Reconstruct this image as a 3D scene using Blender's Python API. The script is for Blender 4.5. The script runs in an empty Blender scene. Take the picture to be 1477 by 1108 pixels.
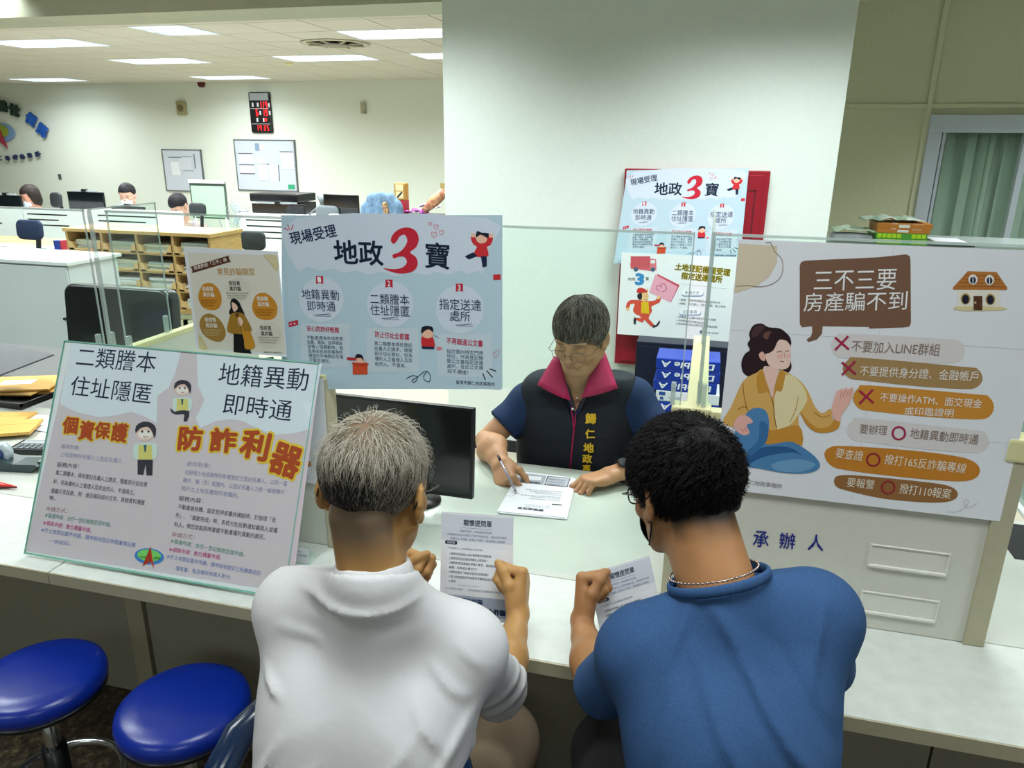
import bpy, bmesh, math, random
import numpy as np
from mathutils import Vector, Matrix, Quaternion
random.seed(7); np.random.seed(7)
sc = bpy.context.scene
col = sc.collection
PI = math.pi
R = math.radians
# ------------------------------------------------------------------ camera
# X runs along the counter, Y goes into the office, Z is up, the customer edge of the counter is Y = 0
FOC = 1072.5
CAM = Vector((0.0, -1.2613, 1.76))
_yaw, _pit, _rol = R(14.45), R(17.8), R(0.64)
fwd = Vector((-math.sin(_yaw)*math.cos(_pit), math.cos(_yaw)*math.cos(_pit), -math.sin(_pit)))
rt0 = Vector((math.cos(_yaw), math.sin(_yaw), 0)); up0 = rt0.cross(fwd)
rt = rt0*math.cos(_rol) + up0*math.sin(_rol); upv = -rt0*math.sin(_rol) + up0*math.cos(_rol)
cd = bpy.data.cameras.new('camera'); cam = bpy.data.objects.new('camera', cd); col.objects.link(cam)
cd.sensor_fit = 'HORIZONTAL'; cd.sensor_width = 36; cd.lens = FOC*36/1477
cam.matrix_world = Matrix((( rt.x, upv.x, -fwd.x, CAM.x), (rt.y, upv.y, -fwd.y, CAM.y), (rt.z, upv.z, -fwd.z, CAM.z), (0, 0, 0, 1)))
cd.clip_start = 0.02; cd.clip_end = 60
sc.camera = cam
# ------------------------------------------------------------------ world, lamps, exposure
w = bpy.data.worlds.new('world'); sc.world = w; w.use_nodes = True
w.node_tree.nodes['Background'].inputs[0].default_value = (0.9, 0.97, 1.0, 1)
w.node_tree.nodes['Background'].inputs[1].default_value = 0.12
sc.view_settings.view_transform = 'Standard'; sc.view_settings.look = 'None'
sc.view_settings.exposure = 0.62; sc.view_settings.gamma = 1.0; sc.view_settings.use_curve_mapping = False
sc.cycles.use_denoising = True
sc.cycles.max_bounces = 8; sc.cycles.transparent_max_bounces = 24
sc.cycles.sample_clamp_indirect = 4.0
CEIL = 2.76
def area_light(name, x, y, z, sx, sy, power, color=(0.93, 0.99, 0.985), spread=150):
    l = bpy.data.lights.new(name, 'AREA'); l.shape = 'RECTANGLE'; l.size = sx; l.size_y = sy
    l.energy = power; l.color = color; l.spread = R(spread)
    o = bpy.data.objects.new(name, l); o.location = (x, y, z); col.objects.link(o)
    return o
# the louvred fluorescent fittings: eight in view over the office; hall lamps out of view, desk lamps partly added as fill
OFFICE_LIGHTS = [(-7.15, 6.0), (-7.15, 7.8), (-11.35, 10.2), (-7.75, 10.2), (-2.95, 6.0), (-4.75, 7.8), (-2.95, 7.8), (-5.05, 5.4)]
HALL_LIGHTS = [(-2.6, -0.4), (-0.2, -0.5), (2.0, -0.4), (-2.2, -2.9), (0.4, -2.9)]
DESK_AND_FILL_LIGHTS = [(-1.7, 1.9), (0.3, 1.8), (2.6, 1.6), (-3.9, 2.6), (2.4, 3.5), (-3.7, 0.6), (-5.2, 3.4)]  # unseen; several added to brighten the right wall and left cabinet fronts
for (lx, ly) in OFFICE_LIGHTS: area_light('office_and_fill_lamp', lx, min(ly, 9.55), CEIL-0.03, 1.1, 0.5, 40, spread=160)
for (lx, ly) in ((-7.15, 4.1), (-4.75, 4.1), (-2.6, 4.0)): area_light('office_and_fill_lamp', lx, ly, CEIL-0.03, 1.1, 0.5, 38, spread=165)   # unseen row added behind the beam to brighten the desk screens
for (lx, ly) in HALL_LIGHTS: area_light('hall_lamp', lx, ly, CEIL-0.03, 1.1, 0.5, 12, spread=150)
for (lx, ly) in DESK_AND_FILL_LIGHTS: area_light('desk_lamp', lx, ly, CEIL-0.03, 1.1, 0.5, 25, spread=122)  # ceiling lamps out of view over the desks, added fill among them

# ------------------------------------------------------------------ picture measuring: a pixel of the photograph met with a real plane
def ray(x, y): return fwd + rt*((x-738.5)/FOC) - upv*((y-554.0)/FOC)
def aty(x, y, Y):
    d = ray(x, y); return CAM + d*((Y-CAM.y)/d.y)
def atz(x, y, Z):
    d = ray(x, y); return CAM + d*((Z-CAM.z)/d.z)
def atx(x, y, X):
    d = ray(x, y); return CAM + d*((X-CAM.x)/d.x)

# ------------------------------------------------------------------ colours and materials
def lin(c):
    return tuple((v/12.92 if v <= .04045 else ((v+.055)/1.055)**2.4) for v in c)
def hx(s, a=1.0):
    s = s.lstrip('#'); return lin([int(s[i:i+2], 16)/255 for i in (0, 2, 4)]) + (a,)
MATS = {}
def mat(name, color, rough=0.5, metal=0.0, bump=0.0, scale=40.0, var=0.0, var2=None, spec=0.5, sss=0.0, emit=0.0, alpha=1.0, stretch=None, coat=0.0):
    """principled surface with procedural colour variation and fine relief"""
    if name in MATS: return MATS[name]
    m = bpy.data.materials.new(name); m.use_nodes = True; MATS[name] = m
    nt = m.node_tree; n = nt.nodes; b = n['Principled BSDF']
    c = hx(color) if isinstance(color, str) else tuple(color)
    b.inputs['Base Color'].default_value = c
    b.inputs['Roughness'].default_value = rough; b.inputs['Metallic'].default_value = metal
    b.inputs['Specular IOR Level'].default_value = spec
    if coat: b.inputs['Coat Weight'].default_value = coat
    if sss:
        b.inputs['Subsurface Weight'].default_value = sss; b.inputs['Subsurface Scale'].default_value = 0.01
        b.inputs['Subsurface Radius'].default_value = (1.0, 0.4, 0.2)
    if emit:
        b.inputs['Emission Color'].default_value = c; b.inputs['Emission Strength'].default_value = emit
    if alpha < 1: b.inputs['Alpha'].default_value = alpha
    if bump or var:
        tc = n.new('ShaderNodeTexCoord'); mp = n.new('ShaderNodeMapping')
        nt.links.new(tc.outputs['Object'], mp.inputs[0])
        if stretch: mp.inputs['Scale'].default_value = stretch
        nz = n.new('ShaderNodeTexNoise'); nz.inputs['Scale'].default_value = scale; nz.inputs['Detail'].default_value = 5
        nt.links.new(mp.outputs[0], nz.inputs['Vector'])
        if var:
            mx = n.new('ShaderNodeMix'); mx.data_type = 'RGBA'
            c2 = hx(var2) if var2 else tuple(v*(1-var) for v in c[:3])+(1,)
            mx.inputs[6].default_value = c; mx.inputs[7].default_value = c2
            rp = n.new('ShaderNodeValToRGB'); rp.color_ramp.elements[0].position = .35; rp.color_ramp.elements[1].position = .68
            nt.links.new(nz.outputs[0], rp.inputs[0]); nt.links.new(rp.outputs[0], mx.inputs[0]); nt.links.new(mx.outputs[2], b.inputs['Base Color'])
        if bump:
            bp = n.new('ShaderNodeBump'); bp.inputs['Strength'].default_value = bump; bp.inputs['Distance'].default_value = 0.002
            nt.links.new(nz.outputs[0], bp.inputs['Height']); nt.links.new(bp.outputs[0], b.inputs['Normal'])
    return m
def ink(c):
    return mat('ink_'+c.strip('#'), c, rough=0.6, spec=0.25)
def colmat(name, rough=0.6, spec=0.3, bump=0.0, scale=60, sss=0.0, var=0.0):
    """reads the object's own painted colour (attribute Col)"""
    if name in MATS: return MATS[name]
    m = mat(name, '#808080', rough=rough, spec=spec, bump=bump, scale=scale, sss=sss)
    nt = m.node_tree; a = nt.nodes.new('ShaderNodeVertexColor'); a.layer_name = 'Col'
    b = nt.nodes['Principled BSDF']
    nt.links.new(a.outputs['Color'], b.inputs['Base Color'])
    return m
def glassmat(name, tint=(0.93, 0.98, 0.96), refl=0.05, haze=0.0):
    """thin clear sheet: see-through with a weak mirror that grows at grazing angles, a little surface haze"""
    if name in MATS: return MATS[name]
    m = bpy.data.materials.new(name); m.use_nodes = True; MATS[name] = m
    nt = m.node_tree; n = nt.nodes; n.clear()
    out = n.new('ShaderNodeOutputMaterial'); tr = n.new('ShaderNodeBsdfTransparent'); tr.inputs[0].default_value = tint+(1,)
    gl = n.new('ShaderNodeBsdfGlossy'); gl.inputs['Roughness'].default_value = 0.04; gl.inputs[0].default_value = (1, 1, 1, 1)
    fr = n.new('ShaderNodeFresnel'); fr.inputs[0].default_value = 1.35
    ml = n.new('ShaderNodeMath'); ml.operation = 'MULTIPLY'; ml.inputs[1].default_value = refl*20
    ml.use_clamp = True
    ge = n.new('ShaderNodeNewGeometry'); inv = n.new('ShaderNodeMath'); inv.operation = 'SUBTRACT'; inv.inputs[0].default_value = 1.0
    nt.links.new(ge.outputs['Backfacing'], inv.inputs[1]); m0 = n.new('ShaderNodeMath'); m0.operation = 'MULTIPLY'
    nt.links.new(fr.outputs[0], m0.inputs[0]); nt.links.new(inv.outputs[0], m0.inputs[1]); nt.links.new(m0.outputs[0], ml.inputs[0])
    mx = n.new('ShaderNodeMixShader'); nt.links.new(ml.outputs[0], mx.inputs[0]); nt.links.new(tr.outputs[0], mx.inputs[1]); nt.links.new(gl.outputs[0], mx.inputs[2])
    last = mx
    if haze:
        df = n.new('ShaderNodeBsdfDiffuse'); df.inputs[0].default_value = (.85, .9, .9, 1)
        m2 = n.new('ShaderNodeMixShader'); m2.inputs[0].default_value = haze
        nt.links.new(mx.outputs[0], m2.inputs[1]); nt.links.new(df.outputs[0], m2.inputs[2]); last = m2
    nt.links.new(last.outputs[0], out.inputs[0])
    return m

# ------------------------------------------------------------------ mesh helpers
def tagit(o, label=None, cat=None, group=None, kind=None):
    if label: o['label'] = label
    if cat: o['category'] = cat
    if group: o['group'] = group
    if kind: o['kind'] = kind
    return o
def empty(name, label, cat, loc=(0, 0, 0), rz=0, group=None, kind=None):
    o = bpy.data.objects.new(name, None); col.objects.link(o); o.location = loc; o.rotation_euler = (0, 0, rz)
    o.empty_display_size = 0.05
    return tagit(o, label, cat, group, kind)
class MB:
    """collects shapes into ONE mesh object"""
    def __init__(s): s.bm = bmesh.new(); s.mats = []
    def mi(s, m):
        if m is None: return 0
        if m not in s.mats: s.mats.append(m)
        return s.mats.index(m)
    def _fin(s, vs, M, m, smooth=False):
        if M is not None: bmesh.ops.transform(s.bm, matrix=M, verts=vs)
        k = s.mi(m); fs = {f for v in vs for f in v.link_faces}
        for f in fs: f.material_index = k; f.smooth = smooth
    def box(s, lo, hi, m=None, M=None, bev=0.0, seg=2):
        r = bmesh.ops.create_cube(s.bm, size=1.0); vs = r['verts']
        S = Matrix.Translation([(a+b)/2 for a, b in zip(lo, hi)]) @ Matrix.Diagonal([abs(b-a) for a, b in zip(lo, hi)]+[1])
        bmesh.ops.transform(s.bm, matrix=S, verts=vs)
        if bev:
            es = list({e for v in vs for e in v.link_edges})
            r = bmesh.ops.bevel(s.bm, geom=es, offset=bev, segments=seg, affect='EDGES', profile=.6)
            vs = list({v for f in r['faces'] for v in f.verts} | {v for v in vs if v.is_valid})
        s._fin(vs, M, m); return s
    def cyl(s, a, b, ra, rb=None, n=20, m=None, smooth=True, caps=True):
        a, b = Vector(a), Vector(b); d = b-a
        if rb is None: rb = ra
        r = bmesh.ops.create_cone(s.bm, cap_ends=caps, segments=n, radius1=ra, radius2=rb, depth=d.length)
        M = Matrix.Translation((a+b)/2) @ d.to_track_quat('Z', 'Y').to_matrix().to_4x4()
        s._fin(r['verts'], M, m, False)
        for v in r['verts']:
            for f in v.link_faces: f.smooth = smooth and len(f.verts) == 4
        return s
    def ball(s, c, r, m=None, M=None, u=20, v=12):
        if not hasattr(r, '__len__'): r = (r, r, r)
        q = bmesh.ops.create_uvsphere(s.bm, u_segments=u, v_segments=v, radius=1.0)
        T = Matrix.Translation(c) @ (M if M is not None else Matrix()) @ Matrix.Diagonal(list(r)+[1])
        s._fin(q['verts'], T, m, True); return s
    def lathe(s, prof, n=32, m=None, M=None):
        rings = []
        for (r, z) in prof:
            rings.append([s.bm.verts.new((r*math.cos(2*PI*i/n), r*math.sin(2*PI*i/n), z)) for i in range(n)])
        k = s.mi(m); fs = []
        for A, B in zip(rings, rings[1:]):
            for i in range(n):
                fs.append(s.bm.faces.new((A[i], A[(i+1) % n], B[(i+1) % n], B[i])))
        fs.append(s.bm.faces.new(list(reversed(rings[0])))); fs.append(s.bm.faces.new(rings[-1]))
        for f in fs: f.material_index = k; f.smooth = len(f.verts) == 4
        if M is not None: bmesh.ops.transform(s.bm, matrix=M, verts=[v for r_ in rings for v in r_])
        return s
    def tube(s, pts, r, n=8, m=None, closed=False, flat=None):
        pts = [Vector(p) for p in pts]; N = len(pts); k = s.mi(m); rings = []
        up = None
        for i, p in enumerate(pts):
            a = pts[i-1] if (i > 0 or closed) else p; b = pts[(i+1) % N] if (i < N-1 or closed) else p
            t = (b-a).normalized()
            if up is None: up = t.orthogonal().normalized() if flat is None else Vector(flat)
            x = (up - t*up.dot(t)).normalized(); y = t.cross(x); up = x
            rr = r[i] if hasattr(r, '__len__') else r
            ra, rb = rr if hasattr(rr, '__len__') else (rr, rr)
            rings.append([s.bm.verts.new(p + x*(ra*math.cos(2*PI*j/n)) + y*(rb*math.sin(2*PI*j/n))) for j in range(n)])
        L = list(zip(rings, rings[1:])) + ([(rings[-1], rings[0])] if closed else [])
        for A, B in L:
            for j in range(n):
                f = s.bm.faces.new((A[j], A[(j+1) % n], B[(j+1) % n], B[j])); f.smooth = True; f.material_index = k
        if not closed:
            for g in (list(reversed(rings[0])), rings[-1]):
                f = s.bm.faces.new(g); f.material_index = k
        return s
    def prism(s, poly, M, h, m=None, mside=None):
        """poly: 2D points, extruded from z=0 to z=h in the frame M"""
        lo = [s.bm.verts.new(M @ Vector((x, y, 0))) for x, y in poly]; hi = [s.bm.verts.new(M @ Vector((x, y, h))) for x, y in poly]
        k = s.mi(m); ks = s.mi(mside) if mside else k
        f1 = s.bm.faces.new(list(reversed(lo))); f2 = s.bm.faces.new(hi); f1.material_index = k; f2.material_index = k
        n = len(poly)
        for i in range(n):
            f = s.bm.faces.new((lo[i], lo[(i+1) % n], hi[(i+1) % n], hi[i])); f.material_index = ks
        return s
    def face(s, pts, m=None, smooth=False):
        f = s.bm.faces.new([s.bm.verts.new(Vector(p)) for p in pts]); f.material_index = s.mi(m); f.smooth = smooth; return s
    def grid(s, rows, m=None, smooth=True):
        V = [[s.bm.verts.new(Vector(p)) for p in r] for r in rows]; k = s.mi(m)
        for A, B in zip(V, V[1:]):
            for i in range(len(A)-1):
                f = s.bm.faces.new((A[i], A[i+1], B[i+1], B[i])); f.smooth = smooth; f.material_index = k
        return s
    def build(s, name, parent=None, m=None, norm=True):
        if norm: bmesh.ops.recalc_face_normals(s.bm, faces=s.bm.faces[:])
        me = bpy.data.meshes.new(name); s.bm.to_mesh(me); s.bm.free()
        if not s.mats and m: s.mats = [m]
        for q in s.mats: me.materials.append(q)
        o = bpy.data.objects.new(name, me); col.objects.link(o)
        if parent: o.parent = parent
        return o
def boxo(name, lo, hi, m, parent=None, bev=0.0):
    return MB().box(lo, hi, m, bev=bev).build(name, parent)
def copy_tree(o, parent=None, keep=False):
    c = o.copy(); col.objects.link(c)
    if parent: c.parent = parent
    for ch in list(o.children): copy_tree(ch, c)
    return c
def frame(o, x, y, z=None):
    """4x4 from origin and axes"""
    x = Vector(x).normalized(); y = Vector(y); y = (y - x*y.dot(x)).normalized(); z = x.cross(y)
    return Matrix(((x.x, y.x, z.x, o[0]), (x.y, y.y, z.y, o[1]), (x.z, y.z, z.z, o[2]), (0, 0, 0, 1)))
def vnoise(p, f=1.0):
    from mathutils import noise
    return noise.noise(Vector(p)*f)
# ------------------------------------------------------------------ bodies: a distance field, smooth unions, one skin around it
class SDF:
    def __init__(s, lo, hi, h):
        s.lo = np.array(lo, float); s.h = h; s.n = np.maximum(((np.array(hi, float)-s.lo)/h).astype(int)+1, 4)
        s.d = np.full(s.n, 1.0, np.float32)
        s.ax = [s.lo[i]+np.arange(s.n[i])*h for i in range(3)]
    def sub(s, lo, hi):
        sl = []
        for i in range(3):
            a = int(max(0, math.floor((lo[i]-s.lo[i])/s.h))); b = int(min(s.n[i], math.ceil((hi[i]-s.lo[i])/s.h)+1))
            if b <= a: return None, None
            sl.append(slice(a, b))
        X = s.ax[0][sl[0]][:, None, None]; Y = s.ax[1][sl[1]][None, :, None]; Z = s.ax[2][sl[2]][None, None, :]
        return tuple(sl), (X, Y, Z)
    def _put(s, sl, v, k, mode):
        a = s.d[sl]; v = v.astype(np.float32)
        if mode == 'add':
            if k > 0:
                hh = np.maximum(k-np.abs(a-v), 0)/k; s.d[sl] = np.minimum(a, v)-hh*hh*k*.25
            else: s.d[sl] = np.minimum(a, v)
        else:
            v = -v
            if k > 0:
                hh = np.maximum(k-np.abs(a-v), 0)/k; s.d[sl] = np.maximum(a, v)+hh*hh*k*.25
            else: s.d[sl] = np.maximum(a, v)
    def cone(s, a, b, ra, rb=None, k=0.01, mode='add', pad=0.0):
        if rb is None: rb = ra
        a = np.array(a, float); b = np.array(b, float); m = max(ra, rb)+k+3*s.h+pad
        sl, P = s.sub(np.minimum(a, b)-m, np.maximum(a, b)+m)
        if sl is None: return s
        d = b-a; L2 = max(float(d@d), 1e-12)
        t = np.clip(((P[0]-a[0])*d[0]+(P[1]-a[1])*d[1]+(P[2]-a[2])*d[2])/L2, 0, 1)
        q = np.sqrt((P[0]-a[0]-t*d[0])**2+(P[1]-a[1]-t*d[1])**2+(P[2]-a[2]-t*d[2])**2)
        s._put(sl, q-(ra+(rb-ra)*t), k, mode); return s
    def chain(s, pts, rs, k=0.01):
        for i in range(len(pts)-1): s.cone(pts[i], pts[i+1], rs[i], rs[i+1], k)
        return s
    def ell(s, c, r, Rm=None, k=0.01, mode='add'):
        c = np.array(c, float); r = np.array(r, float); m = r.max()+k+3*s.h
        sl, P = s.sub(c-m, c+m)
        if sl is None: return s
        x, y, z = P[0]-c[0], P[1]-c[1], P[2]-c[2]
        if Rm is not None:
            Q = np.array(Rm)[:3, :3]   # columns are local axes
            x, y, z = x*Q[0, 0]+y*Q[1, 0]+z*Q[2, 0], x*Q[0, 1]+y*Q[1, 1]+z*Q[2, 1], x*Q[0, 2]+y*Q[1, 2]+z*Q[2, 2]
        k0 = np.sqrt((x/r[0])**2+(y/r[1])**2+(z/r[2])**2); k1 = np.sqrt((x/r[0]**2)**2+(y/r[1]**2)**2+(z/r[2]**2)**2)+1e-9
        s._put(sl, k0*(k0-1)/k1, k, mode); return s
    def plane(s, p, n, k=0.0):
        """cut away what lies on the n side of p"""
        n = np.array(Vector(n).normalized()); p = np.array(p, float)
        X, Y, Z = s.ax[0][:, None, None], s.ax[1][None, :, None], s.ax[2][None, None, :]
        s._put((slice(None),)*3, -((X-p[0])*n[0]+(Y-p[1])*n[1]+(Z-p[2])*n[2]), k, 'sub'); return s
    def disp(s, fn):
        X, Y, Z = s.ax[0][:, None, None], s.ax[1][None, :, None], s.ax[2][None, None, :]
        s.d = (s.d + fn(X, Y, Z)).astype(np.float32); return s
    def mesh(s):
        d = s.d; h = s.h
        d[0] = np.maximum(d[0], 1e-3); d[-1] = np.maximum(d[-1], 1e-3)
        d[:, 0] = np.maximum(d[:, 0], 1e-3); d[:, -1] = np.maximum(d[:, -1], 1e-3)
        d[:, :, 0] = np.maximum(d[:, :, 0], 1e-3); d[:, :, -1] = np.maximum(d[:, :, -1], 1e-3)
        neg = d < 0
        nx, ny, nz = d.shape
        cnt = np.zeros((nx-1, ny-1, nz-1), np.int8)
        for i in (0, 1):
            for j in (0, 1):
                for k in (0, 1): cnt += neg[i:nx-1+i, j:ny-1+j, k:nz-1+k]
        act = (cnt > 0) & (cnt < 8)
        I = np.argwhere(act); idx = np.full(act.shape, -1, np.int64); idx[act] = np.arange(len(I))
        pos = np.zeros((len(I), 3)); num = np.zeros(len(I))
        cor = [(i, j, k) for i in (0, 1) for j in (0, 1) for k in (0, 1)]
        val = {c: d[I[:, 0]+c[0], I[:, 1]+c[1], I[:, 2]+c[2]].astype(float) for c in cor}
        for c in cor:
            for a in range(3):
                if c[a] == 0:
                    e = list(c); e[a] = 1; e = tuple(e); va, vb = val[c], val[e]
                    x = (va < 0) != (vb < 0); t = np.where(x, va/np.where(x, va-vb, 1), 0)
                    p = np.array(c, float)[None, :].repeat(len(I), 0); p[:, a] += t
                    pos += p*x[:, None]; num += x
        V = s.lo + (I + pos/np.maximum(num, 1)[:, None])*h
        F = []
        for a in range(3):
            b, c = (a+1) % 3, (a+2) % 3
            sA = [slice(None)]*3; sB = [slice(None)]*3; sA[a] = slice(0, -1); sB[a] = slice(1, None)
            ch = neg[tuple(sA)] != neg[tuple(sB)]
            E = np.argwhere(ch); 
            E = E[(E[:, b] > 0) & (E[:, c] > 0) & (E[:, b] < d.shape[b]-1) & (E[:, c] < d.shape[c]-1)]
            if not len(E): continue
            ub = np.zeros(3, int); ub[b] = 1; uc = np.zeros(3, int); uc[c] = 1
            def g(Q): return idx[Q[:, 0], Q[:, 1], Q[:, 2]]
            q = np.stack([g(E-ub-uc), g(E-uc), g(E), g(E-ub)], 1)
            inside = neg[E[:, 0], E[:, 1], E[:, 2]]
            q[~inside] = q[~inside][:, ::-1]
            F.append(q)
        F = np.concatenate(F); F = F[(F >= 0).all(1)]
        return V, F
def join_vf(L):
    vs, fs, n = [], [], 0
    for V, F in L: vs.append(V); fs.append(F+n); n += len(V)
    return np.concatenate(vs), np.concatenate(fs)
def xf(V, M):
    M = np.array(M); return V@M[:3, :3].T + M[:3, 3]
def meshobj(name, V, F, m, parent=None, colors=None, smooth=True):
    me = bpy.data.meshes.new(name)
    me.vertices.add(len(V)); me.vertices.foreach_set('co', np.asarray(V, np.float32).ravel())
    k = F.shape[1]; me.loops.add(F.size); me.loops.foreach_set('vertex_index', F.astype(np.int32).ravel())
    me.polygons.add(len(F)); me.polygons.foreach_set('loop_start', np.arange(0, F.size, k, dtype=np.int32)); 
    me.polygons.foreach_set('use_smooth', np.full(len(F), smooth))
    me.update(calc_edges=True); me.validate()
    if colors is not None:
        a = me.color_attributes.new('Col', 'FLOAT_COLOR', 'POINT')
        c = np.ones((len(V), 4), np.float32); c[:, :3] = colors; a.data.foreach_set('color', c.ravel())
    me.materials.append(m)
    o = bpy.data.objects.new(name, me); col.objects.link(o)
    if parent: o.parent = parent
    return o
def loc(M, p):
    """world point -> local frame"""
    return M.inverted() @ Vector(p)

# ------------------------------------------------------------------ head (local: x right ear, y nose, z crown, origin between the ears)
def head_field(s, neck, nr=0.056, jaw=1.0, cheek=1.0):
    s.ell((0, -.012, .045), (.077, .094, .080), k=.0)
    s.ell((0, .030, .010), (.068, .066, .075), k=.02)
    s.ell((0, .034, -.040), (.057*jaw, .054, .060), k=.02)
    s.ell((0, .068, -.087), (.024*jaw, .020, .018), k=.022)
    for q in (-1, 1):
        s.cone((q*.056*jaw, .005, -.045), (q*.030, .058, -.085), .017, .016, k=.02)   # jaw line
        s.ell((q*.040, .062, -.022), (.024*cheek, .020, .020), k=.016)                 # cheek
        s.cone((q*.014, .091, .026), (q*.046, .078, .027), .0075, .006, k=.010)        # brow ridge
        s.ell((q*.032, .096, .006), (.0155, .014, .010), k=.011, mode='sub')           # socket
        s.ell((q*.032, .078, .004), (.0140, .0125, .0125), k=.003)                     # eyeball under lid
        s.cone((q*.021, .0890, -.001), (q*.043, .0845, .001), .0022, .0018, k=.002)    # lower lid
    s.cone((0, .092, .018), (0, .111, -.022), .0070, .0100, k=.010)                     # nose
    for q in (-1, 1): s.ell((q*.0115, .101, -.026), (.0085, .010, .0075), k=.005)
    for q in (-1, 1): s.ell((q*.0065, .106, -.0345), (.0035, .005, .003), k=.002, mode='sub')
    s.ell((0, .088, -.050), (.026, .012, .016), k=.012)                                 # muzzle
    s.cone((-.017, .0935, -.0490), (.017, .0935, -.0490), .0040, k=.006)
    s.cone((-.013, .0940, -.0585), (.013, .0940, -.0585), .0048, k=.006)
    s.cone((-.024, .0995, -.0535), (.024, .0995, -.0535), .0016, k=.003, mode='sub')
    for q in (-1, 1):                                                                    # ears
        Rm = Matrix.Rotation(q*R(24), 3, 'Z') @ Matrix.Rotation(R(-10), 3, 'X')
        s.ell((q*.0775, -.012, -.002), (.0085, .0195, .032), Rm, k=.006)
        s.ell((q*.078, .000, -.026), (.006, .010, .013), Rm, k=.006)
        s.ell((q*.0855, -.004, .004), (.0055, .0105, .020), Rm, k=.005, mode='sub')
        s.cone((q*.0835, -.022, .018), (q*.0855, -.027, -.004), .0045, .004, k=.004)
    nb = np.array(neck)
    s.cone((0, -.030, -.022), nb, nr*.96, nr, k=.02)
    s.cone((0, .005, -.055), nb+np.array((0, .02, 0)), nr*.86, nr, k=.03)
    for q in (-1, 1): s.cone((q*.020, -.060, -.030), nb+np.array((q*.018, -.014, .0)), .023, .026, k=.02)
    return s
HAIRC, HAIRR = np.array((0, -.012, .045)), np.array((.077, .094, .080))
def strands(name, M, parent, m, n, region, colour, whorl=(.01, -.075, .10), length=(.02, .04), r=.0006, lift=.004, curl=0.0, grow=(0, -.3, -1), wgrow=.4, seed=1, start=.0005, steps=5):
    """combed hairs lying over the skull, each a thin tapered three-sided spike"""
    rg = np.random.default_rng(seed); V, F, C = [], [], []
    wh = np.array(whorl); g = np.array(grow, float); nv = 0
    cnt = 0; tries = 0
    while cnt < n and tries < n*12:
        tries += 1
        u = rg.normal(size=3); u /= np.linalg.norm(u)
        p = HAIRC+HAIRR*u
        if not region(p, rg): continue
        cnt += 1
        L = rg.uniform(*length)*(.5 if p[2] < .0 else 1.0); st = L/steps
        pts = []; jit = rg.normal(size=3)*.35; ph = rg.uniform(0, 6.28); cc = np.array(colour(p, rg))
        q = p.copy()
        for i in range(steps+1):
            nn = (q-HAIRC)/HAIRR**2; nn /= np.linalg.norm(nn)
            base = HAIRC+HAIRR*((q-HAIRC)/HAIRR)/np.linalg.norm((q-HAIRC)/HAIRR)
            t = i/steps
            off = start+lift*math.sin(min(t*1.6, 1)*PI/2)
            side = np.cross(nn, g); side /= np.linalg.norm(side)+1e-9
            pts.append(base+nn*off+(side*math.cos(ph+i*2.2)+nn*math.sin(ph+i*2.2))*curl*t)
            dr = (q-wh); dr = dr/(np.linalg.norm(dr)+1e-6)*(1-wgrow)+g*wgrow+jit*.6
            dr -= nn*(dr@nn); dr /= np.linalg.norm(dr)+1e-9
            q = base+dr*st
        for i, q in enumerate(pts):
            a = pts[max(i-1, 0)]; b = pts[min(i+1, steps)]; t = b-a; t /= np.linalg.norm(t)+1e-9
            x = np.cross(t, (0.3, .2, 1)); x /= np.linalg.norm(x)+1e-9; y = np.cross(t, x); rr = r*(1-.75*i/steps)
            for j in range(3):
                an = j*2.094; V.append(q+(x*math.cos(an)+y*math.sin(an))*rr); C.append(cc)
        for i in range(steps):
            for j in range(3):
                F.append((nv+i*3+j, nv+i*3+(j+1) % 3, nv+i*3+3+(j+1) % 3, nv+i*3+3+j))
        nv += 3*(steps+1)
    V = xf(np.array(V), M)
    return meshobj(name, V, np.array(F), m, parent, np.array(C))

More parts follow.
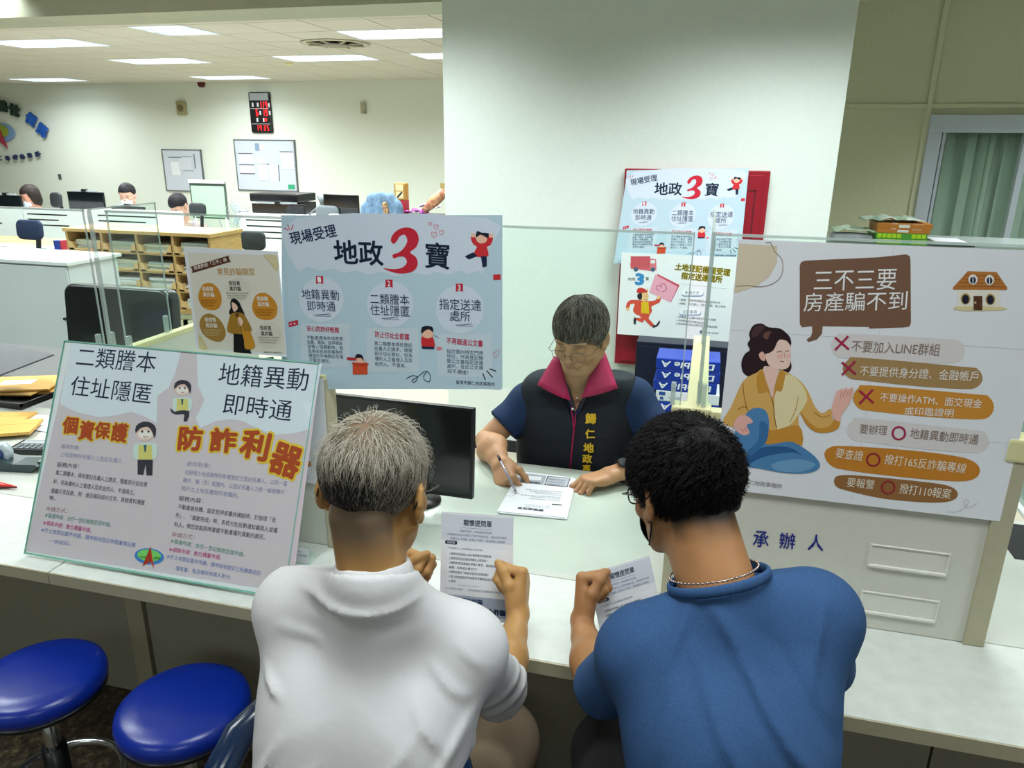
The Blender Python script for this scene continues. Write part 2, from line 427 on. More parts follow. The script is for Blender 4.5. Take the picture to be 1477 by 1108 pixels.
# ------------------------------------------------------------------ hand and forearm
def hand_field(s, right, elbow, curls, thumb, spread=0.0, sc_=1.0, er=.040, wr=.0225):
    """local frame: y = fingers, z = palm normal (the way the palm looks), x = thumb side; origin at the wrist"""
    X = 1.0
    k = .007
    base = [(.030, .088), (.0105, .092), (-.0100, .088), (-.0280, .078)]
    lens = [(.043, .026, .021), (.047, .030, .022), (.043, .028, .021), (.034, .021, .019)]
    for i, (bx, by) in enumerate(base):
        bx *= sc_; by *= sc_
        s.cone((bx*.62, .012, .002), (bx, by, -.002), .0150*sc_, .0112*sc_, k=.014)
        th = 0.0; p = np.array((bx, by, -.001)); sp = spread*(1.5-i)*.1
        rr = [.0098, .0086, .0078, .0066] if i < 3 else [.0086, .0076, .0068, .0058]
        for j in range(3):
            th += curls[i][j]
            dvec = np.array((math.sin(sp)*math.cos(th), math.cos(sp)*math.cos(th), math.sin(th)))
            q = p+dvec*lens[i][j]*sc_
            s.cone(p, q, rr[j]*sc_, rr[j+1]*sc_, k=.004)
            s.ell(p, (rr[j]*1.05*sc_,)*3, k=.003)
            p = q
    s.ell((.002, .050, .004), (.036*sc_, .042*sc_, .0125*sc_), k=.010)
    s.ell((.024, .030, .010), (.017*sc_, .028*sc_, .014*sc_), k=.012)
    s.ell((-.024, .038, .008), (.012*sc_, .030*sc_, .012*sc_), k=.012)
    p = np.array((.026, .026, .010)); rs = [.0125, .0112, .0098, .0078]
    for j, dv in enumerate(thumb):
        dv = np.array(dv, float); dv /= np.linalg.norm(dv); q = p+dv*(.036, .030, .024)[j]*sc_
        s.cone(p, q, rs[j]*sc_, rs[j+1]*sc_, k=.006 if j else .012); p = q
    e = np.array(elbow, float); L = np.linalg.norm(e); u = e/L
    for q in (-1, 1):
        off = np.array((q*.011, 0, 0))
        s.cone(np.array((0, .010, 0))+off, off*1.0+u*.045, wr*.80, wr*.86, k=.012)
        s.cone(off+u*.045, off*1.3+u*L*.62, wr*.86, er*.96, k=.016)
        s.cone(off*1.3+u*L*.62, e, er*.96, er*.92, k=.016)
    return s
def hand_frame(wrist, fingers, palm):
    """x = fingers x palm for a right hand; mirrored for a left one by passing right=False below"""
    y = Vector(fingers).normalized(); z = Vector(palm); z = (z-y*z.dot(y)).normalized(); x = y.cross(z)
    return y, z, x
def make_hand(wrist, elbow, fingers, palm, right, curls, thumb, h=.0021, **kw):
    y, z, x = hand_frame(wrist, fingers, palm)
    if not right: x = -x
    M = Matrix(((x.x, y.x, z.x, wrist[0]), (x.y, y.y, z.y, wrist[1]), (x.z, y.z, z.z, wrist[2]), (0, 0, 0, 1)))
    e = loc(M, elbow)
    lo = np.minimum((-.075, -.06, -.08), np.array(e)-.06); hi = np.maximum((.095, .215, .13), np.array(e)+.06)
    s = SDF(lo, hi, h); hand_field(s, right, e, curls, thumb, **kw)
    V, F = s.mesh()
    V = xf(V, M)
    if not right: F = F[:, ::-1]
    return V, F
def curl(a, b, c): return (R(a), R(b), R(c))
# ------------------------------------------------------------------ flat print: coloured shapes and lettering lying on a sheet
_TXT = {}
def glyphs(s, bold=0.0):
    key = (s, bold)
    if key not in _TXT:
        c = bpy.data.curves.new('t', 'FONT'); c.body = s; c.size = 1.0; c.resolution_u = 2; c.offset = bold
        o = bpy.data.objects.new('t', c); col.objects.link(o)
        dg = bpy.context.evaluated_depsgraph_get(); me = bpy.data.meshes.new_from_object(o.evaluated_get(dg))
        V = np.array([v.co[:2] for v in me.vertices]); F = [tuple(p.vertices) for p in me.polygons]
        bpy.data.objects.remove(o); bpy.data.curves.remove(c); bpy.data.meshes.remove(me)
        _TXT[key] = (V, F)
    return _TXT[key]
def smooth_poly(P, n=4):
    P = [Vector(p) for p in P]; N = len(P); out = []
    for i in range(N):
        a, b, c, d = P[i-1], P[i], P[(i+1) % N], P[(i+2) % N]
        for k in range(n):
            t = k/n
            out.append(.5*((2*b)+(c-a)*t+(2*a-5*b+4*c-d)*t*t+(3*b-a-3*c+d)*t**3))
    return [tuple(p) for p in out]
class Art:
    """print measured on one zoomed view of the photograph, put on its real sheet; pt maps view coordinates to sheet metres"""
    def __init__(s, origin, ux, uy, view):
        s.o = Vector(origin); s.ux = Vector(ux).normalized(); s.uy = Vector(uy).normalized(); s.n = s.ux.cross(s.uy)
        s.view = view; s.V = []; s.F = []; s.K = []; s.mats = []; s.dz = .00016; s.cnt = 0
    def pt(s, x, y):
        ox, oy, k = s.view; d = ray(ox+x*k, oy+y*k); t = (s.o-CAM).dot(s.n)/d.dot(s.n); q = CAM+d*t-s.o
        return Vector((q.dot(s.ux), q.dot(s.uy)))
    def _add(s, vs, fs, c, lay):
        if c not in s.mats: s.mats.append(c)
        k = s.mats.index(c); b = len(s.V); s.cnt += 1
        s.V += [(v[0], v[1], s.dz*(1+lay)+s.cnt*7e-7+(v[2] if len(v) > 2 else 0)) for v in vs]; s.F += [tuple(i+b for i in f) for f in fs]; s.K += [k]*len(fs)
    def poly(s, P, c, lay=0, sm=0, raw=False):
        if sm: P = smooth_poly(P, sm)
        q = [Vector(p) if raw else s.pt(*p) for p in P]
        from mathutils.geometry import tessellate_polygon
        tris = tessellate_polygon([[Vector((p[0], p[1], 0)) for p in q]])
        out = []
        for t in tris:
            a, b, cc = (q[i] for i in t)
            ar = (b[0]-a[0])*(cc[1]-a[1])-(b[1]-a[1])*(cc[0]-a[0])
            out.append(t if ar > 0 else t[::-1])
        s._add(q, out, c, lay); return s
    def rect(s, x0, y0, x1, y1, c, lay=0, r=0):
        if r:
            P = []
            for (cx, cy, a0) in ((x1-r, y0+r, -90), (x1-r, y1-r, 0), (x0+r, y1-r, 90), (x0+r, y0+r, 180)):
                for k in range(5): P.append((cx+r*math.cos(R(a0+k*22.5)), cy+r*math.sin(R(a0+k*22.5))))
        else: P = [(x0, y0), (x1, y0), (x1, y1), (x0, y1)]
        return s.poly(P, c, lay)
    def ell(s, x, y, rx, ry, c, lay=0, n=28, rot=0):
        cr, sr = math.cos(R(rot)), math.sin(R(rot))
        return s.poly([(x+rx*math.cos(a)*cr-ry*math.sin(a)*sr, y+rx*math.cos(a)*sr+ry*math.sin(a)*cr) for a in [2*PI*i/n for i in range(n)]], c, lay)
    def line(s, P, wd, c, lay=1, sm=0, closed=False):
        if sm:
            Q = smooth_poly(P, sm)
            P = Q if closed else Q[:-(sm)+0 or None][:sm*(len(P)-1)+1]
        q = [s.pt(*p) for p in P]; k = (s.pt(P[0][0]+1, P[0][1])-s.pt(*P[0])).length; w2 = wd*k/2
        N = len(q); L = []; Rr = []
        for i in range(N):
            a = q[i-1] if (i or closed) else q[i]; b = q[(i+1) % N] if (i < N-1 or closed) else q[i]
            t = (b-a); t = t.normalized() if t.length > 0 else Vector((1, 0)); nn = Vector((-t.y, t.x))*w2
            L.append(q[i]+nn); Rr.append(q[i]-nn)
        vs = L+Rr; fs = [(i, N+i, N+(i+1) % N, (i+1) % N) for i in range(N if closed else N-1)]
        s._add(vs, fs, c, lay); return s
    def text(s, t, x0, y0, x1, y1, h, c, lay=2, bold=0.0, slant=0.0):
        """t fills the strip from (x0,y0) bottom left to (x1,y1) bottom right, h high (view units)"""
        V, F = glyphs(t)
        a, b = s.pt(x0, y0), s.pt(x1, y1); hh = (s.pt(x0, y0-h)-a).length
        mn, mx = V.min(0), V.max(0); ex = (b-a)/max(mx[0]-mn[0], 1e-6); d = (b-a).normalized(); ey = Vector((-d.y, d.x))*(hh/max(mx[1]-mn[1], .55))
        q = [a+ex*float(v[0]-mn[0])+ey*float(v[1]-mn[1]) for v in V]
        if bold > .008:            # heavier strokes: the same outline laid down several times around itself
            n = 8 if bold > .03 else 6; r = bold*1.15
            q2 = []; F2 = []
            for i in range(n):
                o_ = ex*(r*math.cos(2*PI*i/n))+ey*(r*math.sin(2*PI*i/n)); F2 += [tuple(j+len(q2) for j in f) for f in F]; q2 += [p+o_ for p in q]
            q, F = [(p[0], p[1], (k//len(V))*.000004) for k, p in enumerate(q2)], F2
        s._add(q, F, c, lay); return s
    def build(s, name, parent, M=None):
        me = bpy.data.meshes.new(name); me.from_pydata(s.V, [], s.F); 
        for c in s.mats: me.materials.append(ink(c))
        me.polygons.foreach_set('material_index', s.K); me.update()
        o = bpy.data.objects.new(name, me); col.objects.link(o); o.parent = parent
        if M is not None: o.matrix_local = M
        return o
def sheet(name, label, cat, origin, ux, uy, w_, h_, m, thick=.0006, group=None, bow=0.0):
    """a paper or board lying in the plane ux, uy with its lower left corner at origin; children are set in its own frame"""
    ux = Vector(ux).normalized(); uy = Vector(uy).normalized(); n = ux.cross(uy)
    root = bpy.data.objects.new(name, None); col.objects.link(root); root.empty_display_size = .02
    root.matrix_world = Matrix(((ux.x, uy.x, n.x, origin[0]), (ux.y, uy.y, n.y, origin[1]), (ux.z, uy.z, n.z, origin[2]), (0, 0, 0, 1)))
    tagit(root, label, cat, group)
    return root
PAPER = mat('paper', '#e6e9f0', rough=.7, spec=.2)

# ---- the artwork of the wide poster, drawn on the view (400,300)-(760,570)
def art_three(A):
    W_, BG, CL = '#e4eaf4', '#bcd5e4', '#d2deee'
    A.rect(26, 42, 1332, 1072, BG, 0)
    A.poly([(108, 60), (1240, 60), (1250, 250), (1216, 385), (1190, 372), (1130, 392), (1080, 372), (1010, 398), (940, 380), (880, 400), (800, 385), (700, 405), (620, 380), (540, 396), (470, 372), (400, 385), (330, 360), (260, 375), (180, 350), (112, 362)], CL, 1, 3)
    A.text('現場受理', 86, 220, 356, 168, 74, '#1d2b52', 4, .012)
    for p in ([(42, 118), (66, 134)], [(62, 98), (74, 130)], [(94, 98), (84, 132)]): A.line(p, 5, '#c4405a', 2)
    A.text('地政', 343, 330, 628, 340, 140, '#12223a', 4, .018)
    A.text('寶', 878, 352, 1018, 362, 150, '#12223a', 4, .014)
    A.poly([(690, 212), (672, 190), (690, 150), (730, 122), (780, 116), (822, 138), (838, 185), (822, 232), (786, 262), (820, 290), (832, 330), (812, 368), (764, 386), (700, 384), (628, 357), (690, 362), (742, 352), (768, 320), (752, 290), (720, 288), (690, 298), (684, 276), (722, 262), (756, 228), (770, 190), (754, 158), (724, 168), (712, 190)], '#c8283c', 4, 3)
    for (x, y, r_) in ((905, 95, 10), (940, 112, 14), (928, 158, 17), (972, 146, 14)): A.line([(x, y+r_), (x-r_, y-r_*.2), (x-r_*.5, y-r_), (x, y-r_*.4), (x+r_*.5, y-r_), (x+r_, y-r_*.2)], 4, '#d8808a', 2, 3, True)
    # jumping child
    RD, SK, HR, TR = '#cf3038', '#f0c0a8', '#1a1c2c', '#1b2746'
    A.poly([(1145, 175), (1168, 168), (1190, 205), (1222, 205), (1250, 168), (1278, 178), (1262, 220), (1240, 232), (1250, 285), (1160, 285), (1182, 232), (1160, 215)], RD, 3, 2)
    A.ell(1160, 162, 14, 12, SK, 3); A.ell(1265, 164, 14, 12, SK, 3); A.ell(1210, 182, 33, 28, SK, 4)
    A.poly([(1176, 175), (1182, 136), (1210, 146), (1252, 150), (1246, 178), (1224, 166), (1200, 158)], HR, 5, 2)
    A.poly([(1160, 262), (1185, 285), (1135, 305), (1110, 288), (1122, 280)], TR, 3); A.poly([(1205, 285), (1240, 285), (1240, 345), (1215, 352)], TR, 3)
    # circles, ribbons and titles
    for (x, y, r_) in ((262, 542, 132), (668, 570, 138), (1080, 600, 144)): A.ell(x, y, r_, r_, CL, 1)
    for (x, y, n_) in ((251, 427, '1'), (662, 449, '2'), (1078, 473, '3')):
        A.poly([(x-21, y-25), (x+21, y-25), (x+21, y+25), (x+8, y+17), (x-8, y+17), (x-21, y+25)], '#c32a40', 3)
        A.text(n_, x-7, y+12, x+7, y+12, 30, '#f2f2f6', 4, .02)
    D = '#27375e'
    A.text('地籍異動', 148, 538, 368, 548, 60, D, 4); A.text('即時通', 181, 607, 347, 613, 58, D, 4)
    A.text('二類謄本', 553, 568, 783, 576, 62, D, 4); A.text('住址隱匿', 554, 632, 784, 644, 62, D, 4)
    A.text('指定送達', 960, 600, 1208, 610, 66, D, 4); A.text('處所', 1022, 668, 1142, 674, 62, D, 4)
    for (x, y) in ((216, 634), (618, 654), (1056, 694)):
        A.line([(x, y), (x+98, y-8), (x+10, y+6), (x+104, y+6)], 3, '#44557a', 3)
    for (a, b, c_, d) in ((140, 684, 430, 945), (527, 712, 836, 968), (950, 745, 1272, 1000)): A.rect(a, b, c_, d, '#c9dae6', 1, 14)
    T = '#c23a58'
    A.text('安心防詐好輕鬆', 177, 728, 368, 740, 32, T, 4, .012); A.text('防止住址全都露', 580, 764, 782, 782, 36, T, 4, .012); A.text('不再錯過公文書', 1003, 804, 1216, 822, 38, T, 4, .014)
    B = '#5a6a86'
    for i, t in enumerate(['不動產遇有申請買賣、', '拍賣、贈與、設押權設', '定等11項異動時，能', '及時收到地政事務所', '傳送的手機簡訊及電', '子郵件通知。']):
        x1 = (400, 386, 392, 390, 392, 318)[i]; A.text(t, 176+i*2.5, 778+i*26.6, x1, 786+i*26.6, 23, B, 4)
    for i, t in enumerate(['第二類謄本得依登記', '名義人之請求，隱匿', '部分住址資料，但為', '權利人之管理人及非', '自然人，不適用。']):
        A.text(t, 575+i*1.5, 812+i*30.3, 800-(36 if i == 4 else 0), 826+i*30.3, 25, B, 4)
    for i, t in enumerate(['指定國內特定門牌', '地址，作為登記機', '關公文書指定送達', '處所，從此公文通', '知不漏接！']):
        A.text(t, 1003+i, 860+i*29, (1218 if i < 4 else 1130), 872+i*29, 26, B, 4)
    A.poly([(66, 676), (122, 662), (126, 690), (70, 706)], '#c03048', 3); A.text('♥', 78, 696, 88, 694, 12, '#f0d0d8', 4); A.text('♥', 100, 692, 110, 690, 12, '#f0d0d8', 4)
    A.poly([(1278, 394), (1322, 392), (1322, 424), (1278, 426)], '#cc3038', 3)
    # sitting child
    A.poly([(856, 758), (880, 748), (915, 755), (932, 800), (925, 830), (866, 828), (852, 800)], RD, 3, 2); A.ell(890, 745, 34, 27, SK, 4)
    A.poly([(853, 745), (856, 706), (888, 697), (920, 706), (922, 736), (900, 718), (872, 728)], HR, 5, 2); A.poly([(852, 818), (930, 822), (928, 836), (860, 834)], TR, 4)
    A.line([(925, 752), (958, 768)], 3, '#7a7f90', 3); A.ell(958, 832, 18, 11, '#dc8a98', 3)
    # child with a telescope in a box
    A.rect(447, 915, 535, 985, '#d4502e', 4); A.poly([(440, 912), (545, 922), (530, 938), (452, 932)], '#c2442a', 5); A.ell(488, 900, 28, 22, SK, 4)
    A.poly([(462, 888), (470, 866), (500, 868), (510, 890), (508, 905), (496, 886)], HR, 5, 2); A.poly([(412, 882), (470, 886), (470, 902), (414, 900)], '#b83040', 5)
    # scribbles
    A.line([(765, 1012), (800, 992), (830, 1002), (815, 1030), (796, 1022), (830, 1000), (880, 964), (905, 990), (900, 1028), (872, 1018), (868, 990), (888, 962)], 4, '#1c2a48', 3, 3)
    for p in ([(1216, 978), (1232, 1018)], [(1238, 962), (1275, 1002)], [(1256, 952), (1296, 966)]): A.line(p, 6, '#121c30', 3)
    A.line([(1276, 858), (1316, 840), (1310, 872), (1290, 888), (1276, 858)], 3, '#d09a98', 3); A.line([(1290, 850), (1300, 880)], 3, '#d09a98', 3)
    A.text('臺南市歸仁地政事務所', 1058, 1042, 1288, 1056, 24, '#20304e', 4)
    return A

# ---- the small cream poster, view (240,340)-(420,520)
def art_cream(A):
    A.poly([(186, 150), (980, 176), (1062, 1050), (290, 1004)], '#dedcd0', 0)
    A.poly([(850, 173), (980, 176), (992, 320), (940, 280), (900, 210)], '#d8cfa6', 1, 2); A.line([(860, 178), (920, 240), (985, 300)], 3, '#b8a878', 2)
    A.poly([(286, 880), (320, 900), (345, 950), (372, 1008), (296, 1004)], '#d6cd9c', 1, 2); A.line([(290, 890), (350, 1000)], 3, '#b8a878', 2)
    A.poly([(215, 276), (554, 176), (556, 200), (574, 232), (556, 236), (230, 332), (232, 304)], '#5a3424', 2)
    A.text('房產防詐「三不」曲', 250, 306, 540, 226, 34, '#e8e0d4', 3, .01)
    A.text('常見詐騙類型', 458, 350, 788, 352, 62, '#caa878', 3, .012)
    A.poly([(290, 500), (330, 430), (400, 422), (460, 470), (492, 560), (470, 640), (410, 662), (330, 640), (288, 570)], '#c98a2c', 1, 3)
    A.poly([(766, 600), (800, 525), (870, 508), (940, 550), (986, 630), (970, 720), (900, 750), (810, 730), (766, 660)], '#c98a2c', 1, 3)
    A.poly([(296, 760), (330, 705), (390, 692), (460, 730), (510, 800), (528, 880), (490, 938), (420, 936), (340, 890), (300, 820)], '#a5803c', 1, 3)
    A.ell(640, 480, 108, 108, '#d8d6ca', 1); A.ell(905, 880, 118, 118, '#d8d6ca', 1)
    for (t1, t2, x, y, c) in (('假檢警', '真詐騙', 322, 492, '#f0ece0'), ('假投資', '真詐騙', 558, 440, '#5a5650'), ('假網購', '真詐騙', 806, 578, '#f0ece0'), ('假感情', '真詐騙', 346, 766, '#f0ece0'), ('假房屋', '真詐騙', 836, 838, '#5a5650')):
        A.text(t1, x, y, x+98, y+2, 40, c, 3, .01); A.text(t2, x+8, y+50, x+108, y+52, 40, c, 3, .01)
    for (x, y, wd, c) in ((300, 580, 150, '#a06418'), (530, 516, 200, '#8c887c'), (788, 664, 170, '#a06418'), (330, 846, 160, '#d8c898'), (815, 910, 190, '#8c887c')):
        for k, t in enumerate(('假冒檢警來電謊稱', '涉案並要求匯款', '切勿輕易相信')):
            A.text(t, x+k*6, y+k*22, x+wd-k*14, y+3+k*22, 14, c, 3)
    # woman with a bag
    A.poly([(568, 600), (580, 565), (612, 560), (648, 590), (670, 640), (694, 690), (690, 716), (650, 700), (610, 690), (576, 704), (556, 680), (572, 640)], '#17161a', 3, 3)
    A.poly([(580, 590), (606, 580), (632, 605), (634, 650), (606, 676), (590, 650)], '#ecc8b4', 4, 2)
    A.poly([(580, 590), (600, 572), (640, 600), (640, 640), (622, 610), (596, 592)], '#17161a', 5, 2)
    A.poly([(572, 700), (610, 682), (680, 690), (716, 740), (752, 810), (756, 846), (720, 870), (660, 882), (600, 874), (545, 850), (542, 810), (556, 750)], '#a27a2a', 4, 3)
    A.poly([(610, 688), (650, 690), (634, 722), (618, 720)], '#6a3c20', 5)
    A.poly([(636, 735), (656, 722), (684, 760), (668, 800), (644, 790)], '#ecc8b4', 5, 2)
    A.poly([(598, 870), (690, 876), (740, 1000), (758, 1048), (598, 1034)], '#111115', 4)
    A.poly([(672, 800), (700, 852), (744, 846), (786, 960), (784, 990), (752, 1008), (700, 1002), (692, 930), (676, 870)], '#c8902c', 6, 2)
    A.line([(640, 745), (676, 860)], 4, '#7a5818', 6)
    A.text('臺南市歸仁地政事務所', 866, 1040, 1030, 1048, 14, '#6a665c', 3)
    return A

# ---- the large brown and orange poster, view (1030,330)-(1477,665)
def art_brown(A):
    A.poly([(118, 70), (300, 82), (300, 160), (262, 230), (200, 275), (95, 308)], '#d9cbb4', 1)
    A.line([(245, 66), (290, 110), (325, 150), (322, 220), (280, 262), (220, 276), (160, 270), (100, 256)], 3, '#8a7458', 3, 3)
    A.poly([(408, 175), (414, 160), (432, 152), (780, 136), (915, 122), (932, 130), (936, 150), (938, 450), (930, 466), (905, 470), (740, 476), (738, 468), (518, 464), (514, 500), (490, 528), (450, 540), (440, 528), (462, 512), (468, 490), (466, 464), (420, 470), (408, 455)], '#7a5a48', 1)
    A.text('三不三要', 474, 296, 864, 290, 96, '#f0f0f2', 4, .006); A.text('房產騙不到', 426, 396, 916, 388, 90, '#f0f0f2', 4, .006)
    # house
    A.poly([(1160, 285), (1365, 290), (1365, 380), (1160, 378)], '#ebe6dc', 1)
    A.poly([(1136, 282), (1182, 232), (1208, 202), (1346, 206), (1366, 236), (1398, 282), (1392, 292), (1140, 290)], '#b8763a', 2)
    for k in range(4): A.line([(1196-k*16, 222+k*17), (1356+k*11, 226+k*17)], 2.5, '#8c5424', 3)
    for k in range(11): A.line([(1190+k*17, 222+(k % 3)*17), (1190+k*17, 238+(k % 3)*17)], 2, '#8c5424', 3)
    for (x, y) in ((1233, 242), (1312, 244)): A.ell(x, y, 22, 24, '#efece6', 4); A.ell(x, y+3, 14, 17, '#27304a', 5); A.line([(x, y-14), (x, y+20)], 4, '#efece6', 6)
    for (x, y) in ((1198, 334), (1316, 336)): A.ell(x, y, 23, 27, '#b99a60', 3); A.ell(x, y+2, 17, 22, '#1c2030', 4)
    A.rect(1236, 320, 1278, 388, '#5c3a24', 4); A.line([(1257, 322), (1257, 386)], 2, '#3c2414', 5); A.ell(1244, 352, 5, 5, '#d8c8a0', 5)
    A.poly([(1150, 370), (1370, 372), (1374, 388), (1180, 392)], '#dccfa0', 2, 2)
    # pills with their crosses and rings
    def pill(x0, y0, x1, y1, h0, c): A.poly([(x0, y0), (x0+30, y0-h0*.42), (x0+90, y0-h0*.5), (x1-90, y1-h0*.5), (x1-25, y1-h0*.4), (x1, y1), (x1-25, y1+h0*.38), (x1-90, y1+h0*.48), ((x0+x1)/2, (y0+y1)/2+h0*.54), (x0+90, y0+h0*.5), (x0+30, y0+h0*.4)], c, 1, 3)
    pill(556, 560, 1196, 584, 118, '#dcd7d8'); pill(612, 668, 1280, 712, 108, '#a8875a'); pill(660, 808, 1334, 850, 122, '#cf8e38'); pill(630, 960, 1310, 1014, 112, '#dcd7d8')
    A.text('不要加入LINE群組', 652, 586, 1072, 606, 56, '#8a7468', 4)
    A.text('不要提供身分證、金融帳戶', 692, 700, 1254, 728, 48, '#f2eee8', 4, .006)
    A.text('不要操作ATM、面交現金', 788, 822, 1272, 856, 42, '#f2eee8', 4); A.text('或印鑑證明', 906, 886, 1138, 897, 38, '#f2eee8', 4)
    A.text('要辦理', 692, 976, 822, 984, 46, '#8a7468', 4); A.text('地籍異動即時通', 930, 998, 1254, 1030, 48, '#8a7468', 4)
    X_ = '#a8244c'
    for (x, y, q) in ((609, 545, 33), (642, 664, 33), (726, 800, 34)): A.line([(x-q, y-q*.85), (x+q, y+q*.9)], 11, X_, 5); A.line([(x+q*.9, y-q), (x-q, y+q)], 11, X_, 5)
    A.line([(880+30*math.cos(k*.3927), 974+30*math.sin(k*.3927)) for k in range(16)], 10, X_, 5, 0, True)
    # lower rows, converted from the second view (1030,560)-(1477,900)
    f = lambda x, y: ((x*.30679)/.30264, (560-330+y*.30679)/.30264)
    def T2(t, x0, y0, x1, y1, h, c, **k): a = f(x0, y0); b = f(x1, y1); A.text(t, a[0], a[1], b[0], b[1], h*1.0137, c, 4, **k)
    def P2(P, c, lay=1, sm=3): A.poly([f(*p) for p in P], c, lay, sm)
    P2([(518, 310), (545, 278), (620, 272), (900, 290), (1130, 318), (1220, 345), (1250, 385), (1225, 425), (1140, 438), (900, 420), (620, 385), (545, 360)], '#c5812c')
    P2([(564, 432), (590, 410), (700, 412), (1000, 442), (1110, 462), (1146, 495), (1120, 528), (1020, 538), (800, 520), (620, 480), (575, 462)], '#94683c')
    T2('要查證', 568, 326, 696, 342, 46, '#f0e6d4'); T2('撥打165反詐騙專線', 798, 356, 1178, 402, 48, '#f0e6d4'); T2('要報警', 622, 462, 750, 476, 44, '#f0e6d4'); T2('撥打110報案', 868, 494, 1108, 522, 48, '#f0e6d4')
    for (x, y) in ((748, 336), (818, 466)): A.line([f(x+30*math.cos(k*.3927), y+29*math.sin(k*.3927)) for k in range(16)], 9, '#9a2436', 5, 0, True)
    T2('臺南市歸仁地政事務所', 60, 440, 318, 472, 22, '#7c7470')
    A.line([f(*p) for p in [(1100, 575), (1140, 580), (1180, 560), (1196, 532), (1180, 524), (1174, 545), (1200, 560), (1235, 535)]], 3, '#cfcac6', 3, 3)
    # the seated woman, third view (1040,450)-(1240,720)
    g = lambda x, y: ((10+x*.24361)/.30264, (120+y*.24361)/.30264)
    def Q(P, c, lay=2, sm=3): A.poly([g(*p) for p in P], c, lay, sm)
    def Ln(P, wd, c, lay=6, sm=3): A.line([g(*p) for p in P], wd, c, lay, sm)
    Q([(215, 372), (172, 384), (130, 358), (120, 300), (140, 250), (170, 225), (156, 190), (172, 160), (166, 130), (190, 80), (240, 68), (280, 90), (350, 98), (400, 140), (415, 190), (400, 250), (418, 320), (400, 358), (360, 352), (300, 330)], '#2c1c22', 2)
    Q([(180, 140), (200, 90), (250, 76), (250, 110), (200, 150)], '#4a3034', 3); Q([(260, 120), (300, 115), (320, 140), (290, 165), (250, 150)], '#6a4844', 3)
    Q([(262, 250), (300, 230), (330, 170), (372, 166), (408, 190), (412, 260), (404, 320), (370, 340), (320, 336), (280, 310)], '#f0cfc4', 4)
    Q([(224, 250), (246, 234), (262, 262), (258, 290), (234, 280)], '#e4b4a4', 4)
    Q([(262, 232), (300, 110), (380, 120), (412, 160), (412, 196), (380, 165), (340, 168), (310, 226), (270, 246)], '#2c1c22', 5)
    Ln([(332, 240), (348, 232), (362, 240)], 3, '#4a3030'); Ln([(382, 236), (394, 228), (404, 236)], 3, '#4a3030'); Ln([(350, 286), (362, 294), (374, 288)], 3, '#a04848'); A.ell(*g(350, 262), 14, 11, '#eebcb0', 5); A.ell(*g(398, 262), 9, 10, '#eebcb0', 5)
    Ln([(372, 240), (378, 262), (368, 270)], 2.5, '#b08070')
    Q([(256, 320), (330, 336), (340, 380), (312, 500), (296, 500), (250, 380)], '#ecc8bc', 3, 2)
    Q([(130, 410), (210, 360), (250, 350), (300, 520), (340, 360), (380, 352), (470, 410), (520, 480), (556, 560), (600, 600), (650, 572), (664, 640), (706, 630), (694, 690), (640, 712), (570, 712), (500, 650), (462, 600), (462, 680), (482, 790), (400, 776), (270, 782), (262, 700), (230, 620), (160, 600), (100, 640), (72, 680), (10, 650), (60, 560)], '#dcae62', 3)
    Q([(330, 420), (400, 370), (470, 420), (510, 500), (490, 560), (400, 680), (340, 700), (318, 640), (316, 520)], '#e9dcae', 4)
    Q([(220, 480), (212, 380), (246, 340), (262, 400), (282, 450), (296, 510), (276, 470)], '#c8923c', 5, 2); Q([(310, 510), (318, 440), (346, 350), (378, 360), (372, 420), (356, 472), (330, 464)], '#c8923c', 5, 2)
    Q([(270, 700), (320, 700), (460, 670), (480, 788), (390, 772), (268, 784)], '#c98f38', 4); Q([(470, 590), (520, 650), (580, 690), (650, 670), (664, 640), (704, 632), (690, 690), (630, 712), (560, 710), (500, 660)], '#c98f38', 4)
    Ln([(296, 500), (312, 560), (316, 620), (330, 690)], 4, '#8c5a24'); Ln([(130, 420), (140, 520), (165, 590)], 4, '#a8702c'); Ln([(556, 590), (600, 622), (650, 600)], 3, '#a8702c'); Ln([(100, 580), (130, 560), (160, 575)], 4, '#a8702c'); Ln([(455, 500), (440, 580), (400, 660)], 3, '#b88a40')
    Q([(80, 650), (110, 612), (150, 612), (190, 650), (150, 670), (170, 712), (140, 730), (100, 712), (76, 680)], '#e9b4ac', 6); Ln([(120, 690), (135, 722)], 3, '#c87870', 7); Ln([(140, 680), (155, 716)], 3, '#c87870', 7)
    Q([(656, 560), (690, 460), (700, 470), (712, 450), (722, 462), (742, 444), (750, 460), (776, 442), (782, 470), (760, 540), (716, 600), (700, 650), (664, 620)], '#ecb8ac', 5, 2)
    for k in range(4): Ln([(704+k*18, 510-k*4), (716+k*20, 470-k*4)], 3, '#c88478', 6, 0)
    Q([(78, 720), (150, 600), (200, 568), (260, 580), (284, 640), (280, 720), (262, 782), (340, 776), (420, 768), (500, 812), (560, 860), (586, 905), (560, 940), (480, 956), (360, 950), (220, 925), (140, 912), (130, 870), (160, 830), (110, 820)], '#4f86b8', 5)
    Q([(150, 850), (250, 800), (400, 800), (480, 850), (420, 830), (280, 850), (200, 880), (150, 910)], '#2c5c92', 6); Q([(230, 650), (275, 670), (270, 760), (180, 850), (150, 830), (220, 760)], '#3a70a6', 6); Q([(300, 900), (440, 870), (560, 900), (480, 945), (340, 940)], '#6fa2cc', 6)
    Q([(118, 830), (138, 840), (134, 880), (112, 880)], '#d08a80', 4, 2)
    return A

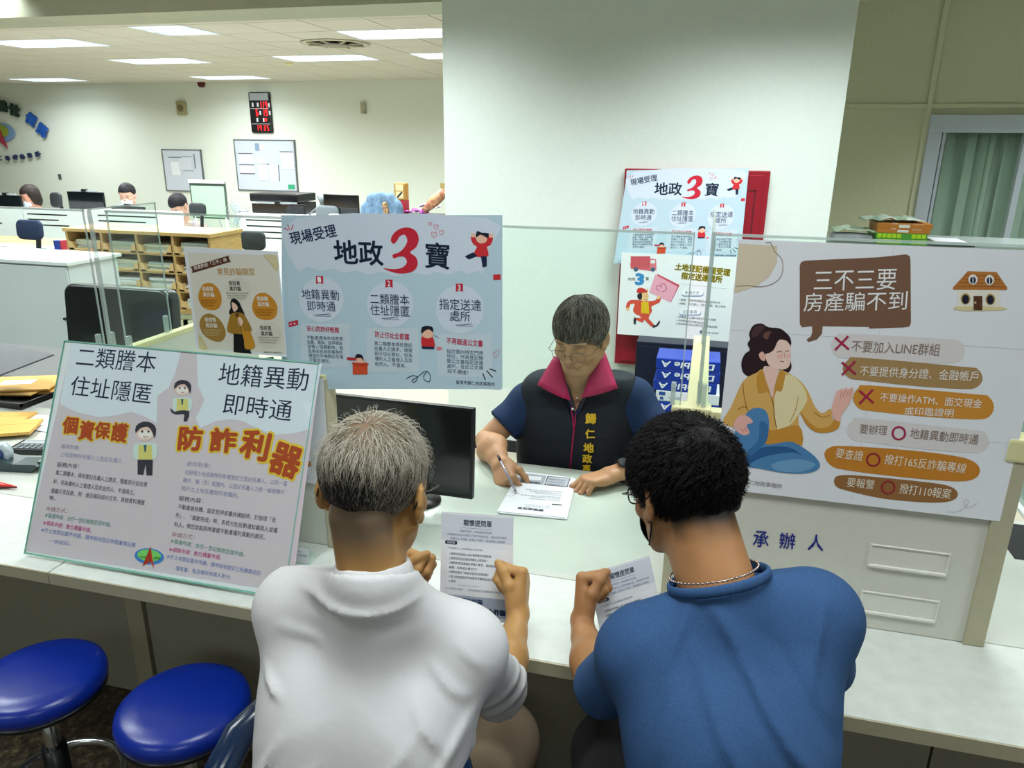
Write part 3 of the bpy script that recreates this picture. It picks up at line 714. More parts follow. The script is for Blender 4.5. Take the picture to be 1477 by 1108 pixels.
# ---- the reclining board on the ledge, view (30,480)-(470,860)
def art_board(A):
    A.poly([(216, 40), (1262, 130), (1140, 1096), (20, 918)], '#d3c6d0', 0)
    Wt = '#dde3f0'
    A.poly([(214, 38), (672, 78), (672, 90), (650, 170), (622, 232), (574, 268), (572, 380), (520, 352), (464, 333), (400, 348), (330, 356), (240, 336), (164, 300)], Wt, 1)
    A.poly([(740, 84), (1266, 130), (1218, 404), (1150, 424), (1060, 430), (990, 400), (930, 370), (880, 364), (820, 372), (756, 400), (735, 360), (752, 330), (772, 282), (745, 220)], Wt, 1)
    K = '#232a48'
    A.text('二類謄本', 230, 142, 562, 170, 84, K, 3, -.004); A.text('住址隱匿', 204, 262, 544, 300, 82, K, 3, -.004)
    A.text('地籍異動', 828, 218, 1204, 246, 92, K, 3, -.004); A.text('即時通', 848, 340, 1134, 374, 86, K, 3, -.004)
    Y_, O_ = '#e6c23c', '#b04a26'
    for (t, x, y, w_, h_, sl) in (('個', 172, 424, 66, 70, 4), ('資', 240, 450, 64, 80, 6), ('保', 306, 444, 68, 68, 5), ('護', 376, 456, 68, 78, 8), ('防', 660, 494, 100, 100, 4), ('詐', 792, 500, 110, 100, 8), ('利', 916, 520, 116, 120, 24), ('器', 1036, 580, 120, 130, 40)):
        A.text(t, x, y, x+w_, y+sl, h_, Y_, 3, .072); A.text(t, x+3, y-3, x+w_-3, y+sl-3, h_*.95, O_, 5, .036)
    G = '#a2a0bc'; B = '#4a4658'
    A.text('適用對象：', 168, 486, 250, 494, 19, G, 3); A.text('土地建物所有權人之登記名義人', 165, 520, 425, 550, 20, '#a0a0c8', 3)
    A.text('服務內容：', 152, 564, 245, 572, 20, B, 3)
    A.text('第二類謄本，得依登記名義人之請求，隱匿部分住址資', 146, 598, 530, 650, 21, B, 3)
    A.text('料，但為權利人之管理人及非自然人，不適用之。', 136, 636, 478, 684, 21, B, 3)
    A.text('僅顯示至段路，例：遠近路段部分文字，其餘資料隱匿', 126, 674, 520, 726, 21, B, 3); A.text('等。', 118, 702, 146, 706, 18, B, 3)
    A.text('申請方式：', 106, 750, 196, 760, 20, '#a88088', 3)
    A.text('★臨櫃申請：由任一登記機關受理申請。', 100, 776, 378, 818, 20, '#6a9a90', 3); A.text('★網路申請：數位櫃臺申請。', 92, 808, 296, 842, 20, '#c2408a', 3)
    A.text('★於土地登記案件申請，請申辦地登記申請書備註欄', 84, 838, 480, 904, 20, '#7484c4', 3); A.text('一併註記。', 118, 884, 210, 896, 18, '#7484c4', 3)
    A.text('適用對象：', 696, 560, 800, 570, 20, G, 3)
    A.text('已辦理土地或建物所有權登記之登記名義人，以同一直', 690, 596, 1120, 646, 21, '#9696ba', 3); A.text('轄市、縣（市）範圍內，以登記名義人之統一編號歸戶', 682, 630, 1106, 682, 21, '#9696ba', 3); A.text('同戶之土地及建物所有權利。', 676, 664, 915, 696, 21, '#9696ba', 3)
    A.text('服務內容：', 664, 706, 766, 718, 20, B, 3)
    A.text('不動產被移轉、設定抵押或書狀補給時，於辦理「收', 660, 742, 1072, 800, 22, B, 3); A.text('件」、「異動完成」時，系統分別自動通知義務人或權', 650, 778, 1078, 844, 22, B, 3); A.text('利人，俾您就能即時掌握不動產權利異動的資訊。', 644, 816, 1026, 872, 22, B, 3)
    A.text('申請方式：', 636, 858, 730, 870, 20, '#a88088', 3)
    A.text('★臨櫃申請：由任一登記機關受理申請。', 628, 884, 940, 944, 20, '#6a9a90', 3); A.text('★網路申請：數位櫃臺申請。', 622, 920, 842, 956, 20, '#c2408a', 3)
    A.text('★於土地登記案件申請，請申辦地登記之附繳案註記', 612, 950, 1008, 1022, 20, '#7484c4', 3); A.text('填寫書，免另填附申請人身分。', 650, 1000, 884, 1038, 20, '#7484c4', 3)
    # two little clerks in yellow waistcoats
    def boy(x, y, k, sit):
        f = lambda a, b: (x+a*k, y+b*k)
        A.ell(*f(0, 0), 38*k, 34*k, '#e8c6bc', 3); A.ell(*f(0, 6), 30*k, 17*k, '#f0e8e6', 4)
        A.poly([f(-40, 0), f(-38, -30), (f(-8, -48)), f(28, -42), f(46, -18), f(40, 22), f(30, -4), f(12, -26), f(-20, -20)], '#3a3844', 5, 2)
        for q in (-12, 14): A.ell(*f(q, -6), 4*k, 5*k, '#241c20', 6)
        A.line([f(-8, 14), f(2, 18), f(12, 14)], 3*k, '#b05050', 6)
        A.poly([f(-50, 62), f(-36, 44), f(40, 44), f(52, 66), f(48, 96), f(30, 112), f(-34, 112), f(-48, 92)], '#cfe0dc', 3, 2); A.poly([f(-28, 50), f(28, 50), f(30, 112), f(-30, 112)], '#d8cf7c', 4)
        A.poly([f(-6, 50), f(6, 50), f(3, 80), f(-3, 80)], '#3a5a70', 5)
        if sit: A.poly([f(-40, 116), f(-60, 96), f(-56, 118), f(-30, 130), f(10, 128), f(6, 160), f(24, 164), f(36, 112), f(-20, 110)], '#3a3844', 4, 2)
        else: A.poly([f(-32, 112), f(32, 112), f(30, 178), f(6, 178), f(2, 132), f(-8, 176), f(-32, 174)], '#3a3844', 4)
    boy(680, 238, .82, True); boy(524, 422, 1.0, False)
    # the office emblem
    A.ell(541, 941, 62, 34, '#3f7fcc', 3, rot=6); A.ell(541, 937, 50, 25, '#7ad06a', 4, rot=6)
    A.poly([(547, 898), (562, 992), (546, 964), (512, 982), (528, 950)], '#c4402c', 5); A.poly([(547, 898), (549, 962), (512, 982)], '#a83424', 6)
    A.text('地政', 500, 948, 528, 951, 11, '#2a6a40', 6); A.text('服務', 560, 952, 588, 955, 11, '#2a6a40', 6)
    return A

# ---- the sheet about delivery addresses, view (870,380)-(1110,600)
def art_delivery(A):
    A.poly([(196, -2), (385, 4), (388, 50), (352, 56), (200, 38)], '#d2646c', 2); A.poly([(338, -38), (385, -30), (388, 50), (340, 50)], '#d87880', 3); A.rect(200, -52, 342, 36, '#cc5a62', 2)
    for k in range(8): A.line([(212+k*17, -50), (212+k*17, 30)], 2, '#a8444c', 3)
    A.rect(346, -24, 378, 0, '#dfe6ea', 4)
    for x in (238, 362): A.ell(x, 44, 17, 15, '#44607c', 4)
    A.text('地政', 180, 126, 234, 126, 24, '#4a4a50', 3); A.text('寶', 308, 124, 332, 124, 24, '#4a4a50', 3)
    A.text('3', 238, 152, 290, 154, 76, '#3a8ac4', 3, .05)
    A.poly([(390, 74), (556, 158), (494, 282), (476, 270), (400, 100)], '#c8485c', 2); A.poly([(378, 80), (542, 168), (490, 284), (334, 210)], '#e8a4b8', 3)
    A.line([(428, 206), (450, 200), (462, 178), (440, 146), (420, 150), (424, 176), (408, 160), (390, 164), (392, 190), (428, 206)], 5, '#a85070', 4, 2)
    A.text('土地登記機關受理', 522, 46, 918, 92, 50, '#c8b428', 3, .045); A.text('指定送達處所', 566, 112, 862, 142, 50, '#c8b428', 3, .045)
    A.text('土地登記機關受理', 522, 46, 918, 92, 50, '#4c4418', 4, .01); A.text('指定送達處所', 566, 112, 862, 142, 50, '#4c4418', 4, .01)
    A.line([(566, 148), (900, 186)], 2, '#b8b8b4', 2)
    for (x, y, t) in ((570, 190, '申請方式'), (552, 328, '注意事項')):
        A.rect(x, y+5, x+160, y+50, '#3a6aa0', 2, 20); A.rect(x, y, x+158, y+44, '#eef2f4', 3, 20); A.text(t, x+26, y+36, x+128, y+38, 26, '#5a6a7c', 4)
    for (t, x, y, x1) in (('1.臨櫃：檢附申請書及身分證明文件', 552, 270, 850), ('2.網路：自行登入「數位櫃臺」線上申辦', 545, 298, 890), ('1.送達處所以國內地址及本人為限', 536, 394, 820), ('2.不得變更指定門牌地址的權利', 532, 420, 760), ('3.申請時所附之資料須審核後回復', 528, 446, 830)):
        A.text(t, x, y, x1, y+26, 17, '#5c5c5c', 3)
    A.ell(716, 498, 14, 14, '#5c6470', 3); A.text('臺南市歸仁地政事務所', 736, 510, 840, 516, 14, '#6c6c6c', 3)
    # the running courier
    RD = '#d4503c'
    A.poly([(270, 268), (200, 266), (172, 290), (166, 330), (186, 344), (196, 300), (230, 296), (216, 340), (240, 372), (290, 382), (340, 372), (356, 340), (352, 312), (410, 284), (420, 240), (396, 236), (384, 266), (330, 274)], RD, 2, 2)
    A.poly([(278, 280), (330, 280), (336, 366), (276, 362)], '#e0b820', 4)
    A.poly([(262, 380), (340, 372), (330, 400), (372, 448), (350, 462), (300, 410), (286, 432), (238, 410), (228, 396), (280, 398)], RD, 3)
    A.poly([(228, 388), (242, 404), (236, 446), (222, 440), (220, 410)], '#2c2c34', 4); A.poly([(356, 452), (384, 448), (410, 412), (414, 430), (396, 456), (364, 470)], '#2c2c34', 4)
    A.ell(300, 240, 31, 38, '#ecc08c', 4); A.poly([(250, 226), (280, 214), (282, 252), (268, 266), (250, 250)], '#2a2430', 5, 2)
    A.poly([(246, 214), (250, 184), (280, 176), (318, 196), (318, 210), (284, 214)], '#c83830', 6, 2); A.poly([(318, 200), (328, 168), (326, 206)], '#e8c060', 6)
    A.ell(178, 332, 12, 12, '#ecc08c', 5); A.ell(402, 246, 12, 14, '#ecc08c', 5)
    A.line([(296, 262), (308, 268), (322, 262)], 3, '#8c3c30', 6); A.ell(310, 238, 3, 4, '#241c20', 6)
    return A
# ---- the question sheet the customers hold: u 0..1 across, v 0..1 up, s is the sheet size
def art_question(parent, W_, H_, name='printed_text'):
    A = Art((0, 0, 0), (1, 0, 0), (0, 1, 0), (0, 0, 1)); A.pt = lambda x, y: Vector((x*W_/100, (141-y)*W_/100))
    G = '#8c94a8'; K = '#3c4256'
    A.rect(0, 3, 100, 38, '#d3d8e4', 0); A.rect(10, 46, 94, 112, '#eceff6', 0, 3)
    A.text('關懷提問單', 32, 17, 71, 17, 8.5, K, 2, .015); A.line([(28, 20), (72, 20)], .5, G, 1)
    A.text('親愛的客戶：為保護您的財產', 27, 26, 71, 26, 3.2, G, 2); A.text('詐騙案件層出不窮為了您的財產安全，請您撥冗填答', 9, 31.5, 92, 31.5, 3.2, G, 2); A.text('請確認以下問題，若有以下情形，請與服務人員聯繫', 13, 37, 90, 37, 3.2, G, 2)
    A.rect(6, 38.5, 23, 43.5, '#30364a', 1, 1.5); A.text('重要問題', 9, 42.6, 20, 42.6, 3, '#e0e4ec', 2)
    A.text('不認識的人以各種理由慫恿您嗎？', 10, 50, 60, 50, 3, G, 2)
    L = ['1.請問您是否被他人指示要辦理抵押借款嗎？', '2.請問您是否認識取得權利人等資料？', '3.請問您是否遭遇抵押權人要求，直接將金錢、匯款', '   網購、投資或計畫交付？', '4.請問您是否了解設定登記的法律效果？', '5.借入款項或設押有被要求代購商品或投資？', '6.其他']
    for i, t in enumerate(L): A.text(t, 12, 58+i*6.2, (72, 66, 92, 52, 68, 78, 22)[i], 58+i*6.2, 3.6, K, 2, .006)
    A.line([(25, 98), (55, 98)], .4, G, 1); A.text('本人已詳閱上述說明', 8, 105, 32, 105, 3, G, 2); A.text('如有疑問請撥打反詐騙專線或向警察機關報案', 40, 105, 94, 105, 3, G, 2)
    A.rect(2, 112, 98, 138, '#a7b2c6', 1); A.text('提醒您提防詐騙', 8, 122, 60, 122, 7, '#3a4868', 2, .03); A.text('小心詐騙', 60, 134, 92, 134, 8, '#20304e', 2, .04)
    return A.build(name, parent)
# ------------------------------------------------------------------ the setting
M_wall = mat('wall_paint', '#dfe6dc', rough=.75, bump=.15, scale=60, var=.03, spec=.2)
M_col = mat('column_paint', '#dde8e2', rough=.6, bump=.12, scale=50, var=.03, spec=.25)
M_wallg = mat('panel_wall_paint', '#cdd0b2', rough=.75, bump=.15, scale=40, var=.05, spec=.2)
M_tile = mat('ceiling_tile', '#d6d2c6', rough=.9, bump=.4, scale=180, var=.12, spec=.1)
M_grid = mat('ceiling_grid', '#8a8a86', rough=.6)
M_white = mat('white_laminate', '#d6dcd8', rough=.35, bump=.03, scale=30, var=.04, var2='#ccd2cc', spec=.5)
M_edge = mat('beige_edge', '#b5b095', rough=.5, var=.05, scale=50)
M_cream = mat('cream_cap', '#dcd7a6', rough=.45)
M_panel = mat('partition_laminate', '#d3d4ca', rough=.45, bump=.03, scale=60, var=.03)
M_modesty = mat('modesty_laminate', '#a3a08f', rough=.55, bump=.05, scale=60, var=.10, stretch=(1, 1, 4))
M_black = mat('black_plastic', '#0d1013', rough=.35, spec=.5)
M_blackm = mat('black_matte', '#14161a', rough=.7)
M_grey = mat('grey_plastic', '#7d8488', rough=.5)
M_chrome = mat('chrome', '#c8ccd0', rough=.18, metal=1.0)
M_wood = mat('beech_wood', '#c9a56a', rough=.5, bump=.1, scale=12, var=.18, var2='#b88f52', stretch=(1, 1, 9))
M_clear = glassmat('clear_acrylic', refl=.018, haze=.002)
M_clear2 = glassmat('clear_acrylic_side', refl=.04, haze=.03)
M_cledge = mat('acrylic_edge', '#c4d2cf', rough=.15, spec=.8, alpha=.55)
M_gr_edge = mat('green_glass_edge', '#7fc0ac', rough=.2, spec=.7)
M_navy = mat('navy_fabric', '#1b2a4a', rough=.85, bump=.2, scale=300)
# floor: dark speckled stone
M_floor = mat('speckled_stone', '#3a342b', rough=.45, spec=.4)
_n = M_floor.node_tree; _b = _n.nodes['Principled BSDF']; _tc = _n.nodes.new('ShaderNodeTexCoord')
_v = _n.nodes.new('ShaderNodeTexNoise'); _v.inputs['Scale'].default_value = 34; _v.inputs['Detail'].default_value = 9; _v.inputs['Roughness'].default_value = .75
_r = _n.nodes.new('ShaderNodeValToRGB'); e = _r.color_ramp.elements; e[0].position = .38; e[0].color = hx('#1c1b1a'); e[1].position = .70; e[1].color = hx('#8d7a5c'); q = _r.color_ramp.elements.new(.52); q.color = hx('#4a4032')
_n.links.new(_tc.outputs['Object'], _v.inputs['Vector']); _n.links.new(_v.outputs[0], _r.inputs[0]); _n.links.new(_r.outputs[0], _b.inputs['Base Color'])
XL, XR, YB, YF = -14.6, 4.2, 11.0, -4.6
boxo('floor', (XL, YF, -.1), (XR, YB, 0), M_floor)['kind'] = 'structure'
M_floor2 = mat('office_floor', '#aaa592', rough=.5, var=.1, scale=20)
boxo('floor', (XL, 1.5, 0), (XR, YB, .004), M_floor2)['kind'] = 'structure'
ceil = boxo('ceiling', (XL, YF, CEIL+.10), (XR, YB, CEIL+.2), M_grid); ceil['kind'] = 'structure'
for nm, lo, hi, m in (('wall_back', (XL, YB, 0), (1.0, YB+.12, CEIL+.02), M_wall), ('wall_left', (XL-.12, YF, 0), (XL, YB, CEIL+.02), M_wall),
                      ('wall_right', (XR, YF, 0), (XR+.12, YB, CEIL+.02), M_wall), ('wall_front', (XL, YF-.12, 0), (XR, YF, CEIL+.02), M_wall)):
    boxo(nm, lo, hi, m)['kind'] = 'structure'
# ceiling tiles with recessed joints, left out where the light fittings sit
def tile_mesh(sx, sy):
    return MB().box((-sx/2, -sy/2, 0), (sx/2, sy/2, .02), M_tile).build('ceiling_tile', ceil)
proto = None; cnt = 0
fit = [(lx, ly, .55) for lx, ly in OFFICE_LIGHTS[:7]] + [OFFICE_LIGHTS[7] + (.2,)]
gx = [-3.25-.6*k for k in range(-12, 19)]; gy = [4.2+.6*j for j in range(12)]
cells = []
for y in gy:
    for x in gx:
        if x > -1.7 or x < -13.2-(y-3.9)*0: continue
        if x < -1.25*(y+1.26)*1.0-1.2: continue        # beyond the left border of the view
        if any(abs(x-lx) < hw_ and abs(y-ly) < .3 for lx, ly, hw_ in fit): continue
        cells.append((x, y))
for (x, y) in cells[:290]:
    if proto is None: proto = tile_mesh(.588, .588); o = proto
    else: o = proto.copy(); col.objects.link(o)
    o.location = (x, y, CEIL); cnt += 1
mbt = MB()
seen = set(cells[:290])
for y in [4.2+.6*j for j in range(-14, 12)]:
    for x in gx:
        if (x, y) in seen or any(abs(x-lx) < hw_ and abs(y-ly) < .3 for lx, ly, hw_ in fit): continue
        mbt.box((x-.294, y-.294, CEIL), (x+.294, y+.294, CEIL+.02), M_tile)
rest = mbt.build('ceiling_tile_field', ceil); rest['kind'] = 'stuff'
# light fittings
M_tube = mat('fluorescent_tube', '#f4fbff', rough=.5, emit=5.0)
M_louv = mat('louvre_aluminium', '#d8e0e6', rough=.3, metal=.3, emit=0.0)
M_refl = mat('fitting_reflector', '#e4ecf0', rough=.4)
where = ['first bright ceiling light from the left edge, above the wall lettering', 'ceiling light in the second row, left of the ceiling diffuser', 'farthest ceiling light, close to the far wall above the logo', 'ceiling light nearest the far wall above the red digital clock',
         'largest louvred ceiling light, beside the white column', 'louvred ceiling light beyond the round ceiling diffuser', 'louvred ceiling light half hidden by the column, second row', 'small louvred ceiling light nearest the beam, partly dark']
def light_fit(lx, ly, lab, grp, sx=1.2, sy=.6):
    t = empty('ceiling_light', lab, 'light', (lx, ly, CEIL+.01), group=grp)
    f = MB(); w_ = .02
    f.box((-sx/2, -sy/2, -.012), (sx/2, -sy/2+w_, .06), M_refl).box((-sx/2, sy/2-w_, -.012), (sx/2, sy/2, .06), M_refl)
    f.box((-sx/2, -sy/2, -.012), (-sx/2+w_, sy/2, .06), M_refl).box((sx/2-w_, -sy/2, -.012), (sx/2, sy/2, .06), M_refl).box((-sx/2, -sy/2, .06), (sx/2, sy/2, .07), M_refl)
    f.build('housing', t)
    for k in range(3): MB().cyl((-sx/2+.03, (k-1)*.18, .035), (sx/2-.03, (k-1)*.18, .035), .016, m=M_tube, n=10).build('tube', t)
    g = MB()
    for i in range(1, 13): x = -sx/2+sx*i/13; g.box((x-.002, -sy/2+.02, -.01), (x+.002, sy/2-.02, .012), M_louv)
    for k in (-.5, .5): g.box((-sx/2+.02, k*.18-.008, -.01), (sx/2-.02, k*.18+.008, .012), M_louv)
    g.build('louvre', t); return t
for (lx, ly), lab in zip(OFFICE_LIGHTS, where):
    light_fit(lx, ly, 'white fluorescent '+lab, 'louvred ceiling lights over the office', *((.6, .6) if 'small' in lab else (1.2, .6)))
# ceiling diffuser, detector, alarm
M_diff = mat('diffuser_enamel', '#b9b49a', rough=.5)
t = empty('air_diffuser', 'round beige air diffuser with slotted spokes set in the ceiling', 'air vent', (-3.95, 6.5, CEIL-.002))
MB().lathe([(.36, .0), (.36, -.008), (.30, -.012), (.29, 0)], m=M_diff).build('rim', t)
MB().lathe([(.0, -.03), (.14, -.03), (.16, -.018), (.15, -.012), (.0, -.012)], m=mat('diffuser_disc', '#8f8a7a', rough=.6)).build('disc', t)
for k in range(8):
    a = k*PI/4; MB().box((.14, -.012, -.02), (.31, .012, -.006), M_diff, M=Matrix.Rotation(a, 4, 'Z')).build('spoke', t)
p = atz(417, 93, CEIL-.02)
o = MB().lathe([(0, -.03), (.03, -.03), (.05, -.012), (.05, 0), (0, 0)], m=mat('detector', '#e8dca0', rough=.4)).build('smoke_detector'); o.location = (p.x, p.y, CEIL)
tagit(o, 'small cream smoke detector on the ceiling beside the far louvred light', 'detector')
p = aty(291, 121, YB-.02); o = MB().cyl((0, 0, 0), (0, -.06, 0), .06, m=mat('dark_red', '#5a1c20', rough=.4)).build('alarm_bell'); o.location = (p.x, YB, p.z)
tagit(o, 'small dark red alarm high on the far wall', 'alarm')
# beam, column, right-hand wall and window
CY = 2.75; xcl, xcr = aty(642, 310, CY).x, aty(1197, 310, CY).x
boxo('trim_1', (XL, 3.3, 2.555), (xcl+.4, 3.72, CEIL+.02), mat('beam_paint', '#a7ad98', rough=.7, bump=.1, var=.08, scale=3))['kind'] = 'structure'
boxo('wall_column', (xcl, CY, 0), (xcr, CY+1.3, CEIL+.02), M_col, bev=.004)['kind'] = 'structure'
boxo('baseboard_column', (xcl-.004, CY-.012, 0), (xcr+.004, CY, .075), M_blackm)['kind'] = 'structure'
WY = 5.0
wl, wr, wt, wbm = 1.56, 2.75, 1.88, 1.0     # window opening
m_ = MB()
for lo, hi in (((xcr-.5, WY, 0), (wl-.09, WY+.1, CEIL)), ((wr+.09, WY, 0), (XR, WY+.1, CEIL)), ((wl-.09, WY, wt+.12), (wr+.09, WY+.1, CEIL)), ((wl-.09, WY, 0), (wr+.09, WY+.1, wbm))): m_.box(lo, hi, M_wallg)
m_.build('wall_far_right')['kind'] = 'structure'
m_ = MB().box((xcr-.4, WY-.02, 2.045), (XR, WY, 2.075), M_wallg, bev=.003); m_.build('trim_2')['kind'] = 'structure'
m_ = MB().box((1.435, WY-.022, 0), (1.47, WY, CEIL), M_wallg, bev=.003); m_.build('trim_3')['kind'] = 'structure'
M_alu = mat('window_aluminium', '#c3ccd8', rough=.4, metal=.2)
win = MB()
for lo, hi in (((wl-.09, WY-.05, wbm), (wl, WY+.06, wt)), ((wr, WY-.05, wbm), (wr+.09, WY+.06, wt)), ((wl-.09, WY-.05, wt), (wr+.09, WY+.06, wt+.12)), ((wl-.09, WY-.05, wbm-.05), (wr+.09, WY+.06, wbm))): win.box(lo, hi, M_alu, bev=.004)
win = win.build('window_1'); win['kind'] = 'structure'
MB().box((wl+.01, WY-.035, wbm), (wl+.03, WY+.02, wt), M_alu).box((wl+.53, WY-.035, wbm), (wl+.57, WY+.02, wt), M_alu).build('sash', win)
MB().box((wl-.005, WY-.055, wt+.03), (wr, WY-.045, wt+.04), M_alu).build('head_rail', win)
MB().box((wl, WY+.03, wbm), (wr, WY+.036, wt), glassmat('window_glass', (.9, .95, .93), refl=.06)).build('pane', win)
# curtain of heavy green-grey folds behind the glass
M_curt = mat('curtain_cloth', '#c6d2c6', rough=.9, bump=.3, scale=260, var=.12, stretch=(4, 4, 1))
def curtain(x0, x1, name, lab, ph):
    rows = []
    for zi in range(18):
        z = wbm-.1+(wt+.1-wbm+.0)*zi/17; r_ = []
        for i in range(90):
            u = i/89; a = u*(x1-x0)*2*PI/.145+ph
            r_.append((x0+(x1-x0)*u+.012*math.sin(a*2+1), WY+.12+.03*math.sin(a)+.012*math.sin(a*2.3+zi*.05), z))
        rows.append(r_)
    o = MB().grid(rows, M_curt).build(name); sol = o.modifiers.new('s', 'SOLIDIFY'); sol.thickness = .003
    tagit(o, lab, 'curtain', 'curtains behind the window'); return o
curtain(wl-.03, wl+.395, 'curtain', 'pleated grey green curtain panel left of the bright gap in the window', 0)
curtain(wl+.405, wr+.02, 'curtain', 'pleated grey green curtain panel at the right border, right of the bright gap', 2)
boxo('wall_behind_window', (wl-.3, WY+.5, .6), (wr+.3, WY+.55, 2.3), mat('pale_wall_paint', '#e8efe4', rough=.8))['kind'] = 'structure'  # pale wall beyond the curtains, one even colour

# ------------------------------------------------------------------ counter
YP = .31; ZC = .75; ZT = 1.222; ZA = 1.596
XJ = atz(75, 822, ZC).x
led = MB().box((XJ+.002, 0, ZC-.032), (2.6, YP, ZC), M_white, bev=.002); led.box((XJ+.002, -.004, ZC-.032), (2.6, 0, ZC-.001), M_edge)
tagit(led.build('worktop'), 'long white laminate ledge with beige front edge where the two customers lean', 'counter')
led = MB().box((-4.2, 0, ZC-.032), (XJ-.002, YP, ZC), M_white, bev=.002); led.box((-4.2, -.004, ZC-.032), (XJ-.002, 0, ZC-.001), M_edge)
tagit(led.build('worktop'), 'white laminate ledge left of the joint, at the left border', 'counter')
XDL, XDR = aty(160, 500, YP).x-.02, .0           # dividers
XLP = aty(481, 600, YP).x; XRP0, XRP1 = aty(957, 840, YP).x, aty(1459, 650, YP).x
M_desk = mat('desk_top', '#c4c9c2', rough=.22, var=.05, scale=8, spec=.55)
for (a, b, lab) in ((-3.6, XDL-.02, 'pale green grey desktop behind the ledge with envelopes, at the left'), (XDL+.02, XDR-.02, 'pale green grey desktop where the officer in the vest writes'), (XDR+.03, 2.6, 'pale desktop behind the brown and orange poster at the right')):
    d = MB().box((a, YP+.004, ZC-.03), (b, .96, ZC-.001), M_desk, bev=.002); tagit(d.build('desktop'), lab, 'desk')
mp = MB(); X0 = -4.2
cuts = [-4.2, -2.95, -1.70, -1.632, -.45, .642, 1.9, 2.6]
root = empty('modesty_panel_row', 'grey beige panels closing the counter below the ledge', 'panel', (0, .42, 0))
for a, b in zip(cuts, cuts[1:]):
    nar = (b-a) < .1
    MB().box((a+.003, (.0 if not nar else -.012), .0), (b-.003, .02, ZC-.033), M_modesty if not nar else M_edge, bev=.001).build('panel', root)
MB().box((-4.2, .02, 0), (2.6, .03, ZC-.033), M_blackm).build('backing', root)
# low partitions on the counter: two faces to the customers, two dividers going back
def partition(name, lab, x0, x1, y0, y1, lean=None):
    t = empty(name, lab, 'partition', ((x0+x1)/2, (y0+y1)/2, ZC), group='low partitions on the counter'); c = Vector(t.location)
    L = lambda a: tuple(Vector(a)-c)
    MB().box(L((x0, y0, ZC+.001)), L((x1, y1, ZT-.014)), M_panel, bev=.002).build('panel', t)
    MB().box(L((x0-.002, y0-.003, ZT-.016)), L((x1+.002, y1+.003, ZT)), M_cream, bev=.003).build('cap_rail', t)
    return t
pr_ = partition('counter_partition', 'white laminate partition standing on the ledge, carrying the brown and orange poster', XRP0+.0, XRP1, YP-.012, YP+.016)
pl_ = partition('counter_partition', 'white laminate partition behind the reclining board, left of the opening', XDL-.012, XLP-.012, YP-.012, YP+.016)
dl_ = partition('counter_partition', 'low divider with cream cap running back behind the small cream poster', XDL-.012, XDL+.012, YP+.02, .98)
dr_ = partition('counter_partition', 'low divider with cream cap running back beside the paper boxes', XDR-.012, XDR+.030, YP+.02, .98)
MB().box((XRP1-.014-pr_.location.x, -.022, .001), (XRP1+.026-pr_.location.x, .026, ZT-ZC-.03), M_edge, bev=.002).build('end_post', pr_)
MB().box((XRP1-.016-pr_.location.x, -.026, ZT-ZC-.045), (XRP1+.030-pr_.location.x, .030, ZT-ZC+.004), M_cream, bev=.006).build('corner_cap', pr_)['label'] = 'pale yellow corner cap'
MB().box((XRP0-.004-pr_.location.x, -.020, .001), (XRP0+.016-pr_.location.x, .024, ZT-ZC-.01), M_edge, bev=.002).build('end_post', pr_)
MB().box((XRP0-.014-pr_.location.x, -.018, ZT-ZC-.04), (XRP0+.07-pr_.location.x, .03, ZT-ZC+.004), M_cream, bev=.004).build('corner_cap', pr_)
MB().box((XLP-.030-pl_.location.x, -.022, .001), (XLP-.006-pl_.location.x, .030, ZT-ZC-.01), M_edge, bev=.002).build('end_post', pl_)
# writing and the two empty name holders on the right partition
A = Art((XRP0, YP-.0128, ZC), (1, 0, 0), (0, 0, 1), (1030, 560, .30679))
for (t_, x, y) in (('承', 182, 744), ('辦', 306, 752), ('人', 440, 760)): A.text(t_, x, y, x+72, y+6, 74, '#1e2c84', 1, .012)
_M = Matrix.Translation(Vector((XRP0, YP-.0128, ZC))-Vector(pr_.location)) @ Matrix.Rotation(PI/2, 4, 'X')
A.build('lettering', pr_, _M)
for (x0, y0, x1, y1) in ((742, 730, 1168, 905), (700, 945, 1130, 1090)):
    k = .30679; a = aty(1030+x0*k, 560+y0*k, YP-.012); b = aty(1030+x1*k, 560+y1*k, YP-.012); c = aty(1030+x0*k, 560+y1*k, YP-.012)
    if y0 < 800: zt_, zb_ = a.z, a.z-.052
    else: zt_, zb_ = a.z-.002, a.z-.054
    L = lambda p: tuple(Vector(p)-Vector(pr_.location)); xa, xb = a.x, a.x+.15
    h_ = MB(); yb = YP-.012
    h_.box(L((xa, yb-.0015, zb_)), L((xb, yb, zt_)), mat('holder_clear', '#dcdcd4', rough=.15, spec=.7))
    h_.box(L((xa, yb-.006, zb_-.002)), L((xb, yb, zb_+.004)), mat('holder_lip', '#e4e4dc', rough=.2, spec=.7), bev=.001)
    h_.box(L((xa, yb-.004, zt_-.003)), L((xb, yb, zt_)), mat('holder_lip', '#e4e4dc'), bev=.001); h_.box(L((xa-.002, yb-.004, zb_)), L((xa+.001, yb, zt_)), mat('holder_lip', '#e4e4dc')); h_.box(L((xb-.001, yb-.004, zb_)), L((xb+.002, yb, zt_)), mat('holder_lip', '#e4e4dc'))
    h_.build('name_holder', pr_)
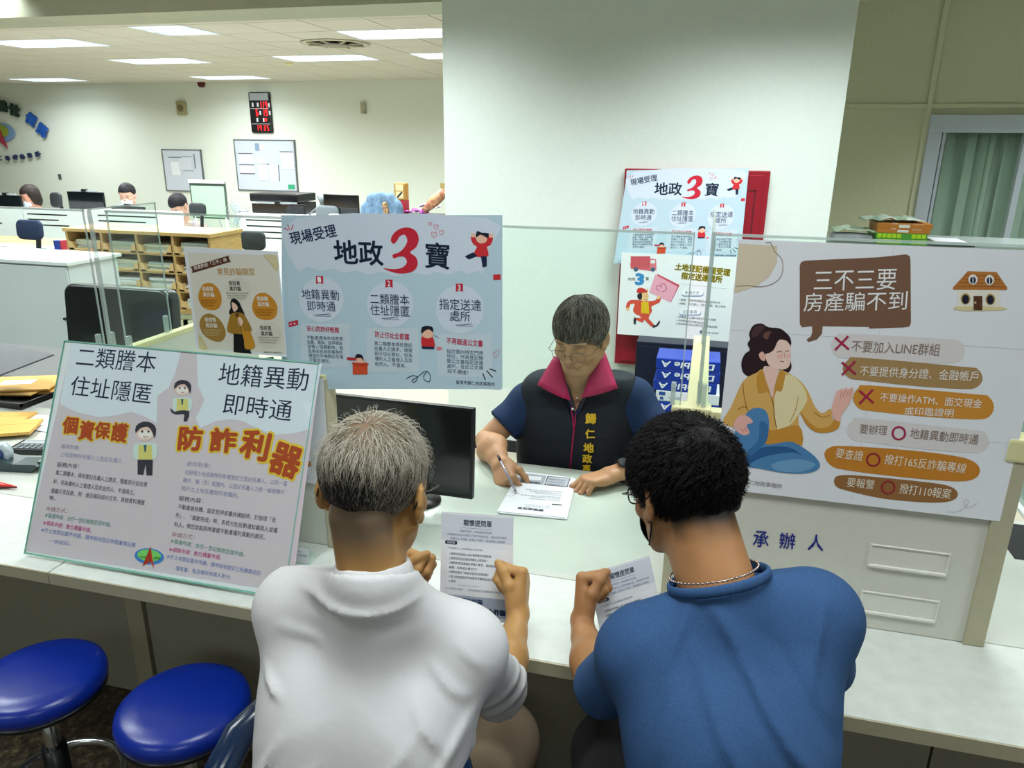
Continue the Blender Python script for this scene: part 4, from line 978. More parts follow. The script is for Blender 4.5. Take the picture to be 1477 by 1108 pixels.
# clear screens standing on the partitions
def screen(lab, x0, x1, y=None, z0=None, yy=None, zt=ZA):
    z0 = ZT+.0015 if z0 is None else z0
    t = empty('acrylic_screen', lab, 'screen', ((x0+x1)/2, (yy[0]+yy[1])/2 if yy else y, z0), group='clear screens on the partitions'); c = Vector(t.location)
    L = lambda a: tuple(Vector(a)-c); e = .0022; th = .0016
    if yy:
        y0, y1 = yy
        MB().box(L((x0-th, y0+e, z0+e)), L((x0+th, y1-e, zt-e)), M_clear2).build('sheet', t)
        f = MB()
        for lo, hi in (((x0-.004, y0-.004, z0), (x0+.004, y0+.004, zt)), ((x0-th*1.3, y1-e, z0), (x0+th*1.3, y1, zt)), ((x0-.003, y0, zt-e*1.5), (x0+.003, y1, zt))): f.box(L(lo), L(hi), M_cledge)
        f.build('polished_edge', t)
    else:
        MB().box(L((x0+e, y-th, z0+e)), L((x1-e, y+th, zt-e)), M_clear).build('sheet', t)
        f = MB()
        for lo, hi in (((x0, y-th*1.4, z0), (x0+e*1.3, y+th*1.4, zt)), ((x1-e*1.3, y-th*1.4, z0), (x1, y+th*1.4, zt)), ((x0, y-.004, zt-.005), (x1, y+.004, zt))): f.box(L(lo), L(hi), M_cledge)
        f.build('polished_edge', t)
    for u in (0, 1):       # little foot clamps
        if yy: a = (x0, yy[0]+.01+u*(yy[1]-yy[0]-.03), z0)
        else: a = (x0+.012+u*(x1-x0-.03), y, z0)
        MB().box(L((a[0]-.005, a[1]-.006, z0)), L((a[0]+.005, a[1]+.006, z0+.05)), M_cledge, bev=.001).build('foot_clamp', t)
    return t
xa = aty(120, 303, YP).x; xb = aty(152, 303, YP).x; xc = aty(1003, 335, YP).x; xd = aty(1060, 338, YP).x
screen('clear acrylic screen at the left border above the envelopes', -3.2, xa, YP)
screen('wide clear acrylic screen holding the wide blue poster in front of the officer', xb, xc, YP, z0=ZT+.004)
screen('clear acrylic screen holding the top of the brown and orange poster', xc+.035, XRP1+.62, YP, z0=ZT+.006)
screen('short clear side screen behind the small cream poster, on the left divider', XDL, 0, yy=(YP+.02, YP+.26), z0=ZT+.0015)
screen('short clear side screen beside the officer, on the right divider', XDR+.012, 0, yy=(YP+.02, YP+.60), z0=ZT+.0015)

# ------------------------------------------------------------------ posters and boards
def poster(name, lab, cat, tl, br, Y, artf, view, thick=.0007, base='paper', off=0.0, group=None):
    a = aty(*tl, Y); b = aty(*br, Y); x0, x1, z1, z0 = a.x, b.x, a.z, b.z
    root = sheet(name, lab, cat, (x0, Y-thick, z0), (1, 0, 0), (0, 0, 1), x1-x0, z1-z0, None, group=group)
    W_, H_ = x1-x0, z1-z0; nx, ny = 14, 10
    rows = [[(W_*i/nx, H_*j/ny, .0) for i in range(nx+1)] for j in range(ny+1)]
    o = MB().box((0, 0, -thick), (W_, H_, 0), MATS[base]).build('paper', root)
    A = Art((x0, Y-thick, z0), (1, 0, 0), (0, 0, 1), view); artf(A); A.build('printed_artwork', root)
    return root, W_, H_, A
three, tw, th_, A3 = poster('wide_poster', 'wide pale blue poster with a big red 3, taped to the clear screen', 'poster', (405, 311), (722, 563), YP-.006, art_three, (400, 300, 360/1477))
poster('small_poster', 'small cream poster with orange and brown circles and a woman in an ochre coat', 'poster', (265, 356), (414, 515), YP-.012, art_cream, (240, 340, 180/1108))
brn, bw, bh, AB = poster('large_poster', 'large white poster with brown speech bubble, seated woman and orange bars', 'poster', (1066, 345), (1442, 752), YP-.020, art_brown, (1030, 330, 447/1477))
# the same design again on the left partition, only its right strip shows beside the board
w0 = XLP-.020-bw
cp = brn.copy(); col.objects.link(cp); cp.location.x = w0; cp.location.z = brn.location.z-.02; cp['label'] = 'white poster with orange bars mostly hidden behind the reclining board'
cp.scale = (1, 1, 1)
for ch in brn.children: c2 = ch.copy(); col.objects.link(c2); c2.parent = cp
cp.scale = (.9, .53, 1); cp.location.z = ZT-.005-bh*.53; cp.location.x = XLP-.010-bw*.9
# adhesive joints of the large poster: it is made of taped sheets
tp = MB(); tm = mat('sheet_joint', '#cfd3dc', rough=.6)
for zz in (.31, .66): tp.box((.0, bh*zz, .0001), (bw, bh*zz+.0008, .0003), tm)
tp.box((bw*.50, 0, .0001), (bw*.5+.0008, bh, .0003), tm); tp.build('taped_joint', brn)

# reclining board on the ledge
lean = R(25); ub = Vector((0, math.sin(lean), math.cos(lean)))
bl = atz(38, 797, ZC+.008); brp = atz(408, 866, ZC+.008)
org = Vector((bl.x, (bl.y+brp.y)/2, ZC+.008))
def board_pt(x, y):
    n = Vector((1, 0, 0)).cross(ub); d = ray(x, y); t = (org-CAM).dot(n)/d.dot(n); q = CAM+d*t-org
    return q.x, q.dot(ub)
W_ = brp.x-bl.x; H_ = board_pt(105, 492)[1]
print('board', W_, H_, board_pt(105, 492), board_pt(470, 526), board_pt(38, 797))
bd = sheet('display_board', 'large reclining acrylic display board with lilac print standing on the ledge', 'sign', org, (1, 0, 0), ub, W_, H_, None)
MB().box((.004, .004, -.0009), (W_-.004, H_-.004, -.0002), PAPER).build('printed_sheet', bd)
MB().box((0, 0, -.004), (W_, H_, -.001), mat('board_back', '#d8e4e2', rough=.3)).build('back_plate', bd)
e_ = MB(); g_ = .003
for lo, hi in (((0, H_-g_, -.004), (W_, H_, .0025)), ((0, 0, -.004), (W_, g_, .0025)), ((0, 0, -.004), (.0015, H_, .0025)), ((W_-.0015, 0, -.004), (W_, H_, .0025))): e_.box(lo, hi, M_gr_edge)
e_.build('green_edge', bd)
A = Art(org, (1, 0, 0), ub, (30, 480, 440/1283)); art_board(A); A.build('printed_artwork', bd, Matrix.Translation((0, 0, 0)))
MB().box((.002, .002, .0021), (W_-.002, H_-.002, .0024), glassmat('board_glass', (.98, 1, .99), refl=.02)).build('cover_sheet', bd)
# its back leg, a bent sheet
LL = H_*.58*math.cos(lean)/math.cos(R(10))
MB().box((W_*.35, -LL, -.003), (W_*.65, 0, 0), MATS['board_back'], M=Matrix.Translation((0, H_*.58, -.0045)) @ Matrix.Rotation(R(35), 4, 'X')).build('back_leg', bd)
# ------------------------------------------------------------------ things on the column
redm = mat('red_lacquer', '#8e1426', rough=.45, bump=.1, scale=20, spec=.4)
a = aty(902, 243, CY-.03); b = aty(1110, 260, CY-.03); zb = .62
rb = empty('red_cabinet', 'tall dark red lacquered notice cabinet on the white column', 'cabinet', ((a.x+b.x)/2, CY-.03, zb))
W2 = (b.x-a.x)/2; Hh = a.z-zb
MB().box((-W2, -.02, 0), (W2, .029, Hh), redm, bev=.004).build('body', rb)
f = MB(); dkr = mat('dark_red_groove', '#56101c', rough=.5)
for x0, x1 in ((-W2+.03, -.02), (.02, W2-.03)):
    MB().box((x0, -.026, Hh*.02), (x1, -.020, Hh*.98), redm, bev=.002).build('door', rb)
    for lo, hi in (((x0+.03, -.0275, Hh*.55), (x0+.036, -.026, Hh-.09)), ((x1-.036, -.0275, Hh*.55), (x1-.03, -.026, Hh-.09)), ((x0+.03, -.0275, Hh-.096), (x1-.03, -.026, Hh-.09)), ((x0+.03, -.0275, Hh*.55), (x1-.03, -.026, Hh*.55+.006))): f.box(lo, hi, dkr)
f.build('groove', rb)
# copy of the wide poster
a = aty(904, 246, CY-.075); b = aty(1078, 258, CY-.075); c = aty(903, 362, CY-.075)
s_ = (b.x-a.x)/tw
cp = three.copy(); col.objects.link(cp)
for ch in three.children: c2 = ch.copy(); col.objects.link(c2); c2.parent = cp
cp['label'] = 'smaller copy of the pale blue poster with red 3, hung on the red cabinet'; cp.name = 'blue_poster'
cp.scale = (s_, s_, 1); cp.location = (a.x, CY-.075, a.z-th_*s_)
# delivery sheet below it
tl = aty(900, 364, CY-.10); br_ = aty(1062, 494, CY-.10)
dv = sheet('delivery_poster', 'white poster with a running courier and a pink envelope below the small blue poster', 'poster', (tl.x-.012, CY-.10, br_.z), (1, 0, 0), (0, 0, 1), 1, 1, None)
MB().box((0, 0, -.001), (br_.x-tl.x+.012, tl.z-br_.z, 0), mat('paper_warm', '#e9ebee', rough=.6)).build('paper', dv)
A = Art((tl.x-.012, CY-.10, br_.z), (1, 0, 0), (0, 0, 1), (870, 380, 220/1109)); art_delivery(A); A.build('printed_artwork', dv)
# black low cabinet with paper boxes on it, standing in front of the column
bc = empty('black_cabinet', 'dark blue black cabinet standing against the column beside the paper boxes', 'cabinet', (.02, 2.62, 0))
MB().box((-.33, -.10, 0), (.38, .09, .80), mat('dark_navy_metal', '#10162c', rough=.4), bev=.004).build('body', bc)
MB().box((-.32, -.108, .05), (.02, -.101, .78), mat('dark_navy_metal', '#10162c'), bev=.002).build('door', bc); MB().box((.03, -.108, .05), (.37, -.101, .78), MATS['dark_navy_metal'], bev=.002).build('door', bc)
table = empty('side_table', 'low grey trolley under the stack of paper boxes', 'table', (-.02, 2.36, 0))
MB().box((-.22, -.12, .40), (.30, .12, .42), M_grey, bev=.003).build('tabletop', table)
for x in (-.20, .28):
    for y in (-.10, .10): MB().box((x-.01, y-.01, 0), (x+.01, y+.01, .40), M_grey).build('leg', table)
M_ream = mat('ream_wrap', '#1838a0', rough=.35, spec=.5); M_reamt = mat('ream_wrap_top', '#2a66c0', rough=.3)
def ream(x, y, z, lab, white=False):
    t = empty('paper_ream', lab, 'paper ream', (x, y, z), group='wrapped reams stacked upside down')
    m = mat('label_white', '#dfe4ee', rough=.5) if white else M_ream
    MB().box((-.15, -.10, 0), (.15, .10, .054), m, bev=.004).build('wrapper', t)
    A = Art((0, 0, 0), (1, 0, 0), (0, 0, 1), (0, 0, 1)); A.pt = lambda u, v: Vector((u, v))
    if white:
        A.poly([(-.135, .03), (-.105, .03), (-.105, .048), (-.135, .048)], '#27509c', 1, raw=True); A.poly([(-.13, .008), (-.11, .008), (-.115, .022), (-.128, .022)], '#27509c', 1, raw=True)
        A.text('A4 70磅', -.09, .014, -.03, .014, -.012, '#6c7890', 1)
    else:
        V, F = glyphs('Double A', .02); mn, mx = V.min(0), V.max(0); sx = .25/(mx[0]-mn[0]); sy = .030/(mx[1]-mn[1])
        A._add([(.125-(v[0]-mn[0])*sx-(v[1]-mn[1])*sy*.15, .042-(v[1]-mn[1])*sy) for v in V], F, '#e6ecf4', 1)
    A.build('printed_lettering', t, Matrix.Translation((0, -.1002, 0)) @ Matrix.Rotation(PI/2, 4, 'X'))
    return t
rx = aty(945, 540, 2.26).x+.15
ztop = aty(945, 515, 2.26).z
ream(rx+.01, 2.36, .422, 'white labelled ream under the blue reams beside the officer', True).location.z = ztop-.054*4-.004
zr = ztop-.054*4-.004-.055
names = ['blue ream just under the white labelled one', 'next blue ream further down', 'lowest blue ream on the trolley']
z_ = zr
i = 0
while z_ > .42 and i < 3:
    ream(rx+.012, 2.36, z_, names[i]); z_ -= .0545; i += 1
table.location.z = z_+.0545-.42-.001 if i else 0
for ch in table.children:
    if ch.name.startswith('leg'): ch.scale.z = 1
for k, lb in enumerate(['blue paper ream printed upside down, directly on the white labelled one', 'middle blue paper ream of the three above the white labelled one', 'topmost blue paper ream with upside down lettering']):
    ream(rx+(-.006, .004, 0)[k], 2.36, ztop-.0545*(3-k)-.003, lb)

# ------------------------------------------------------------------ officer's monitor
def monitor(name, lab, c, w_, h_, yaw=0, tilt=0, group=None, face=True, stand=.12, z_desk=None, bar=False):
    """a flat screen; c = centre of the panel, its dark front looks along -y before yaw"""
    t = empty(name, lab, 'monitor', (c[0], c[1], z_desk), yaw, group); h0 = c[2]-z_desk
    T = Matrix.Translation((0, 0, h0)) @ Matrix.Rotation(tilt, 4, 'X')
    MB().box((-w_/2, -.008, -h_/2), (w_/2, .012, h_/2), M_black, M=T, bev=.003).box((-w_*.3, .012, -h_*.3), (w_*.3, .035, h_*.3), M_black, M=T, bev=.008).build('casing', t)
    MB().box((-w_/2+.008, -.0092, -h_/2+.012), (w_/2-.008, -.0082, h_/2-.008), mat('dark_screen', '#0b1216', rough=.12, spec=.7), M=T).build('screen', t)
    MB().box((-.03, .03, .004), (.03, .05, h0), M_black, bev=.004).build('stand_neck', t)
    MB().lathe([(0, 0), (.10, 0), (.10, .006), (.03, .012), (0, .012)], m=M_black, M=Matrix.Translation((0, .03, 0)) @ Matrix.Diagonal((1.2, .8, 1, 1))).build('stand_foot', t)
    if bar: MB().box((-w_*.36, -.02, h_/2+.004), (w_*.36, .0, h_/2+.018), mat('bar_grey', '#9aa2a8', rough=.4), M=T, bev=.003).box((-.03, -.026, h_/2+.002), (.03, .01, h_/2+.03), M_black, M=T, bev=.004).build('webcam_bar', t)
    return t
ml = aty(470, 560, .62); mr = aty(683, 588, .58); mb = aty(688, 716, .58)
mw = (Vector((mr.x, .56, 0))-Vector((ml.x, .62, 0))).length; mh = mr.z-mb.z
mon = monitor('monitor', 'black monitor with dark glossy screen standing on the desk before the officer', ((ml.x+mr.x)/2, .58, (mr.z+mb.z)/2-.003), mw, mh, yaw=R(-1), tilt=R(-4), z_desk=ZC)

# ------------------------------------------------------------------ papers, phone stand and small things on the counter
def flat_paper(name, lab, pts, z, th=.0008, m=PAPER, cat='paper', group=None):
    """pts: four corners (x,y) world, TL TR BR BL"""
    t = empty(name, lab, cat, (sum(p[0] for p in pts)/4, sum(p[1] for p in pts)/4, z), group=group); c = t.location
    o = MB().prism([(p[0]-c.x, p[1]-c.y) for p in pts][::-1], Matrix(), th, m).build('sheet', t); return t
P_ = [atz(x, y, ZC+.004) for x, y in ((750, 680), (829, 690), (815, 747), (717, 738))]
pts = [(p.x, p.y) for p in P_]
back = [(x+.006, y-.004) for x, y in pts]
flat_paper('paper_pad', 'stack of white forms under the one the officer fills in', back, ZC+.0005, .003, group='sheets under the officer hands')
t = flat_paper('form', 'printed white form the officer writes on with a pen', pts, ZC+.0045, .0008)
A = Art((0, 0, ZC+.0055), (1, 0, 0), (0, 1, 0), (680, 640, 240/1477))
A.o = Vector((t.location.x, t.location.y, ZC+.0055))
G = '#7c8290'
A.poly([(452, 262), (668, 284), (636, 368), (424, 346)], '#a9b0ba', 0); A.poly([(486, 284), (628, 296), (614, 328), (472, 318)], '#e6eaee', 1)
A.poly([(676, 288), (880, 306), (852, 388), (644, 368)], '#3c424c', 0); A.poly([(684, 294), (872, 310), (846, 382), (652, 364)], '#b8bec8', 1)
A.text('詐騙風險提醒單', 614, 344, 450, 330, -16, '#3c424c', 2, .02)
for k in range(3): A.text('注意事項反詐騙專線', 840-k*6, 330+k*22-8, 690-k*8, 318+k*22-8, -13, '#5a606c', 2)
for k, (x0, x1) in enumerate(((812, 480), (806, 520), (800, 560), (796, 440), (790, 530), (784, 510))): A.text('請問您是否被他人指示要辦理設定抵押權登記嗎'[:12+k % 3*4], x0, 418+k*16+8, x1, 395+k*16+8, -9, G, 1)
A.poly([(716, 534), (804, 542), (800, 550), (712, 543)], '#2c3038', 1); A.text('關懷提問單', 640, 600-16, 414, 577-16, -20, '#3c424c', 2, .02)
for k in range(3): A.text('親愛的客戶為保護您的財產安全請您撥冗', 700, 560+k*10-8, 470, 545+k*10-8, -6, '#9aa0ac', 1)
A.line([(296, 472), (320, 458), (350, 470), (400, 442), (440, 452)], 3, '#4a5060', 1, 2)
o = A.build('printed_text', t, Matrix.Translation((0, 0, .0010)))
# glass-like sheet on the desk
MBp = MB().box((-.78, .335, ZC-.0005), (-.20+.12, .93, ZC+.0), glassmat('desk_film', (.98, 1, .99), refl=.015)); o = MBp.build('desk_cover'); tagit(o, 'clear plastic cover sheet lying on the desktop in front of the officer', 'desk cover')
# little clear stand with a leaflet at the right end of the board
q0 = aty(386, 822, .20); q1 = aty(446, 790, .20)
st = empty('leaflet_stand', 'small clear stand with a white leaflet right of the display board', 'sign', ((q0.x+q1.x)/2, .20, ZC)); hw = (q1.x-q0.x)/2
zt_ = aty(393, 782, .20).z-ZC
MB().box((-hw, -.002, .0), (hw, .002, zt_), M_clear2).box((-hw, -.002, 0), (hw, .05, .003), M_clear2).build('holder', st)
MB().box((-hw+.002, -.0032, .004), (hw-.002, -.0022, zt_-.003), PAPER).build('leaflet', st)
A = Art((0, 0, 0), (1, 0, 0), (0, 0, 1), (0, 0, 1)); A.pt = lambda u, v: Vector((u, v))
A.text('歸仁地政事務所', -hw+.02, zt_-.016, hw-.02, zt_-.016, -.006, '#8a8fa0', 1); A.text('加入好友請掃描條碼', -hw+.008, zt_-.026, hw-.006, zt_-.026, -.006, '#8a8fa0', 1)
A.build('printed_text', st, Matrix.Translation((0, -.0033, 0)) @ Matrix.Rotation(PI/2, 4, 'X'))

# left desk: trays with envelopes, calculator, tape dispenser, pen
M_env = mat('manila_paper', '#dcae5c', rough=.7, var=.06, scale=20)
def env(x, y, z, w_, h_, rz, th, lab, flap=True):
    t = empty('envelope', lab, 'envelope', (x, y, z), rz, 'manila envelopes on the left desk')
    MB().box((-w_/2, -h_/2, 0), (w_/2, h_/2, th), M_env, bev=min(.0015, th*.4)).build('body', t)
    MB().box((-w_/2+.004, h_/2-.05, th), (w_/2-.004, h_/2-.003, th+.0008), M_env).build('flap', t)
    if flap: MB().box((-w_*.3, -h_*.1, th), (w_*.15, h_*.2, th+.0006), PAPER).build('address_label', t)
    return t
def onz(x, y, z): p = atz(x, y, z); return p.x, p.y
x, y = onz(28, 563, ZC+.04)
tr = empty('paper_tray', 'flat black tray under the upper manila envelopes', 'tray', (x-.05, y-.02, ZC))
MB().box((-.30, -.08, 0), (.16, .24, .012), M_black, bev=.002).box((-.30, -.08, .012), (.16, -.074, .024), M_black).box((-.30, -.08, .012), (-.294, .24, .024), M_black).box((.154, -.08, .012), (.16, .24, .024), M_black).build('body', tr)
x, y = x-.05, y+.05
env(x+.10, y+.10, ZC+.013, .28, .20, R(22), .010, 'olive manila envelope at the bottom of the upper pile')
env(x-.03, y+.0, ZC+.025, .26, .19, R(12), .006, 'manila envelope in the middle of the upper pile', False)
env(x-.02, y+.03, ZC+.033, .28, .20, R(24), .008, 'manila envelope with white label on top of the upper pile')
x, y = onz(10, 606, ZC+.02); env(x-.09, y, ZC+.001, .26, .18, R(18), .010, 'manila envelope lying nearer the counter, upper one of two', False)
x, y = onz(30, 620, ZC+.01); env(x-.06, y-.03, ZC+.0125, .24, .14, R(28), .012, 'thick manila envelope lying in front of the others', False)
for (px, py, k) in ((62, 605, 0), (72, 617, 1)):
    x, y = onz(px, py, ZC); t = flat_paper('form', ('white slip printed with red lines beside the envelopes', 'white slip under the calculator with a lilac print')[k], [(x-.08, y+.04), (x+.07, y+.04), (x+.06, y-.04), (x-.09, y-.04)], ZC+.0002+k*.0008)
    f = MB(); rl = mat('red_line', '#b8606c', rough=.6) if k == 0 else mat('lilac_line', '#a098c0', rough=.6)
    for u in (-.078, 0, .064): f.box((u, -.038, .0009), (u+.002, .038, .0011), rl)
    for v in (-.038, 0, .037): f.box((-.078, v, .0009), (.066, v+.002, .0011), rl)
    f.build('printed_lines', t)
x, y = onz(52, 641, ZC+.02)
ca = empty('calculator', 'dark calculator with grey display on the left desk', 'calculator', (x, y, ZC), R(12))
MB().box((-.075, -.045, 0), (.075, .045, .018), M_black, bev=.004).build('body', ca); MB().box((-.06, .008, .018), (.06, .036, .0195), mat('lcd', '#aab0b4', rough=.2)).build('display', ca)
f = MB()
for i in range(6):
    for j in range(3): f.box((-.058+i*.02, -.036+j*.013, .018), (-.044+i*.02, -.027+j*.013, .021), M_grey, bev=.001)
k_ = f.build('key', ca); k_['kind'] = 'stuff'
x, y = onz(28, 668, ZC+.02)
td = empty('tape_dispenser', 'grey green tape dispenser with a roll on the left desk', 'tape dispenser', (x-.03, y, ZC), R(10))
M_td = mat('dispenser_green', '#2f4346', rough=.3)
f = MB(); prof = [(-.12, 0), (.085, 0), (.11, .022), (.10, .028), (.03, .026), (-.05, .045), (-.12, .045)]
f.prism([(a_, b_) for a_, b_ in prof], Matrix.Translation((0, .032, 0)) @ Matrix.Rotation(PI/2, 4, 'X'), .064, M_td); f.build('body', td)
MB().cyl((-.03, -.012, .052), (-.03, .012, .052), .034, m=mat('tape', '#b8c4cc', rough=.15, spec=.8)).cyl((-.03, -.016, .052), (-.03, .016, .052), .018, m=mat('tape_core', '#27407a', rough=.4)).build('tape_roll', td)
MB().box((.098, -.014, .018), (.112, .014, .032), M_chrome).build('cutter', td)
x, y = onz(8, 702, ZC+.006)
pc = MB().tube([(x-.12, y-.004, ZC+.008), (x-.02, y, ZC+.008), (x+.035, y+.006, ZC+.006)], [(.009, .006), (.010, .006), (.003, .003)], n=10, m=mat('red_vinyl', '#d0281c', rough=.3)).build('red_pouch')
tagit(pc, 'red pointed vinyl pouch at the left border on the ledge', 'pouch')
w_p = MB().tube([(x-.12, y-.014, ZC+.004), (x-.02, y-.011, ZC+.005), (x+.037, y+.004, ZC+.006), (x-.02, y+.012, ZC+.006), (x-.12, y+.010, ZC+.006)], .0018, n=6, m=M_blackm).build('piping', pc)
# dark grey flat panel (back of a document stand) rising over the envelopes
pp = [atz(20, 502, .93), atz(78, 513, .93), atz(0, 543, .93), atz(-70, 520, .93)]
dsn = empty('document_stand', 'dark grey board of a document stand above the envelopes at the left border', 'stand', (pp[0].x-.05, pp[0].y-.05, ZC))
c = dsn.location; MB().prism([(p.x-c.x, p.y-c.y) for p in (pp[0], pp[3], pp[2], pp[1])], Matrix.Translation((0, 0, .93-ZC)), .006, mat('dark_grey_board', '#4f5357', rough=.6, var=.06)).build('board', dsn)
MB().box((-.07, -.07, 0), (-.04, -.04, .93-ZC), M_blackm).box((-.14, -.14, 0), (.03, .03, .008), M_blackm, bev=.003).build('post', dsn)

# right station beyond the partition
fz = empty('frosted_divider', 'frosted grey green divider with white lower edge at the right border', 'partition', (1.03, .75, ZC))
a = aty(1446, 690, .9); 
M_fr = mat('frosted_glass', '#8fa39a', rough=.25, spec=.6)
xf_ = atz(1452, 712, ZC+.02).x
fz.location = (xf_+.02, 1.15, ZC)
MB().box((-.015, -.75, .012), (.9, .04, .60), M_fr, bev=.003, M=Matrix.Diagonal((.02, 1, 1, 1))).build('sheet', fz)
MB().box((-.016, -.75, .002), (.016, .04, .016), M_white, bev=.002).build('lower_edge', fz)
o = MB().box((xf_-.10, .72, ZC), (xf_+.30, .93, ZC+.0015), M_blackm).build('desk_mat'); tagit(o, 'black mat on the right desk below the frosted divider', 'mat')
# low cabinet with the papers and the lime trays
SY = 3.45; zs = aty(1300, 349, SY).z
cb = empty('low_cabinet', 'white low cabinet with glossy top behind the brown and orange poster', 'cabinet', (1.7, SY+.22, 0))
MB().box((-1.03, -.22, 0), (1.6, .22, zs-.03), M_white, bev=.003).build('body', cb); MB().box((-1.05, -.24, zs-.03), (1.62, .23, zs), mat('grey_top', '#a8b2b0', rough=.15, spec=.7), bev=.003).build('top', cb)
MB().box((-1.03, -.225, zs-.055), (1.6, -.221, zs-.032), M_blackm).build('painted_shadow_gap', cb)  # solid black strip, shade under the top put in as colour
for k in range(5): MB().box((-1.0+k*.52, -.228, .06), (-1.0+k*.52+.50, -.221, zs-.07), M_white, bev=.002).build('door', cb)
def ta(x, y): p = aty(x, y, SY+.0); return p
M_lime = mat('lime_plastic', '#a8d42a', rough=.35); M_limed = mat('green_plastic', '#4c9a3c', rough=.4); M_orange = mat('orange_plastic', '#b8762c', rough=.5)
p0 = ta(1255, 344); p1 = ta(1327, 345)
tx = (p0.x+p1.x)/2; twd = p1.x-p0.x
for k, (m, hh, lab) in enumerate(((M_lime, .030, 'lower lime green mesh tray on the low cabinet'), (M_lime, .030, 'upper lime green mesh tray under the orange boxes'), (M_orange, .024, 'lower orange box file on the lime trays'), (M_orange, .028, 'upper orange box file heaped with green and white papers'))):
    z0 = zs+.0005+[0, .0305, .061, .0855][k]
    t = empty('tray' if k < 2 else 'box_file', lab, 'tray' if k < 2 else 'box', (tx+(.004, 0, .006, .010)[k], SY-.02, z0), group='lime trays and orange boxes')
    w2 = twd/2+(.0, .0, .004, .008)[k]
    if k < 2:
        f = MB().box((-w2, -.12, 0), (w2, .12, .003), M_limed).box((-w2, -.12, .003), (w2, -.116, hh), M_limed).box((-w2, .116, .003), (w2, .12, hh), M_limed).box((-w2, -.116, .003), (-w2+.004, .116, hh), M_limed).box((w2-.004, -.116, .003), (w2, .116, hh), M_limed); f.build('body', t)
        for i in range(10):
            if i in (5, 6): continue
            x0 = -w2+.008+i*(2*w2-.012)/10
            MB().box((x0, -.1225, .004), (x0+(2*w2-.012)/10-.004, -.1205, hh-.003), M_lime).build('mesh_panel', t)
    else:
        MB().box((-w2, -.12, 0), (w2, .12, hh), m, bev=.002).build('body', t)
        A = Art((0, 0, 0), (1, 0, 0), (0, 0, 1), (0, 0, 1)); A.pt = lambda u, v: Vector((u, v))
        A.poly([(-.03, .005), (.025, .005), (.025, hh-.006), (-.03, hh-.006)], '#dfe2e0', 1, raw=True); A.text('歸檔', -.065, hh-.006, -.04, hh-.006, -.010, '#e8d8c0', 1); A.text('文件夾', .04, hh-.006, .09, hh-.006, -.009, '#e8d8c0', 1)
        A.build('printed_label', t, Matrix.Translation((0, -.1205, 0)) @ Matrix.Rotation(PI/2, 4, 'X'))
def crumple(name, lab, cat, x0, x1, y0, y1, z0, amp, m, seed, rise=.0, group=None):
    rows = []; rg = random.Random(seed)
    for j in range(9):
        r_ = []
        for i in range(22):
            u, v = i/21, j/8; n_ = vnoise((u*6+seed, v*4, seed), 1)
            r_.append((x0+(x1-x0)*u, y0+(y1-y0)*v, z0+amp*(.6+n_)*(1-(2*u-1)**4*.8)+rise*u))
        rows.append(r_)
    o = MB().grid(rows, m).build(name); s = o.modifiers.new('s', 'SOLIDIFY'); s.thickness = .004; s.offset = 1
    return tagit(o, lab, cat, group)
crumple('plastic_wrap', 'crumpled green and white plastic wrap heaped on the orange boxes', 'wrap', tx-twd*.75, tx+twd*.45, SY-.12, SY+.08, zs+.118, .022, mat('green_wrap', '#5f8f74', rough=.4, var=.9, var2='#dfe6dc', scale=14), 3)
p0, p1 = ta(1197, 344), ta(1252, 344)
crumple('green_folder', 'pale green folder lying over a rolled grey newspaper on the cabinet', 'folder', p0.x, p1.x+.02, SY-.12, SY+.08, zs+.055, .018, mat('pale_green_card', '#9cc6a0', rough=.6, var=.5, var2='#e4ebe0', scale=10), 5)
o = MB().tube([(p0.x, SY-.06, zs+.024), ((p0.x+p1.x)/2, SY-.06, zs+.026), (p1.x, SY-.06, zs+.022)], [(.024, .06)]*3, n=16, m=mat('newsprint', '#b4b8c2', rough=.7, var=.2, scale=30), flat=(0, 0, 1)).build('newspaper'); tagit(o, 'rolled grey newspaper under the pale green folder', 'newspaper')
p0, p1 = ta(1330, 344), ta(1392, 350)
t = empty('magazine', 'grey magazines lying right of the lime trays on the cabinet', 'magazine', ((p0.x+p1.x)/2+.01, SY-.04, zs))
for k in range(3): MB().box((-(p1.x-p0.x)/2+k*.012, -.1, .001+k*.009), ((p1.x-p0.x)/2-k*.02, .1, .008+k*.009), mat('mag%d' % k, ('#2a2d36', '#b8bcc8', '#d4d7de')[k], rough=.5), bev=.001).build('issue', t)

